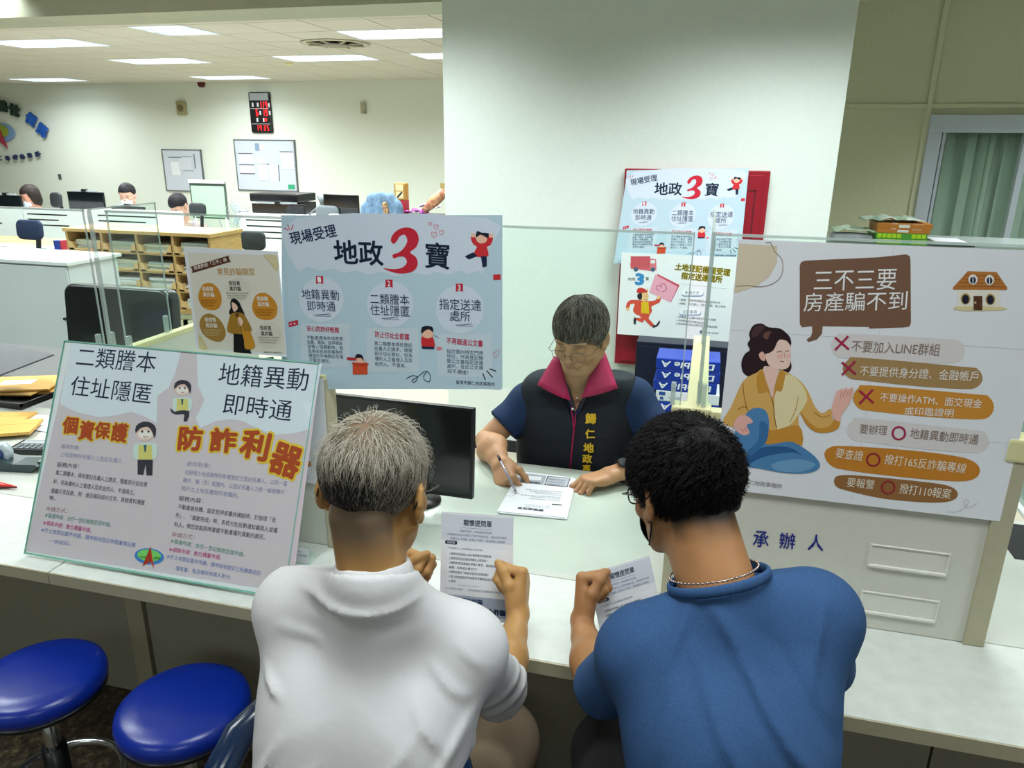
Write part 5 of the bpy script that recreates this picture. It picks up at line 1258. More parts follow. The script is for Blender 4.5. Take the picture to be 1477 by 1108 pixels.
# ------------------------------------------------------------------ stools and the customer chair
M_vinyl = mat('blue_vinyl', '#0a2a90', rough=.28, spec=.5, bump=.05, scale=200)
M_dvin = mat('dark_blue_vinyl', '#10294a', rough=.22, spec=.6, coat=.3)
def stool(x, y, z, lab, r=.147):
    t = empty('stool', lab, 'stool', (x, y, 0), group='round blue stools along the counter')
    prof = [(0, z-.055), (r-.012, z-.055), (r-.002, z-.045), (r, z-.03), (r-.004, z-.014), (r-.02, z-.004), (r*.6, z), (0, z+.002)]
    MB().lathe(prof, 48, M_vinyl).build('seat', t)
    MB().lathe([(0, z-.068), (r-.016, z-.068), (r-.004, z-.06), (r-.004, z-.050), (0, z-.05)], 48, M_black).build('seat_rim', t)
    MB().cyl((0, 0, .16), (0, 0, z-.06), .018, m=M_chrome).cyl((0, 0, .10), (0, 0, z-.22), .028, m=M_black).build('column', t)
    MB().lathe([(0, .05), (.05, .055), (.045, .12), (.03, .14), (0, .14)], 24, M_chrome).build('hub', t)
    f = [( .14*math.cos(2*PI*i/32), .14*math.sin(2*PI*i/32), .21) for i in range(32)]
    MB().tube(f, .010, m=M_chrome, closed=True).build('foot_ring', t)
    for k in range(5):
        a = 2*PI*k/5+.3; c_, s_ = math.cos(a), math.sin(a)
        MB().tube([(.04*c_, .04*s_, .085), (.11*c_, .11*s_, .065), (.165*c_, .165*s_, .045)], [(.012, .018), (.011, .016), (.009, .012)], m=M_chrome, flat=(0, 0, 1)).build('leg', t)
        MB().cyl((.165*c_-.012*s_, .165*s_+.012*c_, .022), (.165*c_+.012*s_, .165*s_-.012*c_, .022), .0215, m=M_black, n=16).cyl((.165*c_, .165*s_, .022), (.165*c_, .165*s_, .05), .006, m=M_black, n=8).build('caster', t)
    return t
SZ = .55
p = atz(263, 1008, SZ); stool(p.x, p.y, SZ, 'round blue stool left of the man in the white shirt')
p = atz(54, 968, SZ); stool(p.x, p.y, SZ, 'round blue stool at the left border with a bright sheen')
# ------------------------------------------------------------------ the office behind
# leather chair of the left clerk
M_leath = mat('black_leather', '#0a0d11', rough=.30, spec=.5, bump=.25, scale=90, coat=.15)
def soft_slab(c, w_, h_, d_, rt_, m, name, parent, top_r=.05, bulge=.02):
    s = SDF((-w_/2-.04, -d_/2-.05, -h_/2-.04), (w_/2+.04, d_/2+.05, h_/2+.04), .010)
    X, Y, Z = s.ax[0][:, None, None], s.ax[1][None, :, None], s.ax[2][None, None, :]
    r = top_r; qx = np.abs(X)-(w_/2-r); qz = np.abs(Z)-(h_/2-r); d2 = np.sqrt(np.maximum(qx, 0)**2+np.maximum(qz, 0)**2)+np.minimum(np.maximum(qx, qz), 0)-r
    hy = d_/2+bulge*np.cos(np.clip(X/w_*PI, -1.5, 1.5))*np.cos(np.clip(Z/h_*PI, -1.5, 1.5)); qy = np.abs(Y)-hy
    a = .016; d = np.minimum(np.maximum(d2+a, qy+a), 0)+np.sqrt(np.maximum(d2+a, 0)**2+np.maximum(qy+a, 0)**2)-a
    s.d = d.astype(np.float32); V, F = s.mesh()
    M = Matrix.Translation(c) @ rt_.to_4x4(); return meshobj(name, xf(V, M), F, m, parent)
YC = 1.35
a, b = aty(92, 425, YC), aty(243, 418, YC)
cw = b.x-a.x-.0
oc = empty('office_chair', 'black leather high-back office chair behind the left desk', 'chair', ((a.x+b.x)/2, YC, 0))
I3 = Matrix.Identity(3)
ztc = aty(170, 414, YC).z
soft_slab((0, 0, ztc-.36), cw, .72, .08, Matrix.Rotation(R(-6), 3, 'X'), M_leath, 'backrest', oc)
soft_slab((0, -.26, .47), cw*.92, .50, .09, Matrix.Rotation(R(90), 3, 'X'), M_leath, 'seat', oc)
MB().cyl((0, -.2, .1), (0, -.2, .42), .03, m=M_black).build('column', oc)
for k in range(5):
    t_ = 2*PI*k/5; MB().tube([(0, -.2, .10), (.28*math.cos(t_), -.2+.28*math.sin(t_), .06)], [(.02, .025), (.014, .02)], m=M_black, flat=(0, 0, 1)).cyl((.28*math.cos(t_), -.2+.28*math.sin(t_), .0), (.28*math.cos(t_), -.2+.28*math.sin(t_), .05), .024, m=M_black, n=12).build('leg', oc)
for q in (-1, 1): MB().tube([(q*cw*.5, -.05, .66), (q*(cw*.5+.02), -.12, .70), (q*(cw*.5+.02), -.36, .70), (q*(cw*.5), -.42, .66), (q*cw*.44, -.38, .50)], .016, m=M_black).build('armrest', oc)
# small pale cabinets at the left
YL = 2.05
p0, p1 = aty(-60, 372, YL), aty(97, 379, YL)
lc = empty('storage_cabinet', 'pale grey low cabinet with white top left of the leather chair', 'cabinet', (p1.x-.9, YL+.2, 0)); zl = p1.z
MB().box((-1.2, -.18, 0), (.88, .18, zl-.02), mat('pale_grey_metal', '#d8dde2', rough=.45), bev=.003).build('body', lc); MB().box((-1.22, -.20, zl-.02), (.90, .20, zl), mat('white_top', '#e8ebee', rough=.4), bev=.003).build('top', lc)
for x0, x1 in ((-1.2, -.44), (-.43, .14), (.15, .88)): MB().box((x0+.004, -.19, .05), (x1-.004, -.181, zl-.03), mat('pale_grey_metal', '#d8dde2'), bev=.002).build('door', lc)
p = aty(52, 471, YL-.19); MB().cyl((p.x-lc.location.x, -.19, p.z), (p.x-lc.location.x, -.205, p.z), .008, m=M_black, n=10).build('lock', lc)
# pigeonhole cabinet
YG = 2.75
tl = aty(93, 331, YG); trr = aty(302, 335, YG); bl = aty(108, 432, YG)
x0, x1, z1, z0 = tl.x, trr.x, (tl.z+trr.z)/2, bl.z-.01
dp = .32
pg = empty('pigeonhole_cabinet', 'beech wood pigeonhole cabinet with four columns of paper slots', 'cabinet', (x0, YG, 0))
gw = x1-x0; nC, nR = 4, 4; th = .018
MB().box((-.01, -.01, z1-.022), (gw+.01, dp+.01, z1), M_wood, bev=.002).build('top_panel', pg)
MB().box((0, 0, z0-.03), (gw, dp, z0), M_wood, bev=.002).build('bottom_panel', pg)
MB().box((0, dp-.01, z0), (gw, dp, z1-.022), M_wood).build('back_panel', pg)
for i in range(nC+1): xx = i*(gw-th)/nC; MB().box((xx, 0, z0), (xx+th, dp-.01, z1-.022), M_wood, bev=.001).build('upright', pg)
rh_ = (z1-.022-z0)/nR
cw_ = (gw-th)/nC
ordr = ['first', 'second', 'third', 'fourth']
M_lip = mat('beech_lip', '#d2ac74', rough=.5)
for j in range(nR):
    zz = z0+j*rh_
    for i in range(nC):
        xx = i*cw_+th
        if j: MB().box((xx, .0, zz-.012), (xx+cw_-th, dp-.01, zz), M_wood).build('shelf', pg)
        f = MB()
        for q in (0, 1):
            xa_ = xx if q == 0 else xx+cw_-th-.002; sgn = 1 if q == 0 else -1
            f.face([(xa_, -.004, zz), (xa_+sgn*.04, -.004, zz), (xa_+sgn*.025, -.004, zz+.05), (xa_, -.004, zz+.06)], M_lip).face([(xa_+sgn*.04, -.004, zz), (xa_+sgn*.02, .06, zz), (xa_+sgn*.02, .06, zz+.05), (xa_+sgn*.025, -.004, zz+.05)], M_lip)
        f.box((xx, -.004, zz), (xx+cw_-th, .0, zz+.010), M_lip); f.build('front_lip', pg)
        rg = random.Random(j*7+i); hh = [.045, .06, .052, .07, .035][rg.randrange(5)]
        sp = empty('paper_stack', 'stack of forms in the %s column, %s row of the beech pigeonholes' % (ordr[i], ordr[nR-1-j]), 'paper stack', (x0+xx+(cw_-th)/2, YG+.13, zz+.002), group='form stacks in the pigeonholes')
        f = MB(); n_ = 4; cset = ['#dfe5e6', '#c2d0cc', '#e6e8ea', '#b8c8c8', '#d8dcc8', '#e8eaee']
        for q in range(n_):
            dx = rg.uniform(-.006, .006); f.box((-(cw_-th)/2+.026+dx, -.10+rg.uniform(-.012, .01), hh*q/n_), ((cw_-th)/2-.028+dx, .13, hh*(q+1)/n_-.0012), mat('form_'+cset[rg.randrange(6)].strip('#'), cset[rg.randrange(6)], rough=.7))
        f.build('forms', sp)
M_cab2 = mat('cream_cabinet', '#cfcfae', rough=.5)
MB().box((.02, .02, z0-.075), (gw, dp, z0-.03), M_cab2, bev=.002).build('plinth', pg)
lwc = empty('glass_cabinet', 'cream cabinet with dark glass doors under the beech pigeonholes', 'cabinet', (x0+.02, YG, 0))
zb2 = z0-.077
MB().box((0, .03, 0), (gw, dp, zb2), mat('dark_inside', '#1a2422', rough=.4)).build('body', lwc)
f = MB()
for xx in (0, gw*.25-.02, gw*.5-.02, gw*.75-.02, gw-.04): f.box((xx, .0, 0), (xx+.035, .03, zb2), M_cab2)
f.box((0, 0, zb2-.05), (gw, .03, zb2), M_cab2).box((0, 0, 0), (gw, .03, .06), M_cab2).box((0, .0, .32), (gw, .03, .35), M_cab2); f.build('door_frame', lwc)
MB().box((0, .012, .0), (gw, .018, zb2), glassmat('cab_glass', (.5, .6, .58), refl=.05)).build('glass', lwc)

# rows of desk screens (white panels with dark slots)
M_scr = mat('desk_screen_laminate', '#e6e9ec', rough=.5, var=.03, scale=30)
def desk_row(lab, px0, px1, Y, pz, slots):
    a, b = aty(px0, pz, Y), aty(px1, pz, Y); zt_ = aty((px0+px1)/2, pz, Y).z
    t = empty('desk_screen', lab, 'partition', (a.x, Y, 0), group='white desk screens of the back office'); L = b.x-a.x; n_ = max(1, round(L/.9)); 
    for i in range(n_):
        MB().box((L*i/n_+.004, -.02, .1), (L*(i+1)/n_-.004, .02, zt_), M_scr, bev=.004).build('panel', t)
        for k in range(slots):
            MB().box((L*i/n_+.06, -.022, zt_-.07-k*.055), (L*(i+1)/n_-.30-.12*(k % 2), -.0195, zt_-.058-k*.055), M_black).build('slot', t)
    MB().box((0, .03, .68), (L, .70, .71), M_white, bev=.002).build('worktop', t)
    return t, zt_
YD = 5.2
d1, zd = desk_row('white desk screen with black slots at the left border', -60, 132, YD, 299, 3)
d2, zd2 = desk_row('white desk screen with black slots between the seated clerks', 135, 262, YD, 303, 3)
d3, zd3 = desk_row('white desk screen with black slots beside the wide blue poster', 348, 470, YD, 309, 4)
d4, _ = desk_row('white desk screen hidden mostly by the wide blue poster', 475, 660, YD, 312, 2)
# nearer desk with blue chair, wooden edge, files
YN = 3.6
p0, p1 = aty(-20, 350, YN), aty(92, 352, YN)
nd = empty('office_desk', 'beech topped white desk behind the pale cabinet at the left', 'desk', ((p0.x+p1.x)/2, YN, 0)); hw = (p1.x-p0.x)/2
zn = aty(60, 351, YN).z
MB().box((-hw-.5, -.3, zn-.03), (hw, .3, zn), M_wood, bev=.003).build('top', nd); MB().box((-hw-.5, -.28, 0), (hw-.02, .28, zn-.03), M_scr, bev=.003).build('body', nd)
def chair_back(lab, px0, px1, py0, py1, Y, m, mesh_=False, group=None):
    a, b = aty(px0, py0, Y), aty(px1, py1, Y); w_ = b.x-a.x; h_ = a.z-b.z
    t = empty('task_chair', lab, 'chair', ((a.x+b.x)/2, Y, 0), group='task chairs in the back office')
    zc = (a.z+b.z)/2
    soft_slab((0, 0, zc), w_, h_, .035, Matrix.Rotation(R(-5), 3, 'X'), m, 'backrest', t, top_r=min(w_, h_)*.32, bulge=.01)
    MB().tube([(0, .03, zc), (0, .06, zc-h_*.5), (0, -.05, .44)], .018, m=M_black).build('back_frame', t)
    MB().box((-.23, -.46, .42), (.23, -.02, .48), m, bev=.02).build('seat', t); MB().cyl((0, -.24, .05), (0, -.24, .42), .022, m=M_black).build('column', t)
    for k in range(5):
        t_ = 2*PI*k/5; MB().cyl((0, -.24, .08), (.26*math.cos(t_), -.24+.26*math.sin(t_), .05), .014, m=M_black, n=8).build('leg', t)
    return t
M_mesh = mat('black_mesh', '#20262a', rough=.6, bump=.4, scale=400)
chair_back('navy blue fabric task chair at the left, behind the pale cabinet', 22, 64, 316, 347, 3.2, M_navy)
chair_back('dark mesh chair beside the wide black monitor in the far row', 71, 91, 277, 300, 5.9, M_mesh)
chair_back('dark mesh chair behind the woman with the bowed head', 272, 298, 292, 312, 5.5, M_mesh)
chair_back('dark mesh chair between pigeonholes and wide blue poster', 345, 384, 332, 362, 4.0, M_mesh)
chair_back('grey mesh chair before the large monitor near the jacket', 455, 490, 296, 322, 5.6, mat('grey_mesh', '#6d767c', rough=.6, bump=.4, scale=400))
# files and slips on that desk
p = aty(92, 356, YN-.25); o = MB().box((-.04, -.03, 0), (.02, .03, .07), mat('blue_box', '#2a3f9a', rough=.4), bev=.002).box((.02, -.03, 0), (.03, .03, .07), mat('red_strip', '#b02a3c', rough=.4)).build('small_box'); o.location = (p.x-.03, YN-.24, zn); tagit(o, 'small blue and red box on the beech desk beside the pigeonholes', 'box')
for k, (px, lab) in enumerate(((18, 'open white papers on the beech desk left of the navy chair'), (75, 'loose white papers on the beech desk near the blue box'))):
    p = aty(px, 354, YN-.2); f = MB()
    for q in range(3): f.box((-.16, -.07, .001+q*.003), (.13-q*.03, .06, .003+q*.003), PAPER, M=Matrix.Rotation(R(q*4-3), 4, 'Z'))
    o = f.build('paper_sheets'); o.location = (p.x, YN-.2, zn); tagit(o, lab, 'paper')
# monitors of the far rows
def mon_px(lab, x0, y0, x1, y1, Y, **k):
    a, b = aty(x0, y0, Y), aty(x1, y1, Y); return monitor('monitor', lab, ((a.x+b.x)/2, Y, (a.z+b.z)/2), b.x-a.x, a.z-b.z, z_desk=.712, group='monitors of the back office', **k)
YM = 5.62
mon_px('dark monitor at the left border behind the desk screen', -12, 281, 34, 304, YM, bar=True)
mon_px('wide dark monitor with a grey camera bar between two clerks', 97, 276, 153, 304, YM, bar=True)
mon_px('monitor with camera bar before the clerk in a white mask', 161, 297, 212, 324, YM-.1, bar=True)
mon_px('low dark monitor below the printer beside the wide poster', 364, 293, 442, 326, YM, bar=True)
mon_px('large black monitor with a white label left of the denim jacket', 465, 280, 520, 312, YM, yaw=R(-6))
p = aty(506, 294, YM); o = MB().box((-.028, -.003, -.012), (.028, 0, .012), PAPER).build('sticker'); o.location = (p.x, YM-.014, p.z); o.rotation_euler.z = R(-6); tagit(o, 'white sticker on the large black monitor', 'label')
t, z_ = None, None
p = aty(388, 330, YM-.06); o = MB().box((-.12, -.01, -.10), (.10, .01, .05), mat('blue_screen', '#1f37b0', rough=.2, emit=.25), bev=.003).build('tablet'); o.location = p; tagit(o, 'small bright blue screen left of the wide poster', 'screen')
# printer
a, b = aty(375, 277, 6.1), aty(444, 306, 6.1)
pt_ = empty('printer', 'black multifunction printer on a cabinet right of the fan', 'printer', ((a.x+b.x)/2, 6.1, b.z-.02)); w_ = (b.x-a.x)/2; hh = a.z-b.z+.02
MB().box((-w_, -.18, 0), (w_, .2, hh*.55), M_black, bev=.01).build('body', pt_); MB().box((-w_*1.02, -.2, hh*.6), (w_*1.0, .2, hh), M_black, bev=.015).build('lid', pt_)
MB().box((-w_*.95, -.24, hh*.50), (w_*.7, -.17, hh*.56), mat('tray_grey', '#c4cace', rough=.4), bev=.003).build('paper_tray', pt_)
f = empty('file_cabinet', 'pale cabinet carrying the printer', 'cabinet', (pt_.location.x, 6.12, 0)); MB().box((-.45, -.2, 0), (.45, .25, pt_.location.z-.001), M_scr, bev=.003).build('body', f); MB().box((-.44, -.208, .05), (.44, -.201, pt_.location.z-.05), M_scr, bev=.002).build('door', f)
# desk lamp arm
a, b, c = aty(463, 284, 5.75), aty(470, 290, 5.75), aty(447, 308, 5.75)
la = empty('desk_lamp', 'grey jointed desk lamp left of the large black monitor', 'lamp', (c.x, 5.75, .712)); L = lambda p: tuple(Vector(p)-Vector(la.location))
MB().tube([(0, 0, 0), L((c.x, 5.75, c.z)), L((b.x, 5.75, b.z))], .010, m=M_grey).build('arm', la); MB().cyl(L((a.x-.02, 5.75, a.z+.02)), L((a.x+.05, 5.75, a.z-.07)), .03, .055, m=M_grey).build('lamp_shade', la); MB().cyl((0, 0, 0), (0, 0, .015), .08, m=M_grey).build('base', la)
# denim jacket on a chair back, box shelf, gift boxes, bread bag
jk = empty('denim_jacket', 'light blue denim jacket draped over a chair back near the far wall', 'jacket', (aty(551, 290, 5.5).x, 5.5, aty(551, 308, 5.5).z-.05))
s = SDF((-.3, -.2, -.2), (.3, .2, .32), .012)
s.ell((0, 0, .05), (.20, .07, .17), k=.02).cone((-.15, 0, .10), (-.20, -.03, -.12), .055, .06, k=.05).cone((.14, 0, .12), (.20, -.03, -.12), .055, .065, k=.05).cone((-.1, 0, .2), (.1, 0, .2), .045, k=.05)
s.disp(lambda X, Y, Z: .010*np.sin(X*50+Z*18)*np.cos(Z*26-X*20))
V, F = s.mesh(); meshobj('body', V, F, mat('denim', '#6f8fae', rough=.85, var=.35, bump=.3, scale=40), jk)
s = SDF((-.1, -.2, -.12), (.2, .1, .22), .012); s.cone((.06, -.07, .14), (.10, -.09, -.05), .028, .03); V, F = s.mesh(); meshobj('lining', V, F, mat('jacket_lining', '#4a3626', rough=.8, var=.6, var2='#c8a070', scale=50), jk)
chair_back('task chair under the light blue denim jacket', 540, 564, 290, 316, 5.56, M_mesh)
YQ = 5.9
zq = aty(600, 312, YQ).z
sd = empty('side_desk', 'dark topped desk beside the column in the back office', 'desk', (aty(612, 312, YQ).x, YQ+.1, 0))
MB().box((-.32, -.25, zq-.03), (.5, .3, zq), mat('dark_top', '#2c1c20', rough=.4), bev=.003).build('top', sd); MB().box((-.30, -.22, 0), (.48, .28, zq-.03), M_scr).build('body', sd)
def bxp(name, lab, cat, x0, y0, x1, y1, Y, m, d=.1):
    a, b = aty(x0, y0, Y), aty(x1, y1, Y); t = empty(name, lab, cat, ((a.x+b.x)/2, Y, b.z)); w_ = (b.x-a.x)/2; h_ = a.z-b.z
    MB().box((-w_, -d/2, 0), (w_, d/2, h_), m, bev=.004).build('body', t); return t, w_, h_
rbx, w_, h_ = bxp('gift_box', 'red gift box under the gold framed box beside the jacket', 'box', 571, 288, 588, 312, YQ, mat('red_card', '#b02430', rough=.5, var=.3, scale=40))
gb, w_, h_ = bxp('display_box', 'gold framed small box standing on the red gift box', 'box', 571, 264, 587, 288, YQ, mat('gold_card', '#b88a3a', rough=.4))
MB().box((-w_*.7, -.054, h_*.55), (w_*.7, -.05, h_*.93), mat('cream_card', '#e6d8a8', rough=.5)).box((-w_*.7, -.054, h_*.08), (w_*.7, -.05, h_*.5), mat('cream_card', '#e6d8a8')).build('panel', gb)
MB().cyl((-w_*.4, -.056, h_*.15), (w_*.5, -.056, h_*.48), .008, m=M_black, n=8).build('figure', gb)
crumple('purple_bag', 'purple plastic bag on the dark desk beside the column', 'bag', aty(590, 308, YQ).x, aty(617, 308, YQ).x, YQ-.15, YQ+.05, zq+.03, .05, mat('purple_plastic', '#8a2a86', rough=.35), 9)
crumple('white_bag', 'white plastic bag behind the purple bag beside the column', 'bag', aty(604, 308, YQ).x, aty(630, 308, YQ).x, YQ+.0, YQ+.18, zq+.08, .06, mat('white_plastic', '#dde0e6', rough=.4), 12)
a, b = aty(617, 303, YQ), aty(646, 276, YQ)
o = MB().tube([(a.x, YQ-.1, a.z), ((a.x+b.x)/2, YQ-.1, (a.z+b.z)/2), (b.x, YQ-.1, b.z)], [.03, .055, .045], n=14, m=mat('patterned_wrap', '#c79a6e', rough=.5, var=.8, var2='#a05848', scale=30)).build('wrapped_roll'); tagit(o, 'patterned brown and pink wrapped roll leaning against the column edge', 'package')
# fan
p = aty(344, 309, 5.6); fn = empty('fan', 'pale round standing fan between the flip chart and the printer', 'fan', (p.x, 5.6, 0)); rf = .15
for rr in (.15, .12, .09, .06):
    MB().tube([(rr*math.cos(2*PI*i/28), -.03*(1-(rr/.15)**2), p.z+rr*math.sin(2*PI*i/28)) for i in range(28)], .0022, n=5, m=mat('fan_grey', '#8d969a', rough=.4), closed=True).build('grille_ring', fn)
f = MB()
for k in range(24): a_ = 2*PI*k/24; f.cyl((.02*math.cos(a_), -.035, p.z+.02*math.sin(a_)), (.15*math.cos(a_), 0, p.z+.15*math.sin(a_)), .0012, n=4, m=MATS['fan_grey'])
o = f.build('grille_wires', fn)
for k in range(3): a_ = 2*PI*k/3; MB().box((.01, -.003, -.04), (.12, .003, .04), mat('fan_blade', '#c2d0d2', rough=.2, alpha=.7), M=Matrix.Translation((0, .01, p.z)) @ Matrix.Rotation(a_, 4, 'Y') @ Matrix.Rotation(R(20), 4, 'X'), bev=.001).build('blade', fn)
MB().cyl((0, .0, p.z), (0, .09, p.z), .045, m=M_scr).cyl((0, .05, .03), (0, .05, p.z), .012, m=M_scr).cyl((0, .05, 0), (0, .05, .03), .16, m=M_scr).build('stand', fn)
# flip chart
YFc = 6.6
a, b = aty(273, 260, YFc), aty(329, 304, YFc); fc = empty('flip_chart', 'flip chart board with pale green sheet on a stand', 'flip chart', ((a.x+b.x)/2, YFc, 0)); w_ = (b.x-a.x)/2
z1_, z0_ = a.z, b.z-.1
MB().box((-w_, -.01, z0_), (w_, .01, z1_), mat('board_frame', '#4c5854', rough=.4), bev=.003).build('board', fc); MB().box((-w_+.02, -.014, z0_+.02), (w_-.02, -.0105, z1_-.06), mat('green_sheet', '#a9d6b0', rough=.7, var=.06)).build('sheet', fc)
MB().box((-w_, -.03, z1_-.03), (w_, .01, z1_+.01), M_white, bev=.004).build('clamp_bar', fc)
for q in (-1, 1): MB().cyl((q*w_*.8, .02, z1_-.1), (q*w_*1.05, -.05, 0), .014, m=M_scr, n=8).build('leg', fc)
MB().cyl((0, .02, z1_-.1), (0, .5, 0), .014, m=M_scr, n=8).build('leg', fc)
# wall boards, clock, small fittings, lettering on the far wall
def wall_board(lab, x0, y0, x1, y1, notes):
    a, b = aty(x0, y0, YB-.03), aty(x1, y1, YB-.03); cx, cz = (a.x+b.x)/2, (a.z+b.z)/2; w_, h_ = (b.x-a.x)/2, (a.z-b.z)/2
    t = empty('whiteboard', lab, 'whiteboard', (cx, YB, cz), group='whiteboards on the far wall')
    MB().box((-w_+.015, -.02, -h_+.015), (w_-.015, -.002, h_-.015), mat('whiteboard_face', '#c9d0dc', rough=.25)).build('face', t)
    f = MB(); m = mat('board_rim', '#6c7276', rough=.4, metal=.4)
    for lo, hi in (((-w_, -.026, h_-.018), (w_, -.001, h_)), ((-w_, -.026, -h_), (w_, -.001, -h_+.018)), ((-w_, -.026, -h_), (-w_+.018, -.001, h_)), ((w_-.022, -.03, -h_), (w_, -.001, h_))): f.box(lo, hi, m)
    f.build('frame', t)
    for k, (u0, v0, u1, v1, c) in enumerate(notes):
        MB().box((-w_+2*w_*u0, -.0225-.0015*(k % 3), h_-2*h_*v1), (-w_+2*w_*u1, -.0205-.0015*(k % 3), h_-2*h_*v0), mat('note_'+c.strip('#'), c, rough=.7)).build('note', t)
    return t
wb1 = wall_board('larger whiteboard with pinned notices under the red digital clock', 336, 201, 430, 277, [
    (.06, .27, .30, .47, '#d2d8e2'), (.07, .50, .30, .66, '#dde2ea'), (.35, .07, .42, .21, '#8298b4'), (.42, .09, .5, .2, '#d4c8d0'), (.36, .34, .52, .47, '#d8dce6'), (.37, .48, .53, .79, '#dfe4ec'), (.56, .48, .70, .80, '#d6dce8'), (.76, .23, .96, .56, '#dce0ea'), (.84, .86, .95, .95, '#2fa07a'),
    (.06, .265, .30, .28, '#5c6474'), (.06, .485, .31, .50, '#3a4258'), (.06, .655, .31, .67, '#4a3a4c'), (.36, .465, .56, .48, '#5c6474'), (.70, .48, .715, .80, '#5c6474'), (.75, .22, .96, .235, '#4c5468'), (.95, .49, .99, .50, '#5c6474')])
wall_board('smaller whiteboard left of the flip chart on the far wall', 232, 215, 296, 277, [(.2, .30, .42, .62, '#dfe4ea'), (.40, .2, .72, .48, '#ccd2dc'), (.15, .18, .5, .20, '#4f7058'), (.50, .16, .75, .17, '#6a7480'), (.5, .50, .76, .51, '#5a6270'), (.8, .1, .83, .45, '#7c8490')])
a, b = aty(358, 133, YB-.03), aty(394, 192, YB-.03)
ck = empty('digital_clock', 'black digital calendar clock with red digits 114 6 19 14 35', 'clock', ((a.x+b.x)/2, YB, (a.z+b.z)/2)); w_, h_ = (b.x-a.x)/2, (a.z-b.z)/2
MB().box((-w_, -.05, -h_), (w_, -.001, h_), M_black, bev=.03).build('casing', ck); MB().box((-w_*.86, -.054, h_*.60), (w_*.86, -.050, h_*.95), mat('clock_plate', '#a9aeb2', rough=.4)).build('plate', ck)
M_led = mat('red_led', '#ff1c22', emit=1.2)
_d = {'0': 'abcdef', '1': 'bc', '3': 'abgcd', '4': 'fgbc', '5': 'afgcd', '6': 'afgcde', '9': 'abcdfg'}
def digit(f, ch, x, z, s):
    w0, t_ = s*.17, s*.11
    S = {'a': (-w0, s*.5-t_, w0, s*.5), 'g': (-w0, -t_/2, w0, t_/2), 'd': (-w0, -s*.5, w0, -s*.5+t_), 'f': (-w0, 0, -w0+t_, s*.5), 'b': (w0-t_, 0, w0, s*.5), 'e': (-w0, -s*.5, -w0+t_, 0), 'c': (w0-t_, -s*.5, w0, 0)}
    for g in _d[ch]: q = S[g]; f.box((x+q[0], -.054, z+q[1]), (x+q[2], -.0505, z+q[3]), M_led)
for chs, xs, z, s_ in (('114', (.10, .32, .62), .38, .30), ('6', (-.28,), .0, .30), ('19', (.32, .60), .0, .30), ('14', (-.35, -.05), -.75, .26), ('35', (.30, .62), -.75, .26)):
    for c_, x in zip(chs, xs):
        f = MB(); digit(f, c_, x*w_, z*h_, s_*h_*1.05); f.build('red_digit', ck)
f = MB()
for x, z in ((-.62, .38), (-.15, .38), (.88, .36), (.02, -.02), (.90, -.02), (-.30, -.36), (.30, -.36)): f.box((x*w_-.016, -.0535, z*h_-.03), (x*w_+.016, -.0505, z*h_+.035), mat('clock_white', '#d8dde4', rough=.5))
f.box((-w_*.85, -.0535, h_*.19), (w_*.85, -.0505, h_*.205), mat('clock_white', '#d8dde4')).box((-w_*.85, -.0535, -h_*.56), (w_*.85, -.0505, -h_*.545), mat('clock_white', '#d8dde4')).build('printed_marks', ck)
f = MB().box((.42*w_-.02, -.0535, -.36*h_-.02), (.42*w_+.035, -.0505, -.36*h_+.03), M_led).build('red_digit', ck)
a = aty(262, 156, YB-.03); o = MB().box((-.10, -.06, -.12), (.10, -.001, .12), mat('old_beige', '#a39c78', rough=.5), bev=.03).build('speaker_box'); o.location = (a.x, YB, a.z); MB().cyl((0, -.068, .0), (0, -.058, 0), .06, m=mat('dark_beige', '#6e6848', rough=.6)).build('round_grille', o); tagit(o, 'old beige speaker box high on the far wall left of the clock', 'speaker')
a = aty(524, 156, YB-.03); o = MB().box((-.045, -.05, -.09), (.045, -.001, .09), mat('beige_fitting', '#a8a590', rough=.5), bev=.01).build('wall_fitting'); o.location = (a.x, YB, a.z); MB().box((.02, -.055, -.09), (.045, -.05, -.03), M_grey).build('switch', o); tagit(o, 'small beige fitting high on the far wall left of the column', 'wall fitting')
a = aty(640, 268, YB-.03); o = MB().box((-.05, -.012, -.04), (.05, -.001, .04), mat('yellow_plate', '#c8b070', rough=.5), bev=.004).build('switch_plate'); o.location = (a.x-.02, YB, a.z); tagit(o, 'yellowish switch plate on the far wall at the column edge', 'switch')
a = aty(85, 255, YB-.03); o = MB().box((-.03, -.02, -.05), (.03, -.001, .05), mat('dark_hook', '#4c5254', rough=.5), bev=.004).build('wall_hook'); o.location = (a.x, YB, a.z); tagit(o, 'tiny dark hook on the far wall above the pale monitor row', 'hook')
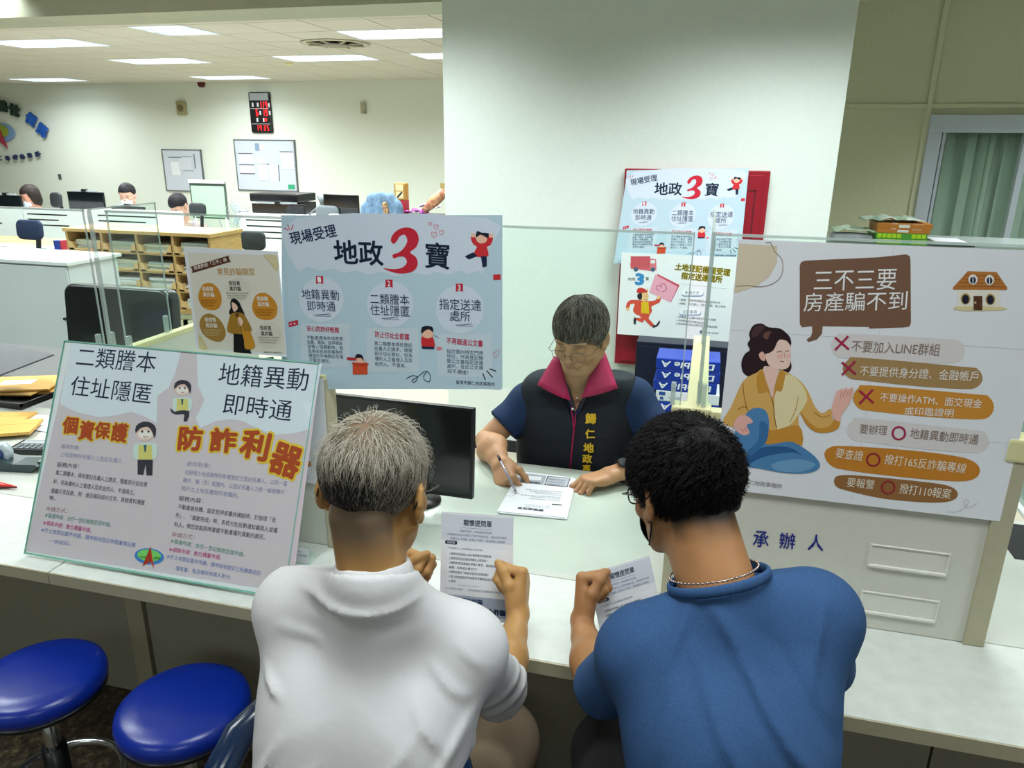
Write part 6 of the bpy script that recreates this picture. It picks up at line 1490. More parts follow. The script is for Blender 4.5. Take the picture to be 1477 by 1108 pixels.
# raised lettering and emblem
ws = empty('wall_sign', 'raised office lettering and emblem on the far wall at the left border', 'sign', (aty(0, 190, YB-.03).x, YB, aty(0, 190, YB-.03).z))
def fat(t_, r):
    V, F = glyphs(t_); n = len(V); return np.concatenate([V+r*np.array((math.cos(k*PI/3), math.sin(k*PI/3))) for k in range(6)]), [tuple(i+n*k for i in f) for k in range(6) for f in F]
def rchar(t_, px, py, hpx, rot, m, bold=.03):
    V, F = fat(t_, bold); mn, mx = V.min(0), V.max(0); c0 = (mn+mx)/2; k = hpx*(YB+1.26)/FOC*1.16/(mx[1]-mn[1]); p = aty(px, py, YB-.03)
    me = bpy.data.meshes.new('character'); cr, sr = math.cos(R(rot)), math.sin(R(rot))
    q = [((v[0]-c0[0])*k, (v[1]-c0[1])*k) for v in V]
    me.from_pydata([(x*cr-y*sr+p.x-ws.location.x, -.045-.0006*(i_//(len(q)//6)), x*sr+y*cr+p.z-ws.location.z) for i_, (x, y) in enumerate(q)], [], F); me.materials.append(m)
    o = bpy.data.objects.new('character', me); col.objects.link(o); o.parent = ws; s_ = o.modifiers.new('s', 'SOLIDIFY'); s_.thickness = .04; s_.offset = 1; return o
M_dg, M_bl, M_dn = mat('sign_dark_green', '#1f3a34', rough=.4), mat('sign_blue', '#1f58b4', rough=.4), mat('sign_navy', '#24305c', rough=.4)
for t_, x, y, h_, rt_, m in (('服', -24, 155, 16, 24, M_dg), ('務', -10, 152, 16, 8, M_dg), ('熱', 6, 153, 16, -6, M_dg), ('忱', 23, 159, 17, -16, M_dg), ('便', 47, 172, 17, -32, M_bl), ('民', 63, 188, 17, -38, M_bl)): rchar(t_, x, y, h_, rt_, m, .05)
for t_, x, y, rt_ in (('二', 1, 228, -2), ('地', 13, 228, 2), ('政', 24, 227, 4), ('事', 34, 226, 6), ('務', 45, 224, 10), ('所', 56, 222, 14)): rchar(t_, x, y, 6.5, rt_, M_dn, .05)
def eplate(cx, cy, rx_, ry_, dy, c):
    a = aty(cx, cy, YB-.03); k = (YB+1.26)/FOC*1.16; poly = [(rx_*k*math.cos(2*PI*i/40), ry_*k*math.sin(2*PI*i/40)) for i in range(40)]
    return MB().prism(poly, Matrix.Translation((a.x-ws.location.x, -dy, a.z-ws.location.z)) @ Matrix.Rotation(PI/2, 4, 'X'), .02, mat('emblem_'+c.strip('#'), c, rough=.4)).build('emblem_plate', ws)
eplate(2, 191, 24, 13, .02, '#7a9ccc'); eplate(-2, 189, 19, 10, .04, '#8c9c28')
def parrow(P, dy, c):
    o_ = aty(0, 190, YB-.03); q = [(aty(x, y, YB-.03).x-o_.x, aty(x, y, YB-.03).z-o_.z) for x, y in P]
    MB().prism(q, Matrix.Translation((0, -dy, 0)) @ Matrix.Rotation(PI/2, 4, 'X'), .02, mat('emblem_red', '#a0283c', rough=.4)).build('emblem_arrow', ws)
parrow([(-6, 168), (14, 214), (2, 204), (-22, 210)], .06, '')
# ------------------------------------------------------------------ people
M_skin = colmat('skin', rough=.48, spec=.35, bump=.12, scale=220, sss=.12)
M_hair = colmat('hair', rough=.6, spec=.25)
def cn(h): return np.array(hx(h)[:3])
def snoise(P, f, seed, octs=3):
    rg = np.random.default_rng(seed); v = 0
    for o_ in range(octs*3):
        k = rg.normal(size=3); k = k/np.linalg.norm(k)*f*(1.6**(o_//3)); v = v+np.sin(P[0]*k[0]+P[1]*k[1]+P[2]*k[2]+rg.uniform(0, 6.28))/(1.4**(o_//3))
    return v/4
def hline(y, front=.062, ear=.020, nape=-.060):
    return np.where(y > .05, front, np.where(y > -.005, ear+(front-ear)*np.clip((y+.005)/.055, 0, 1)**1.5, nape+(ear-nape)*np.clip((y+.045)/.040, 0, 1)))
def head_matrix(c, yaw, pitch, roll=0, hs=1.0):
    return Matrix.Translation(c) @ Matrix.Diagonal((hs, hs, hs, 1)) @ Matrix.Rotation(R(yaw), 4, 'Z') @ Matrix.Rotation(R(-pitch), 4, 'X') @ Matrix.Rotation(R(roll), 4, 'Y')
def head_part(c, yaw, pitch, neck_world, skin, scalp, h=.0024, roll=0, nr=.056, jaw=1.0, scalp_line=dict(), brow='#3a2e28', cheek=1.0, hs=1.0):
    M = head_matrix(c, yaw, pitch, roll, hs); nb = np.array(loc(M, neck_world))
    lo = np.minimum((-.10, -.125, -.125), nb-.09); hi = np.maximum((.10, .13, .135), nb+.09)
    s = SDF(lo, hi, h); head_field(s, nb, nr, jaw, cheek); V, F = s.mesh()
    C = np.tile(cn(skin), (len(V), 1)); x, y, z = V.T
    n_ = snoise((x, y, z), 60, 3)*.05; C *= (1+n_)[:, None]
    hl = hline(y, **scalp_line); ear = (np.abs(x) > .0775) & (y > -.05) & (y < .03) & (z < .035)
    t = np.clip((z-hl+.008*snoise((x, y, z), 90, 5))/np.where(y < -.03, .050, .022)+.3, 0, 1)*np.where(ear, 0, 1)*np.clip((z+.105)/.02, 0, 1)
    C = C*(1-t[:, None])+cn(scalp)*t[:, None]
    lip = np.exp(-(((x)/.021)**4+((z+.0535)/.0075)**2))*(y > .085); C = C*(1-.4*lip[:, None])+cn('#9a5a4c')*.4*lip[:, None]
    for q in (-1, 1):
        b = np.exp(-(((x-q*.031)/.017)**4+((z-.0270-.12*(.03-np.abs(x-q*.012)))/.0042)**2))*(y > .06)*.8
        C = C*(1-b[:, None])+cn(brow)*b[:, None]
        e = np.exp(-(((x-q*.032)/.013)**4+((z-.0005)/.0016)**2))*(y > .06)*.8; C = C*(1-e[:, None])+cn('#1c1412')*e[:, None]
        ck = np.exp(-(((x-q*.042)/.02)**2+((z+.022)/.018)**2))*(y > .04)*.18; C = C*(1-ck[:, None])+cn('#b0604c')*ck[:, None]
    return M, xf(V, M), F, C
def torso(s, J, g=0.0):
    """J: shoulder left/right, chest, waist, hip centres, half widths and depths, side axis"""
    ax = (Vector(J['sr'])-Vector(J['sl'])); ax.z *= .5; ax.normalize(); a = np.array(ax)
    up = Vector(J['chest'])-Vector(J['waist']); 
    for key, w_, d_ in (('chest', J['cw'], J['cd']), ('waist', J['ww'], J['wd']), ('hip', J['hw'], J['hd'])):
        pass
    P = [np.array(J[k], float) for k in ('chest', 'waist', 'hip')]; Wd = [J['cw'], J['ww'], J['hw']]; Dp = [J['cd'], J['wd'], J['hd']]
    N = 9
    for i in range(N):
        t = i/(N-1)*2; k = min(int(t), 1); u = t-k
        c = P[k]*(1-u)+P[k+1]*u; w_ = Wd[k]*(1-u)+Wd[k+1]*u; d_ = Dp[k]*(1-u)+Dp[k+1]*u
        s.cone(c-a*(w_-d_), c+a*(w_-d_), d_+g, k=.035)
    sl, sr = np.array(J['sl'], float), np.array(J['sr'], float); nb = np.array(J['neck'], float)
    s.cone(sl, sr, J.get('shr', .052)+g, k=.03)
    s.cone(sl, P[0]-a*(Wd[0]-Dp[0]), .055+g, Dp[0]+g, k=.05); s.cone(sr, P[0]+a*(Wd[0]-Dp[0]), .055+g, Dp[0]+g, k=.05)
    s.cone(nb, nb*.22+sl*.78, .038+g, .044+g, k=.04); s.cone(nb, nb*.22+sr*.78, .038+g, .044+g, k=.04)
    s.cone(nb, P[0], .044+g, .085+g, k=.04)
    return s
def creases(L, Y):
    out = []
    for (x0, y0, x1, y1, w_, dpt) in L:
        a, b = aty(x0, y0, Y), aty(x1, y1, Y); out.append((a.x, a.z, b.x, b.z, w_, dpt))
    return out
def crease_fn(L, ymax):
    def fn(X, Y, Z):
        d = 0
        for (ax, az, bx, bz, w_, dpt) in L:
            dx, dz = bx-ax, bz-az; L2 = dx*dx+dz*dz
            t = np.clip(((X-ax)*dx+(Z-az)*dz)/L2, 0, 1); q = (X-ax-t*dx)**2+(Z-az-t*dz)**2
            env = 1-.75*np.abs(2*t-1)**2
            d = d-1.3*dpt*env*np.exp(-q/w_**2)
        return d/(1+np.exp((Y-ymax)/.010))
    return fn
def limb_coarse(s, pts, rs, k=.03):
    for i in range(len(pts)-1): s.cone(pts[i], pts[i+1], rs[i], rs[i+1], k=k)
def bounds(pts, m): 
    A = np.array([np.array(p, float) for p in pts]); return A.min(0)-m, A.max(0)+m
def ribbon_ring(name, parent, m, pts_lo, pts_hi, th=.004):
    rows = [pts_lo+[pts_lo[0]], pts_hi+[pts_hi[0]]] if True else None
    mid = [tuple((Vector(a)+Vector(b))/2+(Vector(b)-Vector(a)).cross(Vector((0, 0, 1)))*0) for a, b in zip(*rows)]
    o = MB().grid([rows[0], mid, rows[1]], m).build(name, parent); s = o.modifiers.new('s', 'SOLIDIFY'); s.thickness = th; s.offset = 0
    return o
def person(name, label, parts, group=None):
    V, F = join_vf([(p[0], p[1]) for p in parts]); C = np.concatenate([p[2] for p in parts])
    o = meshobj(name, V, F, M_skin, None, C); return tagit(o, label, 'person', group)
def solid(V, c): 
    n_ = snoise(V.T, 40, 5)*.06; return np.tile(cn(c), (len(V), 1))*(1+n_)[:, None]
def glasses(M, parent, rim, y_=.108, w_=.066, m=None, lens=(.021, .015), x0=.033, z0=.000, r=.0011):
    T = lambda p: tuple(M @ Vector(p)); f = MB()
    for q in (-1, 1):
        P = []
        for i in range(20):
            a = 2*PI*i/20; ca, sa = math.cos(a), math.sin(a); e = .62
            X_ = q*x0+lens[0]*math.copysign(abs(ca)**e, ca); Z_ = z0+lens[1]*math.copysign(abs(sa)**e, sa)
            P.append(T((X_, y_-abs(X_)*.16, Z_)))
        f.tube(P, r, n=6, m=rim, closed=True)
        f.tube([T((q*(x0+lens[0]), y_-.010, z0+.006)), T((q*.074, y_-.022, z0+.007)), T((q*.0785, .03, z0+.008)), T((q*.0825, -.010, .014)), T((q*.083, -.028, .004)), T((q*.080, -.036, -.010))], r*1.15, n=6, m=rim)
    f.tube([T((-.011, y_, z0+.003)), T((0, y_+.002, z0+.006)), T((.011, y_, z0+.003))], r, n=6, m=rim)
    g = f.build('glasses', parent)
    f = MB(); gm = glassmat('spectacle_lens', (.96, .98, .98), refl=.06)
    for q in (-1, 1): f.face([T((q*x0+lens[0]*.95*math.cos(2*PI*i/16), y_-abs(q*x0)*.16, z0+lens[1]*.95*math.sin(2*PI*i/16))) for i in range(16)], gm)
    f.build('lens', g); return g
def fold_noise(amp, f, seed, ax=(1, .3, 1)):
    return lambda X, Y, Z: amp*snoise((X*ax[0], Y*ax[1], Z*ax[2]), f, seed, 2)

FIST = [curl(82, 92, 50), curl(76, 90, 45), curl(80, 90, 45), curl(84, 88, 45)]
THG = [(.40, .85, .25), (.0, .90, .45), (-.15, .75, .60)]

# ---- the customer in the white shirt
SK1 = '#b98c56'
hc = aty(541, 711, -.35); nb = Vector((-.425, -.405, 1.160))
M1, hv, hf, hcx = head_part(hc, 0, 16, nb, SK1, '#7c6854', hs=.94, nr=.043, scalp_line=dict(front=.075, ear=.030, nape=-.080))
W1, E1, S1 = aty(748, 893, .0), aty(722, 990, -.19), Vector((-.312, -.340, 1.016))
rv, rf_ = make_hand(W1, E1, (-.08, .66, .75), (-1, .0, .05), True, FIST, THG, er=.036, wr=.024)
W1l, E1l, S1l = Vector((-.582, -.005, .852)), Vector((-.640, -.22, .815)), Vector((-.572, -.37, 1.062))
lv, lf_ = make_hand(W1l, E1l, (.32, .68, .62), (1, -.25, .05), False, FIST, THG, er=.036, wr=.024)
J1 = dict(sl=S1l, sr=S1, neck=nb, chest=(-.443, -.410, .93), waist=(-.452, -.50, .73), hip=(-.465, -.565, .575), cw=.152, cd=.098, ww=.140, wd=.104, hw=.165, hd=.120)
s = SDF(*bounds([S1, S1l, J1['hip'], nb, (-.40, -.05, .5), (-.6, -.05, .5), (-.33, .1, .02), (-.62, .1, .02)], .17), .011)
torso(s, J1, -.012); limb_coarse(s, [S1, E1], [.044, .036]); limb_coarse(s, [S1l, E1l], [.044, .036])
for q, kx in ((-1, -.60), (1, -.335)):
    limb_coarse(s, [(-.465+q*.09, -.56, .54), (kx, -.03, .545), (kx, .02, .10), (kx, .16, .05)], [.085, .058, .040, .035])
tv, tf = s.mesh()
p1 = person('person', 'man in a white short-sleeved shirt seen from behind, thinning grey hair, holding a printed sheet', [(hv, hf, hcx), (rv, rf_, solid(rv, SK1)), (lv, lf_, solid(lv, SK1)), (tv, tf, solid(tv, SK1))])
M_wshirt = mat('white_jersey', '#d9d9dc', rough=.85, bump=.18, scale=700, spec=.15)
s = SDF(*bounds([S1, S1l, J1['hip'], nb, E1, E1l], .19), .0065)
torso(s, J1, .004)
for (S_, E_, q) in ((S1, E1, 1), (S1l, E1l, -1)):
    S_, E_ = np.array(S_), np.array(E_); e2 = S_+(E_-S_)*.98
    s.cone(S_, e2+np.array((q*.002, .0, -.008))+(E_-S_)*.10, .051, .052, k=.03)
    s.cone(S_, e2+np.array((q*.0, .0, -.042))+(E_-S_)*.04, .042, .034, k=.03)
s.disp(crease_fn(creases([(410, 862, 600, 888, .0065, .006), (430, 880, 590, 915, .010, -.004), (395, 905, 470, 925, .007, .003), (610, 975, 668, 1035, .006, .005), (640, 960, 690, 1010, .006, .005), (600, 1000, 655, 1075, .007, .005), (400, 1085, 445, 1010, .006, .005), (440, 1095, 500, 1040, .007, .003), (388, 955, 430, 975, .006, .006), (640, 1100, 672, 1050, .008, .007), (390, 1085, 500, 1092, .007, .005), (560, 1100, 620, 1030, .008, .003)], -.45), -.40))
s.disp(fold_noise(.0022, 28, 11)); s.disp(lambda X, Y, Z: -.005*np.exp(-((Z-.86-.5*(X+.26))/.010)**2)*(X > -.30)*(Y > -.40) - .004*np.exp(-((Z-.90-.5*(X+.26))/.009)**2)*(X > -.30)*(Y > -.40))
eu = (np.array(E1)-np.array(S1)); eu /= np.linalg.norm(eu)
def cuff(s, S_, E_, t, side):
    S_, E_ = np.array(S_, float), np.array(E_, float); d = E_-S_; L_ = np.linalg.norm(d); d /= L_; c = S_+d*L_*t
    X, Y, Z = s.ax[0][:, None, None], s.ax[1][None, :, None], s.ax[2][None, None, :]
    u = (X-c[0])*d[0]+(Y-c[1])*d[1]+(Z-c[2])*d[2]; near = ((X-c[0])**2+(Y-c[1])**2+(Z-c[2])**2) < .140**2
    s.d = np.where(near & (u > 0) & ((X-c[0])*side > -.06), np.maximum(s.d, u), s.d).astype(np.float32)
    return c, d
cuff(s, S1, E1, .98, 1); cuff(s, S1l, E1l, .98, -1)
# neck opening and lower hem
X, Y, Z = s.ax[0][:, None, None], s.ax[1][None, :, None], s.ax[2][None, None, :]
nk = np.array(nb); axn = np.array(hc-nb); axn /= np.linalg.norm(axn); u = (X-nk[0])*axn[0]+(Y-nk[1])*axn[1]+(Z-nk[2])*axn[2]
s.d = np.maximum(s.d, u-.012).astype(np.float32); s.plane((0, 0, .52), (0, 0, -1))
V, F = s.mesh(); meshobj('shirt', V, F, M_wshirt, p1)
# turned-down collar
def collar(parent, m, c, axis, r0, r1, h_, name='collar', gap=.35, front=(0, 1, 0), rx=1.0, drop=.6, up=.0, th=.004):
    a = Vector(axis).normalized(); f = Vector(front); f = (f-a*f.dot(a)).normalized(); sd = a.cross(f); c = Vector(c); rows = [[], [], [], []]
    n = 40
    for i in range(n+1):
        an = gap+(2*PI-2*gap)*i/n; dv = f*math.cos(an)+sd*math.sin(an)*rx
        rows[0].append(c+dv*r0-a*.006); rows[1].append(c+dv*(r0*.98)+a*(h_*.9+up)); rows[2].append(c+dv*(r0*1.10)+a*(h_+up-.002)); rows[3].append(c+dv*r1+a*(h_*(1-drop)-.008+up))
    o = MB().grid(rows, m).build(name, parent); s_ = o.modifiers.new('s', 'SOLIDIFY'); s_.thickness = th; s_.offset = 0; b_ = o.modifiers.new('b', 'SUBSURF'); b_.levels = 1; b_.render_levels = 1
    return o
collar(p1, M_wshirt, nb+(hc-nb)*.08, hc-nb+Vector((0, -.02, .04)), .047, .058, .020, rx=1.04, drop=1.0, th=.003)
M_khaki = mat('khaki_twill', '#85745f', rough=.85, bump=.2, scale=400, var=.1)
def trousers(parent, hipc, knees, feet, m, hipw=.09, nm='trousers', kr=.070):
    pts = [hipc]+knees+feet; s = SDF(*bounds(pts, .17), .010)
    for q, kn, ft in zip((-1, 1), knees, feet):
        h_ = (hipc[0]+q*hipw, hipc[1], hipc[2]); limb_coarse(s, [h_, kn, ft], [.100, kr, .058])
    s.cone((hipc[0]-hipw, hipc[1], hipc[2]+.03), (hipc[0]+hipw, hipc[1], hipc[2]+.03), .115, k=.04)
    s.disp(fold_noise(.004, 30, 21, (1, 1, 1))); s.plane((0, 0, feet[0][2]), (0, 0, -1)); V, F = s.mesh(); return meshobj(nm, V, F, m, parent)
trousers(p1, (-.465, -.565, .55), [(-.60, -.03, .55), (-.325, -.03, .555)], [(-.60, .02, .10), (-.325, .02, .10)], M_khaki)
def shoes(parent, feet, m):
    for (x, y) in feet:
        s = SDF((x-.07, y-.12, 0), (x+.07, y+.22, .14), .007); s.ell((x, y+.10, .035), (.046, .085, .038), k=.02); s.ell((x, y-.03, .045), (.040, .065, .045), k=.03); s.cone((x, y-.02, .06), (x, y-.02, .10), .045, k=.02); s.plane((0, 0, .002), (0, 0, -1))
        V, F = s.mesh(); meshobj('shoe', V, F, m, parent)
M_shoe = mat('black_shoe', '#101114', rough=.4)
shoes(p1, [(-.60, .04), (-.325, .04)], M_shoe)
glasses(M1, p1, mat('dark_metal', '#1d1a18', rough=.3, metal=.6))
# thin combed hair: light on top, dark at the back of the head, skin showing at the crown
def reg1(p, rg):
    x, y, z = p; hl = float(hline(np.array(y), front=.080, ear=.034, nape=-.072))
    if z < hl+rg.uniform(-.008, .006): return False
    if abs(x) > .070 and -.03 < y < .02 and z < .034: return False
    dc = math.dist(p, (.004, -.062, .105))
    if dc < .065 and rg.random() < .97-dc*7: return False
    if z < .005 and rg.random() < min(.85, (.005-z)*13): return False
    if z > .06 and y > -.05 and rg.random() < .45: return False
    return True
def colr1(p, rg):
    x, y, z = p; dark = max(0, min(1, (.078-z)/.035))*max(0, min(1, (-.02-y)/.03)); dark *= 1-.35*max(0, min(1, (x-.01)/.05))
    w0 = np.array(hx('#cdc6b4')[:3]); d0 = np.array(hx('#2c2a2b')[:3]); g0 = np.array(hx('#9c9484')[:3])
    base = w0 if rg.random() < .5 else g0
    if rg.random() < dark*.92: base = d0
    return base*rg.uniform(.75, 1.15)
strands('hair', M1, p1, M_hair, 11000, reg1, colr1, whorl=(.004, -.062, .115), length=(.018, .036), r=.00052, lift=.0045, wgrow=.38, seed=4, steps=4)
strands('hair_fringe', M1, p1, M_hair, 260, lambda p, rg: p[2] > .06, lambda p, rg: np.array(hx('#cfc9bc')[:3]), whorl=(.004, -.062, .115), length=(.03, .05), r=.00035, lift=.012, curl=.004, wgrow=.1, seed=9, steps=5)

# ---- the customer in the blue T-shirt
SK2 = '#a9794f'
hc2 = aty(988, 713, -.15); nb2 = Vector((.066, -.255, 1.130))
M2, hv, hf, hcx = head_part(hc2, 35, 22, nb2, SK2, '#1c1612', hs=.92, nr=.054, scalp_line=dict(front=.062, ear=.022, nape=-.062))
W2_, E2, S2l = aty(838, 902, .0), Vector((-.112, -.195, .872)), Vector((-.040, -.300, 1.035))
lv, lf_ = make_hand(W2_, E2, (-.10, .60, .78), (1, .12, -.05), False, FIST, THG, er=.038, wr=.025)
S2r, E2r, W2r = Vector((.205, -.220, 1.090)), Vector((.258, -.085, .895)), Vector((.085, .055, .815))
rv, rf_ = make_hand(W2r, E2r, (-.85, .50, .16), (-.25, -.25, -.93), True, [curl(25, 35, 20)]*4, [(.6, .75, .2), (.2, .95, .3), (.1, .9, .3)], er=.038, wr=.025, h=.0026)
J2 = dict(sl=S2l, sr=S2r, neck=nb2, chest=(.092, -.330, .95), waist=(.105, -.43, .745), hip=(.11, -.50, .60), cw=.138, cd=.100, ww=.118, wd=.100, hw=.140, hd=.112)
s = SDF(*bounds([S2l, S2r, J2['hip'], nb2, (-.1, -.05, .5), (.25, -.05, .5), (-.1, .1, .02), (.25, .1, .02)], .17), .011)
torso(s, J2, -.012); limb_coarse(s, [S2l, E2], [.046, .038]); limb_coarse(s, [S2r, E2r], [.046, .038])
for q, kx in ((-1, -.105), (1, .235)):
    limb_coarse(s, [(.11+q*.08, -.50, .60), (kx, -.04, .585), (kx, .03, .10), (kx, .16, .05)], [.085, .058, .040, .035])
tv, tf = s.mesh()
p2 = person('person', 'man in a blue T-shirt seen from behind, black curly hair, face mask and glasses', [(hv, hf, hcx), (rv, rf_, solid(rv, SK2)), (lv, lf_, solid(lv, SK2)), (tv, tf, solid(tv, SK2))])
M_blue = mat('blue_heather_jersey', '#3d5f8e', rough=.85, bump=.15, scale=600, var=.22, var2='#33507a', spec=.15)
s = SDF(*bounds([S2l, S2r, J2['hip'], nb2, E2, E2r], .19), .0065); torso(s, J2, .005)
for (S_, E_, q) in ((S2l, E2, -1), (S2r, E2r, 1)):
    S_, E_ = np.array(S_), np.array(E_); s.cone(S_, S_+(E_-S_)*1.10+np.array((q*.001, 0, -.008)), .051, .053, k=.03)
s.disp(crease_fn(creases([(1010, 900, 1120, 990, .010, .004), (1040, 930, 1185, 1105, .009, .009), (1000, 960, 1100, 1108, .010, .006), (950, 985, 1000, 905, .008, .006), (945, 1060, 985, 960, .009, .006), (1215, 905, 1175, 1020, .008, .006), (1030, 860, 1160, 905, .020, .004), (1110, 960, 1215, 1095, .012, -.006)], -.38), -.28))
s.disp(fold_noise(.0020, 26, 31))
cuff(s, S2l, E2, .95, -1); cuff(s, S2r, E2r, .82, 1)
X, Y, Z = s.ax[0][:, None, None], s.ax[1][None, :, None], s.ax[2][None, None, :]
nk = np.array(nb2); axn = np.array((hc2-nb2).normalized()+Vector((0, -.25, .55))); axn /= np.linalg.norm(axn); u = (X-nk[0])*axn[0]+(Y-nk[1])*axn[1]+(Z-nk[2])*axn[2]
s.d = np.maximum(s.d, u-.012).astype(np.float32); s.plane((0, 0, .52), (0, 0, -1))
V, F = s.mesh(); meshobj('t_shirt', V, F, M_blue, p2)
trousers(p2, (.11, -.50, .60), [(-.105, -.04, .59), (.235, -.04, .59)], [(-.105, .03, .10), (.235, .03, .10)], mat('black_cloth', '#0f1013', rough=.8, bump=.1, scale=300))
shoes(p2, [(-.105, .05), (.235, .05)], M_shoe)
axc = Vector(axn); f_ = Vector((-.35, .9, 0)); f_ = (f_-axc*f_.dot(axc)).normalized(); sd = axc.cross(f_)
P = [nb2+axc*.020+(f_*math.cos(2*PI*i/40)*.070+sd*math.sin(2*PI*i/40)*.074) for i in range(40)]
MB().tube(P, [(.008, .0035)]*40, m=M_blue, closed=True, n=8, flat=tuple(axc)).build('neck_rib', p2)
P = [nb2+axc*.030+f_*.02+(f_*math.cos(2*PI*i/60)*.078+sd*math.sin(2*PI*i/60)*.066)+Vector((0, 0, .0)) for i in range(60)]
ch = MB()
for i in range(60):
    a, b = P[i], P[(i+1) % 60]; ch.ball((a+b)/2, (.0022, .0022, .0022), mat('silver', '#c9b9b2', rough=.25, metal=1.0), u=6, v=4)
ch.tube(P, .0012, n=5, m=mat('silver', '#c9b9b2'), closed=True); ch.build('necklace', p2)
glasses(M2, p2, mat('black_frame', '#0c0d10', rough=.3), r=.0014, lens=(.023, .017), y_=.112)
def face_mask(M, parent, m, strap=True):
    rows = []
    for j in range(13):
        el = R(-52+j*7.2); r_ = []
        for i in range(25):
            az = R(-68+i*136/24); ce = math.cos(el); x = .068*ce*math.sin(az); y = .028+.078*ce*math.cos(az)+.006*math.exp(-(az/.35)**2); z = -.048+.060*math.sin(el)
            r_.append(M @ Vector((x, y, z)))
        rows.append(r_)
    o = MB().grid(rows, m).build('face_mask', parent); s_ = o.modifiers.new('s', 'SOLIDIFY'); s_.thickness = .0015
    f = MB()
    for q in (-1, 1):
        f.tube([M @ Vector(p) for p in ((q*.062, .050, -.020), (q*.074, .02, -.002), (q*.081, -.008, .018), (q*.085, -.022, .006), (q*.083, -.026, -.016), (q*.076, -.004, -.046), (q*.060, .040, -.082))], .0014, n=6, m=m)
    f.build('ear_loop', o); return o
face_mask(M2, p2, mat('black_mask', '#15161c', rough=.7))
def hair_shell(M, parent, m, col_, rad, amp, f, seed, line, h=.0028, c=None, name='hair', k=0, extra=None):
    s = SDF((-.125, -.14, -.10), (.125, .13, .16), h); c = HAIRC if c is None else c
    s.ell(c, rad, k=0)
    if extra: extra(s)
    s.disp(lambda X, Y, Z: amp*snoise((X, Y, Z), f, seed, 3))
    X, Y, Z = s.ax[0][:, None, None], s.ax[1][None, :, None], s.ax[2][None, None, :]
    hl = hline(Y, **line)+.006*np.sin(X*300)+.006*np.sin(X*117+1.3)+.004*np.sin(X*520)
    s.d = np.maximum(s.d, (hl-Z)*.8).astype(np.float32)
    ear = np.maximum(np.maximum(.068-np.abs(X), np.abs(Y+.004)-.026), Z-.030); s.d = np.maximum(s.d, -ear).astype(np.float32)
    V, F = s.mesh(); n_ = snoise(V.T, f*2.2, seed+1, 2); C = np.tile(cn(col_), (len(V), 1))*(1+.5*n_)[:, None]
    return meshobj(name, xf(V, M), F, m, parent, np.clip(C, 0, 1))
hair_shell(M2, p2, M_hair, '#0b0a0b', (.086, .103, .090), .0085, 82, 8, dict(front=.050, ear=.016, nape=-.056), extra=lambda q: q.ell((0, -.040, -.012), (.064, .046, .048), k=.02))
strands('curls', M2, p2, M_hair, 3000, lambda p, rg: p[2] > float(hline(np.array(p[1]), front=.05, ear=.02, nape=-.05)), lambda p, rg: np.array(hx('#141214')[:3])*rg.uniform(.6, 1.6), length=(.030, .050), r=.0011, lift=.009, curl=.009, wgrow=.2, start=.008, seed=12, steps=6)

# ---- the officer in the vest
SK3 = '#b58a66'
hc3 = aty(838, 487, .985); nb3 = Vector((-.372, 1.085, 1.015))
M3, hv, hf, hcx = head_part(hc3, 167, 19, nb3, SK3, '#4a4541', nr=.060, jaw=1.10, cheek=1.15, scalp_line=dict(front=.050, ear=.018, nape=-.058), brow='#4a3a30', hs=.97)
S3r, E3r, W3r = Vector((-.550, 1.105, .915)), Vector((-.672, 1.015, .795)), aty(722, 668, .855)
rv, rf_ = make_hand(W3r, E3r, (.42, -.80, -.35), (.62, .15, -.75), True, [curl(52, 58, 30), curl(60, 62, 30), curl(66, 72, 35), curl(70, 78, 40)], [(.55, .78, .40), (.15, .85, .50), (-.10, .85, .45)], er=.040, wr=.026)
S3l, E3l, W3l = Vector((-.195, 1.105, .965)), Vector((-.045, 1.02, .805)), Vector((-.222, .868, .790))
lv, lf_ = make_hand(W3l, E3l, (-.80, -.60, -.12), (.05, -.10, -1), False, [curl(22, 32, 20), curl(38, 42, 25), curl(42, 46, 28), curl(44, 46, 28)], [(.62, .75, .18), (.30, .92, .25), (.1, .95, .25)], er=.040, wr=.027)
J3 = dict(sl=S3r, sr=S3l, neck=nb3, chest=(-.372, 1.12, .885), waist=(-.372, 1.13, .72), hip=(-.372, 1.18, .56), cw=.195, cd=.105, ww=.200, wd=.115, hw=.19, hd=.12, shr=.055)
s = SDF(*bounds([S3r, S3l, J3['hip'], nb3, (-.55, 1.0, .5), (-.2, 1.0, .5), (-.5, .85, .02), (-.2, .85, .02)], .17), .011)
torso(s, J3, -.014); limb_coarse(s, [S3r, E3r], [.048, .040]); limb_coarse(s, [S3l, E3l], [.048, .040])
for q in (-1, 1): limb_coarse(s, [(-.372+q*.09, 1.18, .54), (-.372+q*.13, .80, .55), (-.372+q*.13, .82, .10), (-.372+q*.13, .68, .05)], [.085, .058, .040, .035])
tv, tf = s.mesh()
p3 = person('person', 'officer in a dark vest with magenta collar writing behind the counter, grey hair and glasses', [(hv, hf, hcx), (rv, rf_, solid(rv, SK3)), (lv, lf_, solid(lv, SK3)), (tv, tf, solid(tv, SK3))])
M_navyt = mat('navy_jersey', '#1c3050', rough=.8, bump=.12, scale=500, spec=.2); M_vest = mat('charcoal_vest', '#1c222b', rough=.7, bump=.15, scale=400, spec=.25, var=.12)
s = SDF(*bounds([S3r, S3l, J3['hip'], nb3, E3r, E3l], .19), .0075); torso(s, J3, .0)
for (S_, E_, q) in ((S3r, E3r, -1), (S3l, E3l, 1)):
    S_, E_ = np.array(S_), np.array(E_); s.cone(S_, S_+(E_-S_)*.85, .060, .066, k=.03)
s.disp(fold_noise(.0025, 30, 41)); cuff(s, S3r, E3r, .62, -1); cuff(s, S3l, E3l, .70, 1)
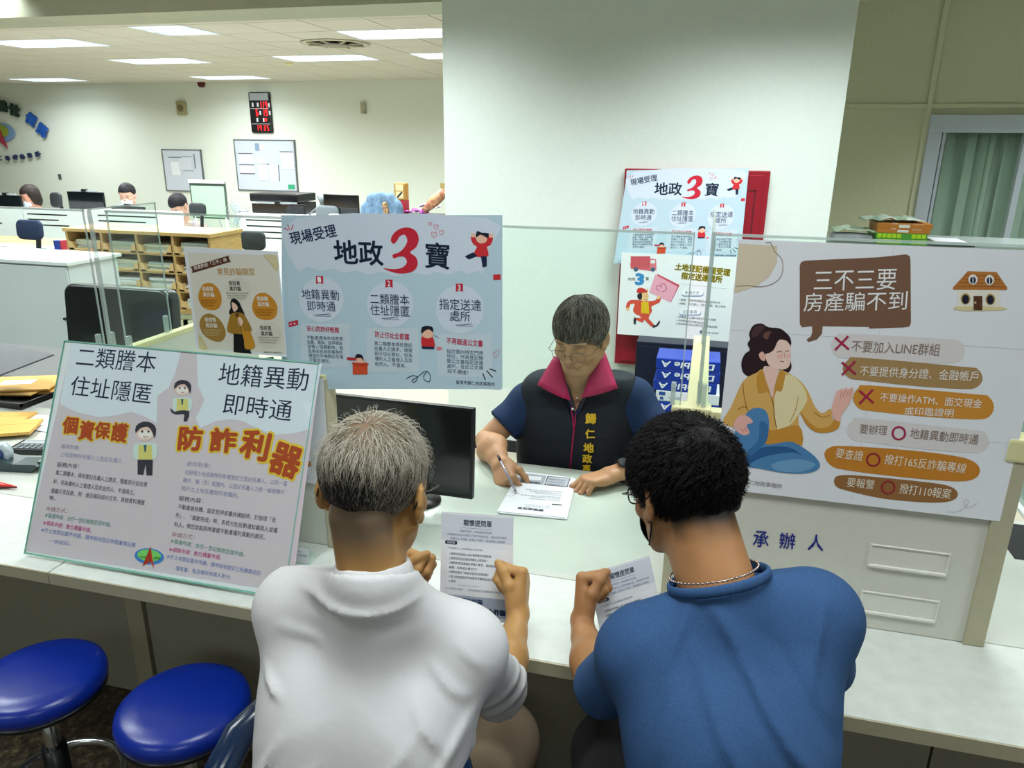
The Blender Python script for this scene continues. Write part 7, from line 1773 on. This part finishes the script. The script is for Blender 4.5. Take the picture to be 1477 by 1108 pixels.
X, Y, Z = s.ax[0][:, None, None], s.ax[1][None, :, None], s.ax[2][None, None, :]
def vneck(s, c, depth, w_):
    X, Y, Z = s.ax[0][:, None, None], s.ax[1][None, :, None], s.ax[2][None, None, :]
    v = np.maximum(np.abs(X-c[0])*1.0-(Z-(c[2]-depth))*w_, Y-c[1]); s.d = np.maximum(s.d, -v).astype(np.float32)
vneck(s, (-.375, 1.06, 1.02), .10, .42); s.d = np.maximum(s.d, Z-1.045).astype(np.float32); s.plane((0, 0, .54), (0, 0, -1))
V, F = s.mesh(); meshobj('polo_shirt', V, F, M_navyt, p3)
s = SDF(*bounds([S3r, S3l, J3['hip'], nb3], .17), .0065)
J3v = dict(J3); J3v['sl'] = Vector((-.495, 1.10, .955)); J3v['sr'] = Vector((-.245, 1.10, .985)); torso(s, J3v, .012)
s.disp(fold_noise(.0030, 24, 43)); X, Y, Z = s.ax[0][:, None, None], s.ax[1][None, :, None], s.ax[2][None, None, :]
vneck(s, (-.375, 1.09, 1.02), .125, .46); s.d = np.maximum(s.d, Z-1.045).astype(np.float32); s.plane((0, 0, .56), (0, 0, -1))
V, F = s.mesh(); vest = meshobj('vest', V, F, M_vest, p3)
VS = V
def on_vest(px, py, off=.003):
    """point of the vest front met by the sight line"""
    d = ray(px, py); d.normalize(); best = None
    q = VS-np.array(CAM); t = q@np.array(d); e = np.linalg.norm(q-np.outer(t, np.array(d)), axis=1); k = np.where(e < .010)[0]
    if not len(k): return aty(px, py, 1.0)
    tm = t[k].min(); return CAM+d*(tm-off)
M_mag = mat('magenta_cloth', '#a80e4c', rough=.7, bump=.1, scale=400)
def flap(P, name, m, nx=6):
    """P: four corners (px,py,Y): inner top, outer top, outer low, inner low"""
    A_, B_, C_, D_ = [aty(*p) for p in P]; rows = []
    for i in range(nx+1):
        t = i/nx; a = A_.lerp(D_, t); b = B_.lerp(C_, t); rows.append([a.lerp(b, u/6)+Vector((0, -.012*math.sin(u/6*PI), 0)) for u in range(7)])
    o = MB().grid(rows, m).build(name, p3); s_ = o.modifiers.new('s', 'SOLIDIFY'); s_.thickness = .005; s_.offset = 0; return o
flap([(806, 512, 1.02), (800, 514, 1.05), (775, 555, .985), (823, 578, .965)], 'collar_flap', M_mag)
flap([(864, 506, 1.02), (872, 508, 1.05), (891, 560, .985), (839, 574, .965)], 'collar_flap', M_mag)
flap([(812, 528, 1.03), (808, 520, 1.04), (812, 560, 1.0), (830, 590, .985)], 'inner_collar', mat('dark_grey_knit', '#34303a', rough=.8))
flap([(858, 520, 1.03), (864, 514, 1.04), (852, 562, 1.0), (836, 590, .985)], 'inner_collar', mat('dark_grey_knit', '#34303a'))
collar(p3, M_mag, nb3+Vector((0, 0, -.01)), (0, -.15, 1), .070, .078, .040, name='collar_band', gap=.9, front=(0, -1, 0), drop=.3)
# placket in the neck, zip, piping, lettering
pts = [on_vest(*q) for q in ((823, 580), (826, 600), (828, 620), (826, 640), (824, 658), (822, 680))]
MB().tube(pts, [(.0035, .0015)]*len(pts), n=6, m=M_mag).build('zip', p3)
pts = [on_vest(*q) for q in ((833, 580), (830, 600), (829, 616))]; MB().tube(pts, [(.0025, .0012)]*3, n=6, m=M_mag).build('zip_piping', p3)
q = aty(826, 590, .985); MB().ball(q, .004, PAPER, u=8, v=6).build('button', p3); q = aty(832, 574, 1.0); MB().ball(q, .003, PAPER, u=8, v=6).build('button', p3)
M_gold = mat('gold_thread', '#d8b21a', rough=.6)
f_v, f_f, k_ = [], [], 0
for t_, px, py, hp in (('歸', 852, 604, 17), ('仁', 851, 626, 15), ('地', 849, 646, 16), ('政', 847, 662, 15), ('事', 846, 676, 13)):
    o_ = on_vest(px, py); ex = (on_vest(px+8, py)-on_vest(px-8, py)).normalized(); ez = (on_vest(px, py-8)-on_vest(px, py+8)).normalized()
    Vg, Fg = fat(t_, .03); mn, mx = Vg.min(0), Vg.max(0); sc_ = hp/FOC*2.3/(mx[1]-mn[1]); c0 = (mn+mx)/2; base = len(f_v)
    nn = ex.cross(ez).normalized()*-.0; off = (CAM-o_).normalized()*.004
    for iv, v in enumerate(Vg): f_v.append(o_+off*(1+.03*(iv//(len(Vg)//6)))+ex*float(v[0]-c0[0])*sc_+ez*float(v[1]-c0[1])*sc_)
    f_f += [tuple(i+base for i in g) for g in Fg]
me = bpy.data.meshes.new('lettering'); me.from_pydata(f_v, [], f_f); me.materials.append(M_gold); o = bpy.data.objects.new('lettering', me); col.objects.link(o); o.parent = p3
o.modifiers.new('s', 'SOLIDIFY').thickness = .0012
trousers(p3, (-.372, 1.18, .55), [(-.50, .82, .55), (-.24, .82, .55)], [(-.50, .84, .10), (-.24, .84, .10)], mat('dark_trousers', '#1b1d22', rough=.8), kr=.066); shoes(p3, [(-.50, .82), (-.24, .82)], M_shoe)
for sh in [c for c in p3.children if c.name.startswith('shoe')]: pass
glasses(M3, p3, mat('thin_metal', '#6a6058', rough=.3, metal=.8), r=.0009, lens=(.024, .016), y_=.113, z0=-.004)
# wristwatch on the left wrist
wd = (W3l-E3l).normalized(); wc = W3l-wd*.035; xx = wd.orthogonal().normalized(); yy = wd.cross(xx)
MB().tube([wc+xx*math.cos(2*PI*i/32)*.036+yy*math.sin(2*PI*i/32)*.030 for i in range(32)], [(.010, .0035)]*32, n=8, m=mat('watch_strap', '#14191a', rough=.5), closed=True, flat=tuple(wd)).build('wristwatch', p3)
wt_ = (Vector((0, -.35, 1))-wd*Vector((0, -.35, 1)).dot(wd)).normalized(); MB().cyl(wc+wt_*.028, wc+wt_*.040, .018, m=mat('watch_face', '#10181a', rough=.15, spec=.8), n=24).build('watch_case', p3)
hair_shell(M3, p3, M_hair, '#4a443e', (.0815, .099, .0865), .0018, 120, 18, dict(front=.064, ear=.018, nape=-.056))
def col3(p, rg):
    b = np.array(hx('#4a443e')[:3]) if rg.random() < .62 else np.array(hx('#9c9386')[:3]); 
    if rg.random() < .3: b = np.array(hx('#24201e')[:3])
    return b*rg.uniform(.7, 1.2)
strands('hair_strands', M3, p3, M_hair, 7000, lambda p, rg: p[2] > float(hline(np.array(p[1]), front=.064, ear=.024, nape=-.055)) and not (abs(p[0]) > .070 and -.03 < p[1] < .02 and p[2] < .03), col3, whorl=(.01, -.060, .11), length=(.030, .052), r=.00095, lift=.007, start=.0065, grow=(0, .2, -1), wgrow=.45, seed=22, steps=4)
# pen
tip = atz(745, 711, ZC+.008); endp = aty(718, 657, tip.y+.075)
pn = empty('pen', 'slim silver pen with dark end in the right hand of the officer', 'pen', tip); d = (endp-tip).normalized(); L = (endp-tip).length; L = max(L, .12)
MB().cyl(d*.012, d*(L*.85), .0042, m=mat('pen_silver', '#b9b4c4', rough=.25, metal=.7)).build('barrel', pn); MB().cyl((0, 0, 0), d*.012, .0008, .0042, m=M_grey).build('tip', pn); MB().cyl(d*(L*.85), d*L, .0044, m=mat('pen_end', '#3a2a34', rough=.3)).build('cap', pn)

# ---- the sheets the customers hold
def held(lab, TL, TR, BL, Wm=None, Hm=None):
    ux = (TR-TL); uy = (TL-BL); W_ = Wm or ux.length; H_ = Hm or uy.length; ux.normalize(); uy = (uy-ux*uy.dot(ux)).normalized()
    o_ = TL-uy*H_; t = sheet('question_sheet', lab, 'paper', o_, ux, uy, W_, H_, None, group='question sheets of the two customers')
    MB().box((0, 0, -.0006), (W_, H_, 0), PAPER).build('sheet', t); a = art_question(t, W_, H_); a.scale.y = H_/(1.41*W_)
    MB().box((.002, -.003, -.0016), (W_+.001, H_-.004, -.0010), PAPER).build('second_sheet', t)
    return t
TL, TR, BR = aty(637, 738, .10), aty(740, 745, .10), aty(713, 893, .035)
held('printed question sheet held by the man in the white shirt', TL, TR, TL+(BR-TR))
TL, TR = aty(848, 828, .05), aty(930, 803, .14); LB = aty(868, 925, .008)
held('printed question sheet held by the man in the blue T-shirt', TL, TR, LB, .150, .205)

# ---- stool for the blue customer, padded chair for the other, chair of the officer
stool(.11, -.50, .475, 'round blue stool under the man in the blue T-shirt')
cc = empty('customer_chair', 'dark blue glossy armchair under the man in the white shirt', 'chair', (-.47, -.58, 0))
soft_slab((0, 0, .40), .50, .48, .09, Matrix.Rotation(R(90), 3, 'X'), M_dvin, 'seat', cc); soft_slab((0, -.25, .60), .44, .26, .06, Matrix.Rotation(R(-8), 3, 'X'), M_dvin, 'backrest', cc, top_r=.08)
a1, a2, a3 = aty(385, 1022, -.40), aty(345, 1060, -.44), aty(312, 1125, -.50); c = cc.location
for q in (1, -1):
    P = [Vector(p)-c for p in (a1+Vector((.03, .06, -.01)), a1, a2, a3, a3+Vector((.0, -.05, -.10)))]
    if q < 0: P = [Vector((-p.x, p.y, p.z)) for p in P]
    MB().tube([p for p in P], [.020, .024, .026, .026, .022], n=16, m=M_dvin).build('armrest', cc)
    MB().tube([P[-1], Vector((P[-1].x*.95, P[-1].y, .36))], .014, m=M_black).build('arm_bracket', cc)
MB().cyl((0, 0, .08), (0, 0, .36), .03, m=M_chrome).build('column', cc)
for k in range(5): t_ = 2*PI*k/5; MB().tube([(0, 0, .09), (.27*math.cos(t_), .27*math.sin(t_), .05)], [(.018, .024), (.012, .018)], m=M_black, flat=(0, 0, 1)).cyl((.27*math.cos(t_), .27*math.sin(t_), 0), (.27*math.cos(t_), .27*math.sin(t_), .05), .02, m=M_black, n=12).build('leg', cc)
oc2 = empty('officer_chair', 'dark office chair under the officer in the vest', 'chair', (-.372, 1.22, 0))
soft_slab((0, 0, .40), .46, .44, .07, Matrix.Rotation(R(90), 3, 'X'), M_leath, 'seat', oc2); MB().cyl((0, 0, .06), (0, 0, .37), .03, m=M_black).build('column', oc2); MB().cyl((0, 0, 0), (0, 0, .06), .22, m=M_black).build('base', oc2)

# ---- clerks far behind
def clerk(lab, hp, yaw, pitch, skin, hairc, top, hairlen, mask=None, hs=1.0, lean=0.0, arm=None):
    c = Vector(hp); nk = c+Vector((0, .05, -.17)); M, hv, hf, hC = head_part(c, yaw, pitch, nk, skin, hairc, h=.006, nr=.046)
    sl, sr = nk+Vector((-.17, .03, -.07)), nk+Vector((.17, .03, -.07)); J = dict(sl=sl, sr=sr, neck=nk, chest=nk+Vector((0, .05, -.18)), waist=nk+Vector((0, .07, -.38)), hip=nk+Vector((0, .10, -.52)), cw=.16, cd=.095, ww=.14, wd=.09, hw=.16, hd=.11)
    s = SDF(*bounds([sl, sr, J['hip'], nk], .15), .014); torso(s, J, -.01)
    for (S_, q) in ((sl, -1), (sr, 1)): limb_coarse(s, [S_, S_+Vector((q*.06, -.06, -.24)), S_+Vector((q*-.05, -.26, -.26))], [.045, .038, .028]); s.ell(np.array(S_+Vector((q*-.07, -.31, -.26))), (.04, .05, .025), k=.02)
    tv, tf = s.mesh(); p = person('person', lab, [(hv, hf, hC), (tv, tf, solid(tv, skin))], 'clerks at the far desks')
    s = SDF(*bounds([sl, sr, J['hip'], nk], .17), .012); torso(s, J, .004)
    for (S_, q) in ((sl, -1), (sr, 1)): limb_coarse(s, [S_, S_+Vector((q*.06, -.06, -.24))], [.056, .050])
    s.disp(fold_noise(.004, 25, 51)); s.plane(np.array(nk)+np.array((0, 0, .0)), (0, -.2, 1)); V, F = s.mesh(); meshobj('blouse', V, F, top, p)
    def ex(s_):
        if hairlen > .02: 
            s_.ell((0, -.045, -.01), (.090, .062, .075+hairlen), k=.02)
            for q in (-1, 1): s_.ell((q*.078, .0, -.01), (.024, .045, .06+hairlen*.5), k=.02)
    s = SDF((-.125, -.14, -.15), (.125, .13, .16), .006); s.ell(HAIRC, (.088, .104, .094)); ex(s)
    X, Y, Z = s.ax[0][:, None, None], s.ax[1][None, :, None], s.ax[2][None, None, :]
    s.d = np.maximum(s.d, -np.maximum(np.abs(X)-.062, np.maximum(.03-Y, Z-.058))).astype(np.float32)
    if hairlen <= .02: s.d = np.maximum(s.d, hline(Y, front=.05, ear=.01, nape=-.06)-Z).astype(np.float32)
    V, F = s.mesh(); meshobj('hair', xf(V, M), F, M_hair, p, np.tile(cn(hairc), (len(V), 1)))
    if mask: face_mask(M, p, mask)
    return p
M_wb = mat('white_blouse', '#dfe0ea', rough=.8); M_dkb = mat('dark_blouse', '#1d2030', rough=.8); M_mix = mat('grey_patterned_blouse', '#7c7684', rough=.8, var=.6, var2='#b89a84', scale=14)
M_wmask = mat('white_mask', '#e2e6ec', rough=.7); M_bmask = mat('pale_blue_mask', '#ccd8e4', rough=.7)
clerk('woman with bobbed dark hair and white blouse at the left border, far desk', aty(44, 284, 5.75), 165, 16, '#c08a74', '#241a18', M_wb, .045, M_bmask)
clerk('clerk with black hair tied back and white mask behind a monitor', aty(184, 282, 5.95), 200, 14, '#c39a84', '#17161a', M_dkb, .0, M_wmask)
clerk('clerk with bowed black hair in front of the green flip chart', aty(259, 297, 5.65), 170, 42, '#c39a84', '#141317', M_mix, .0, M_wmask)
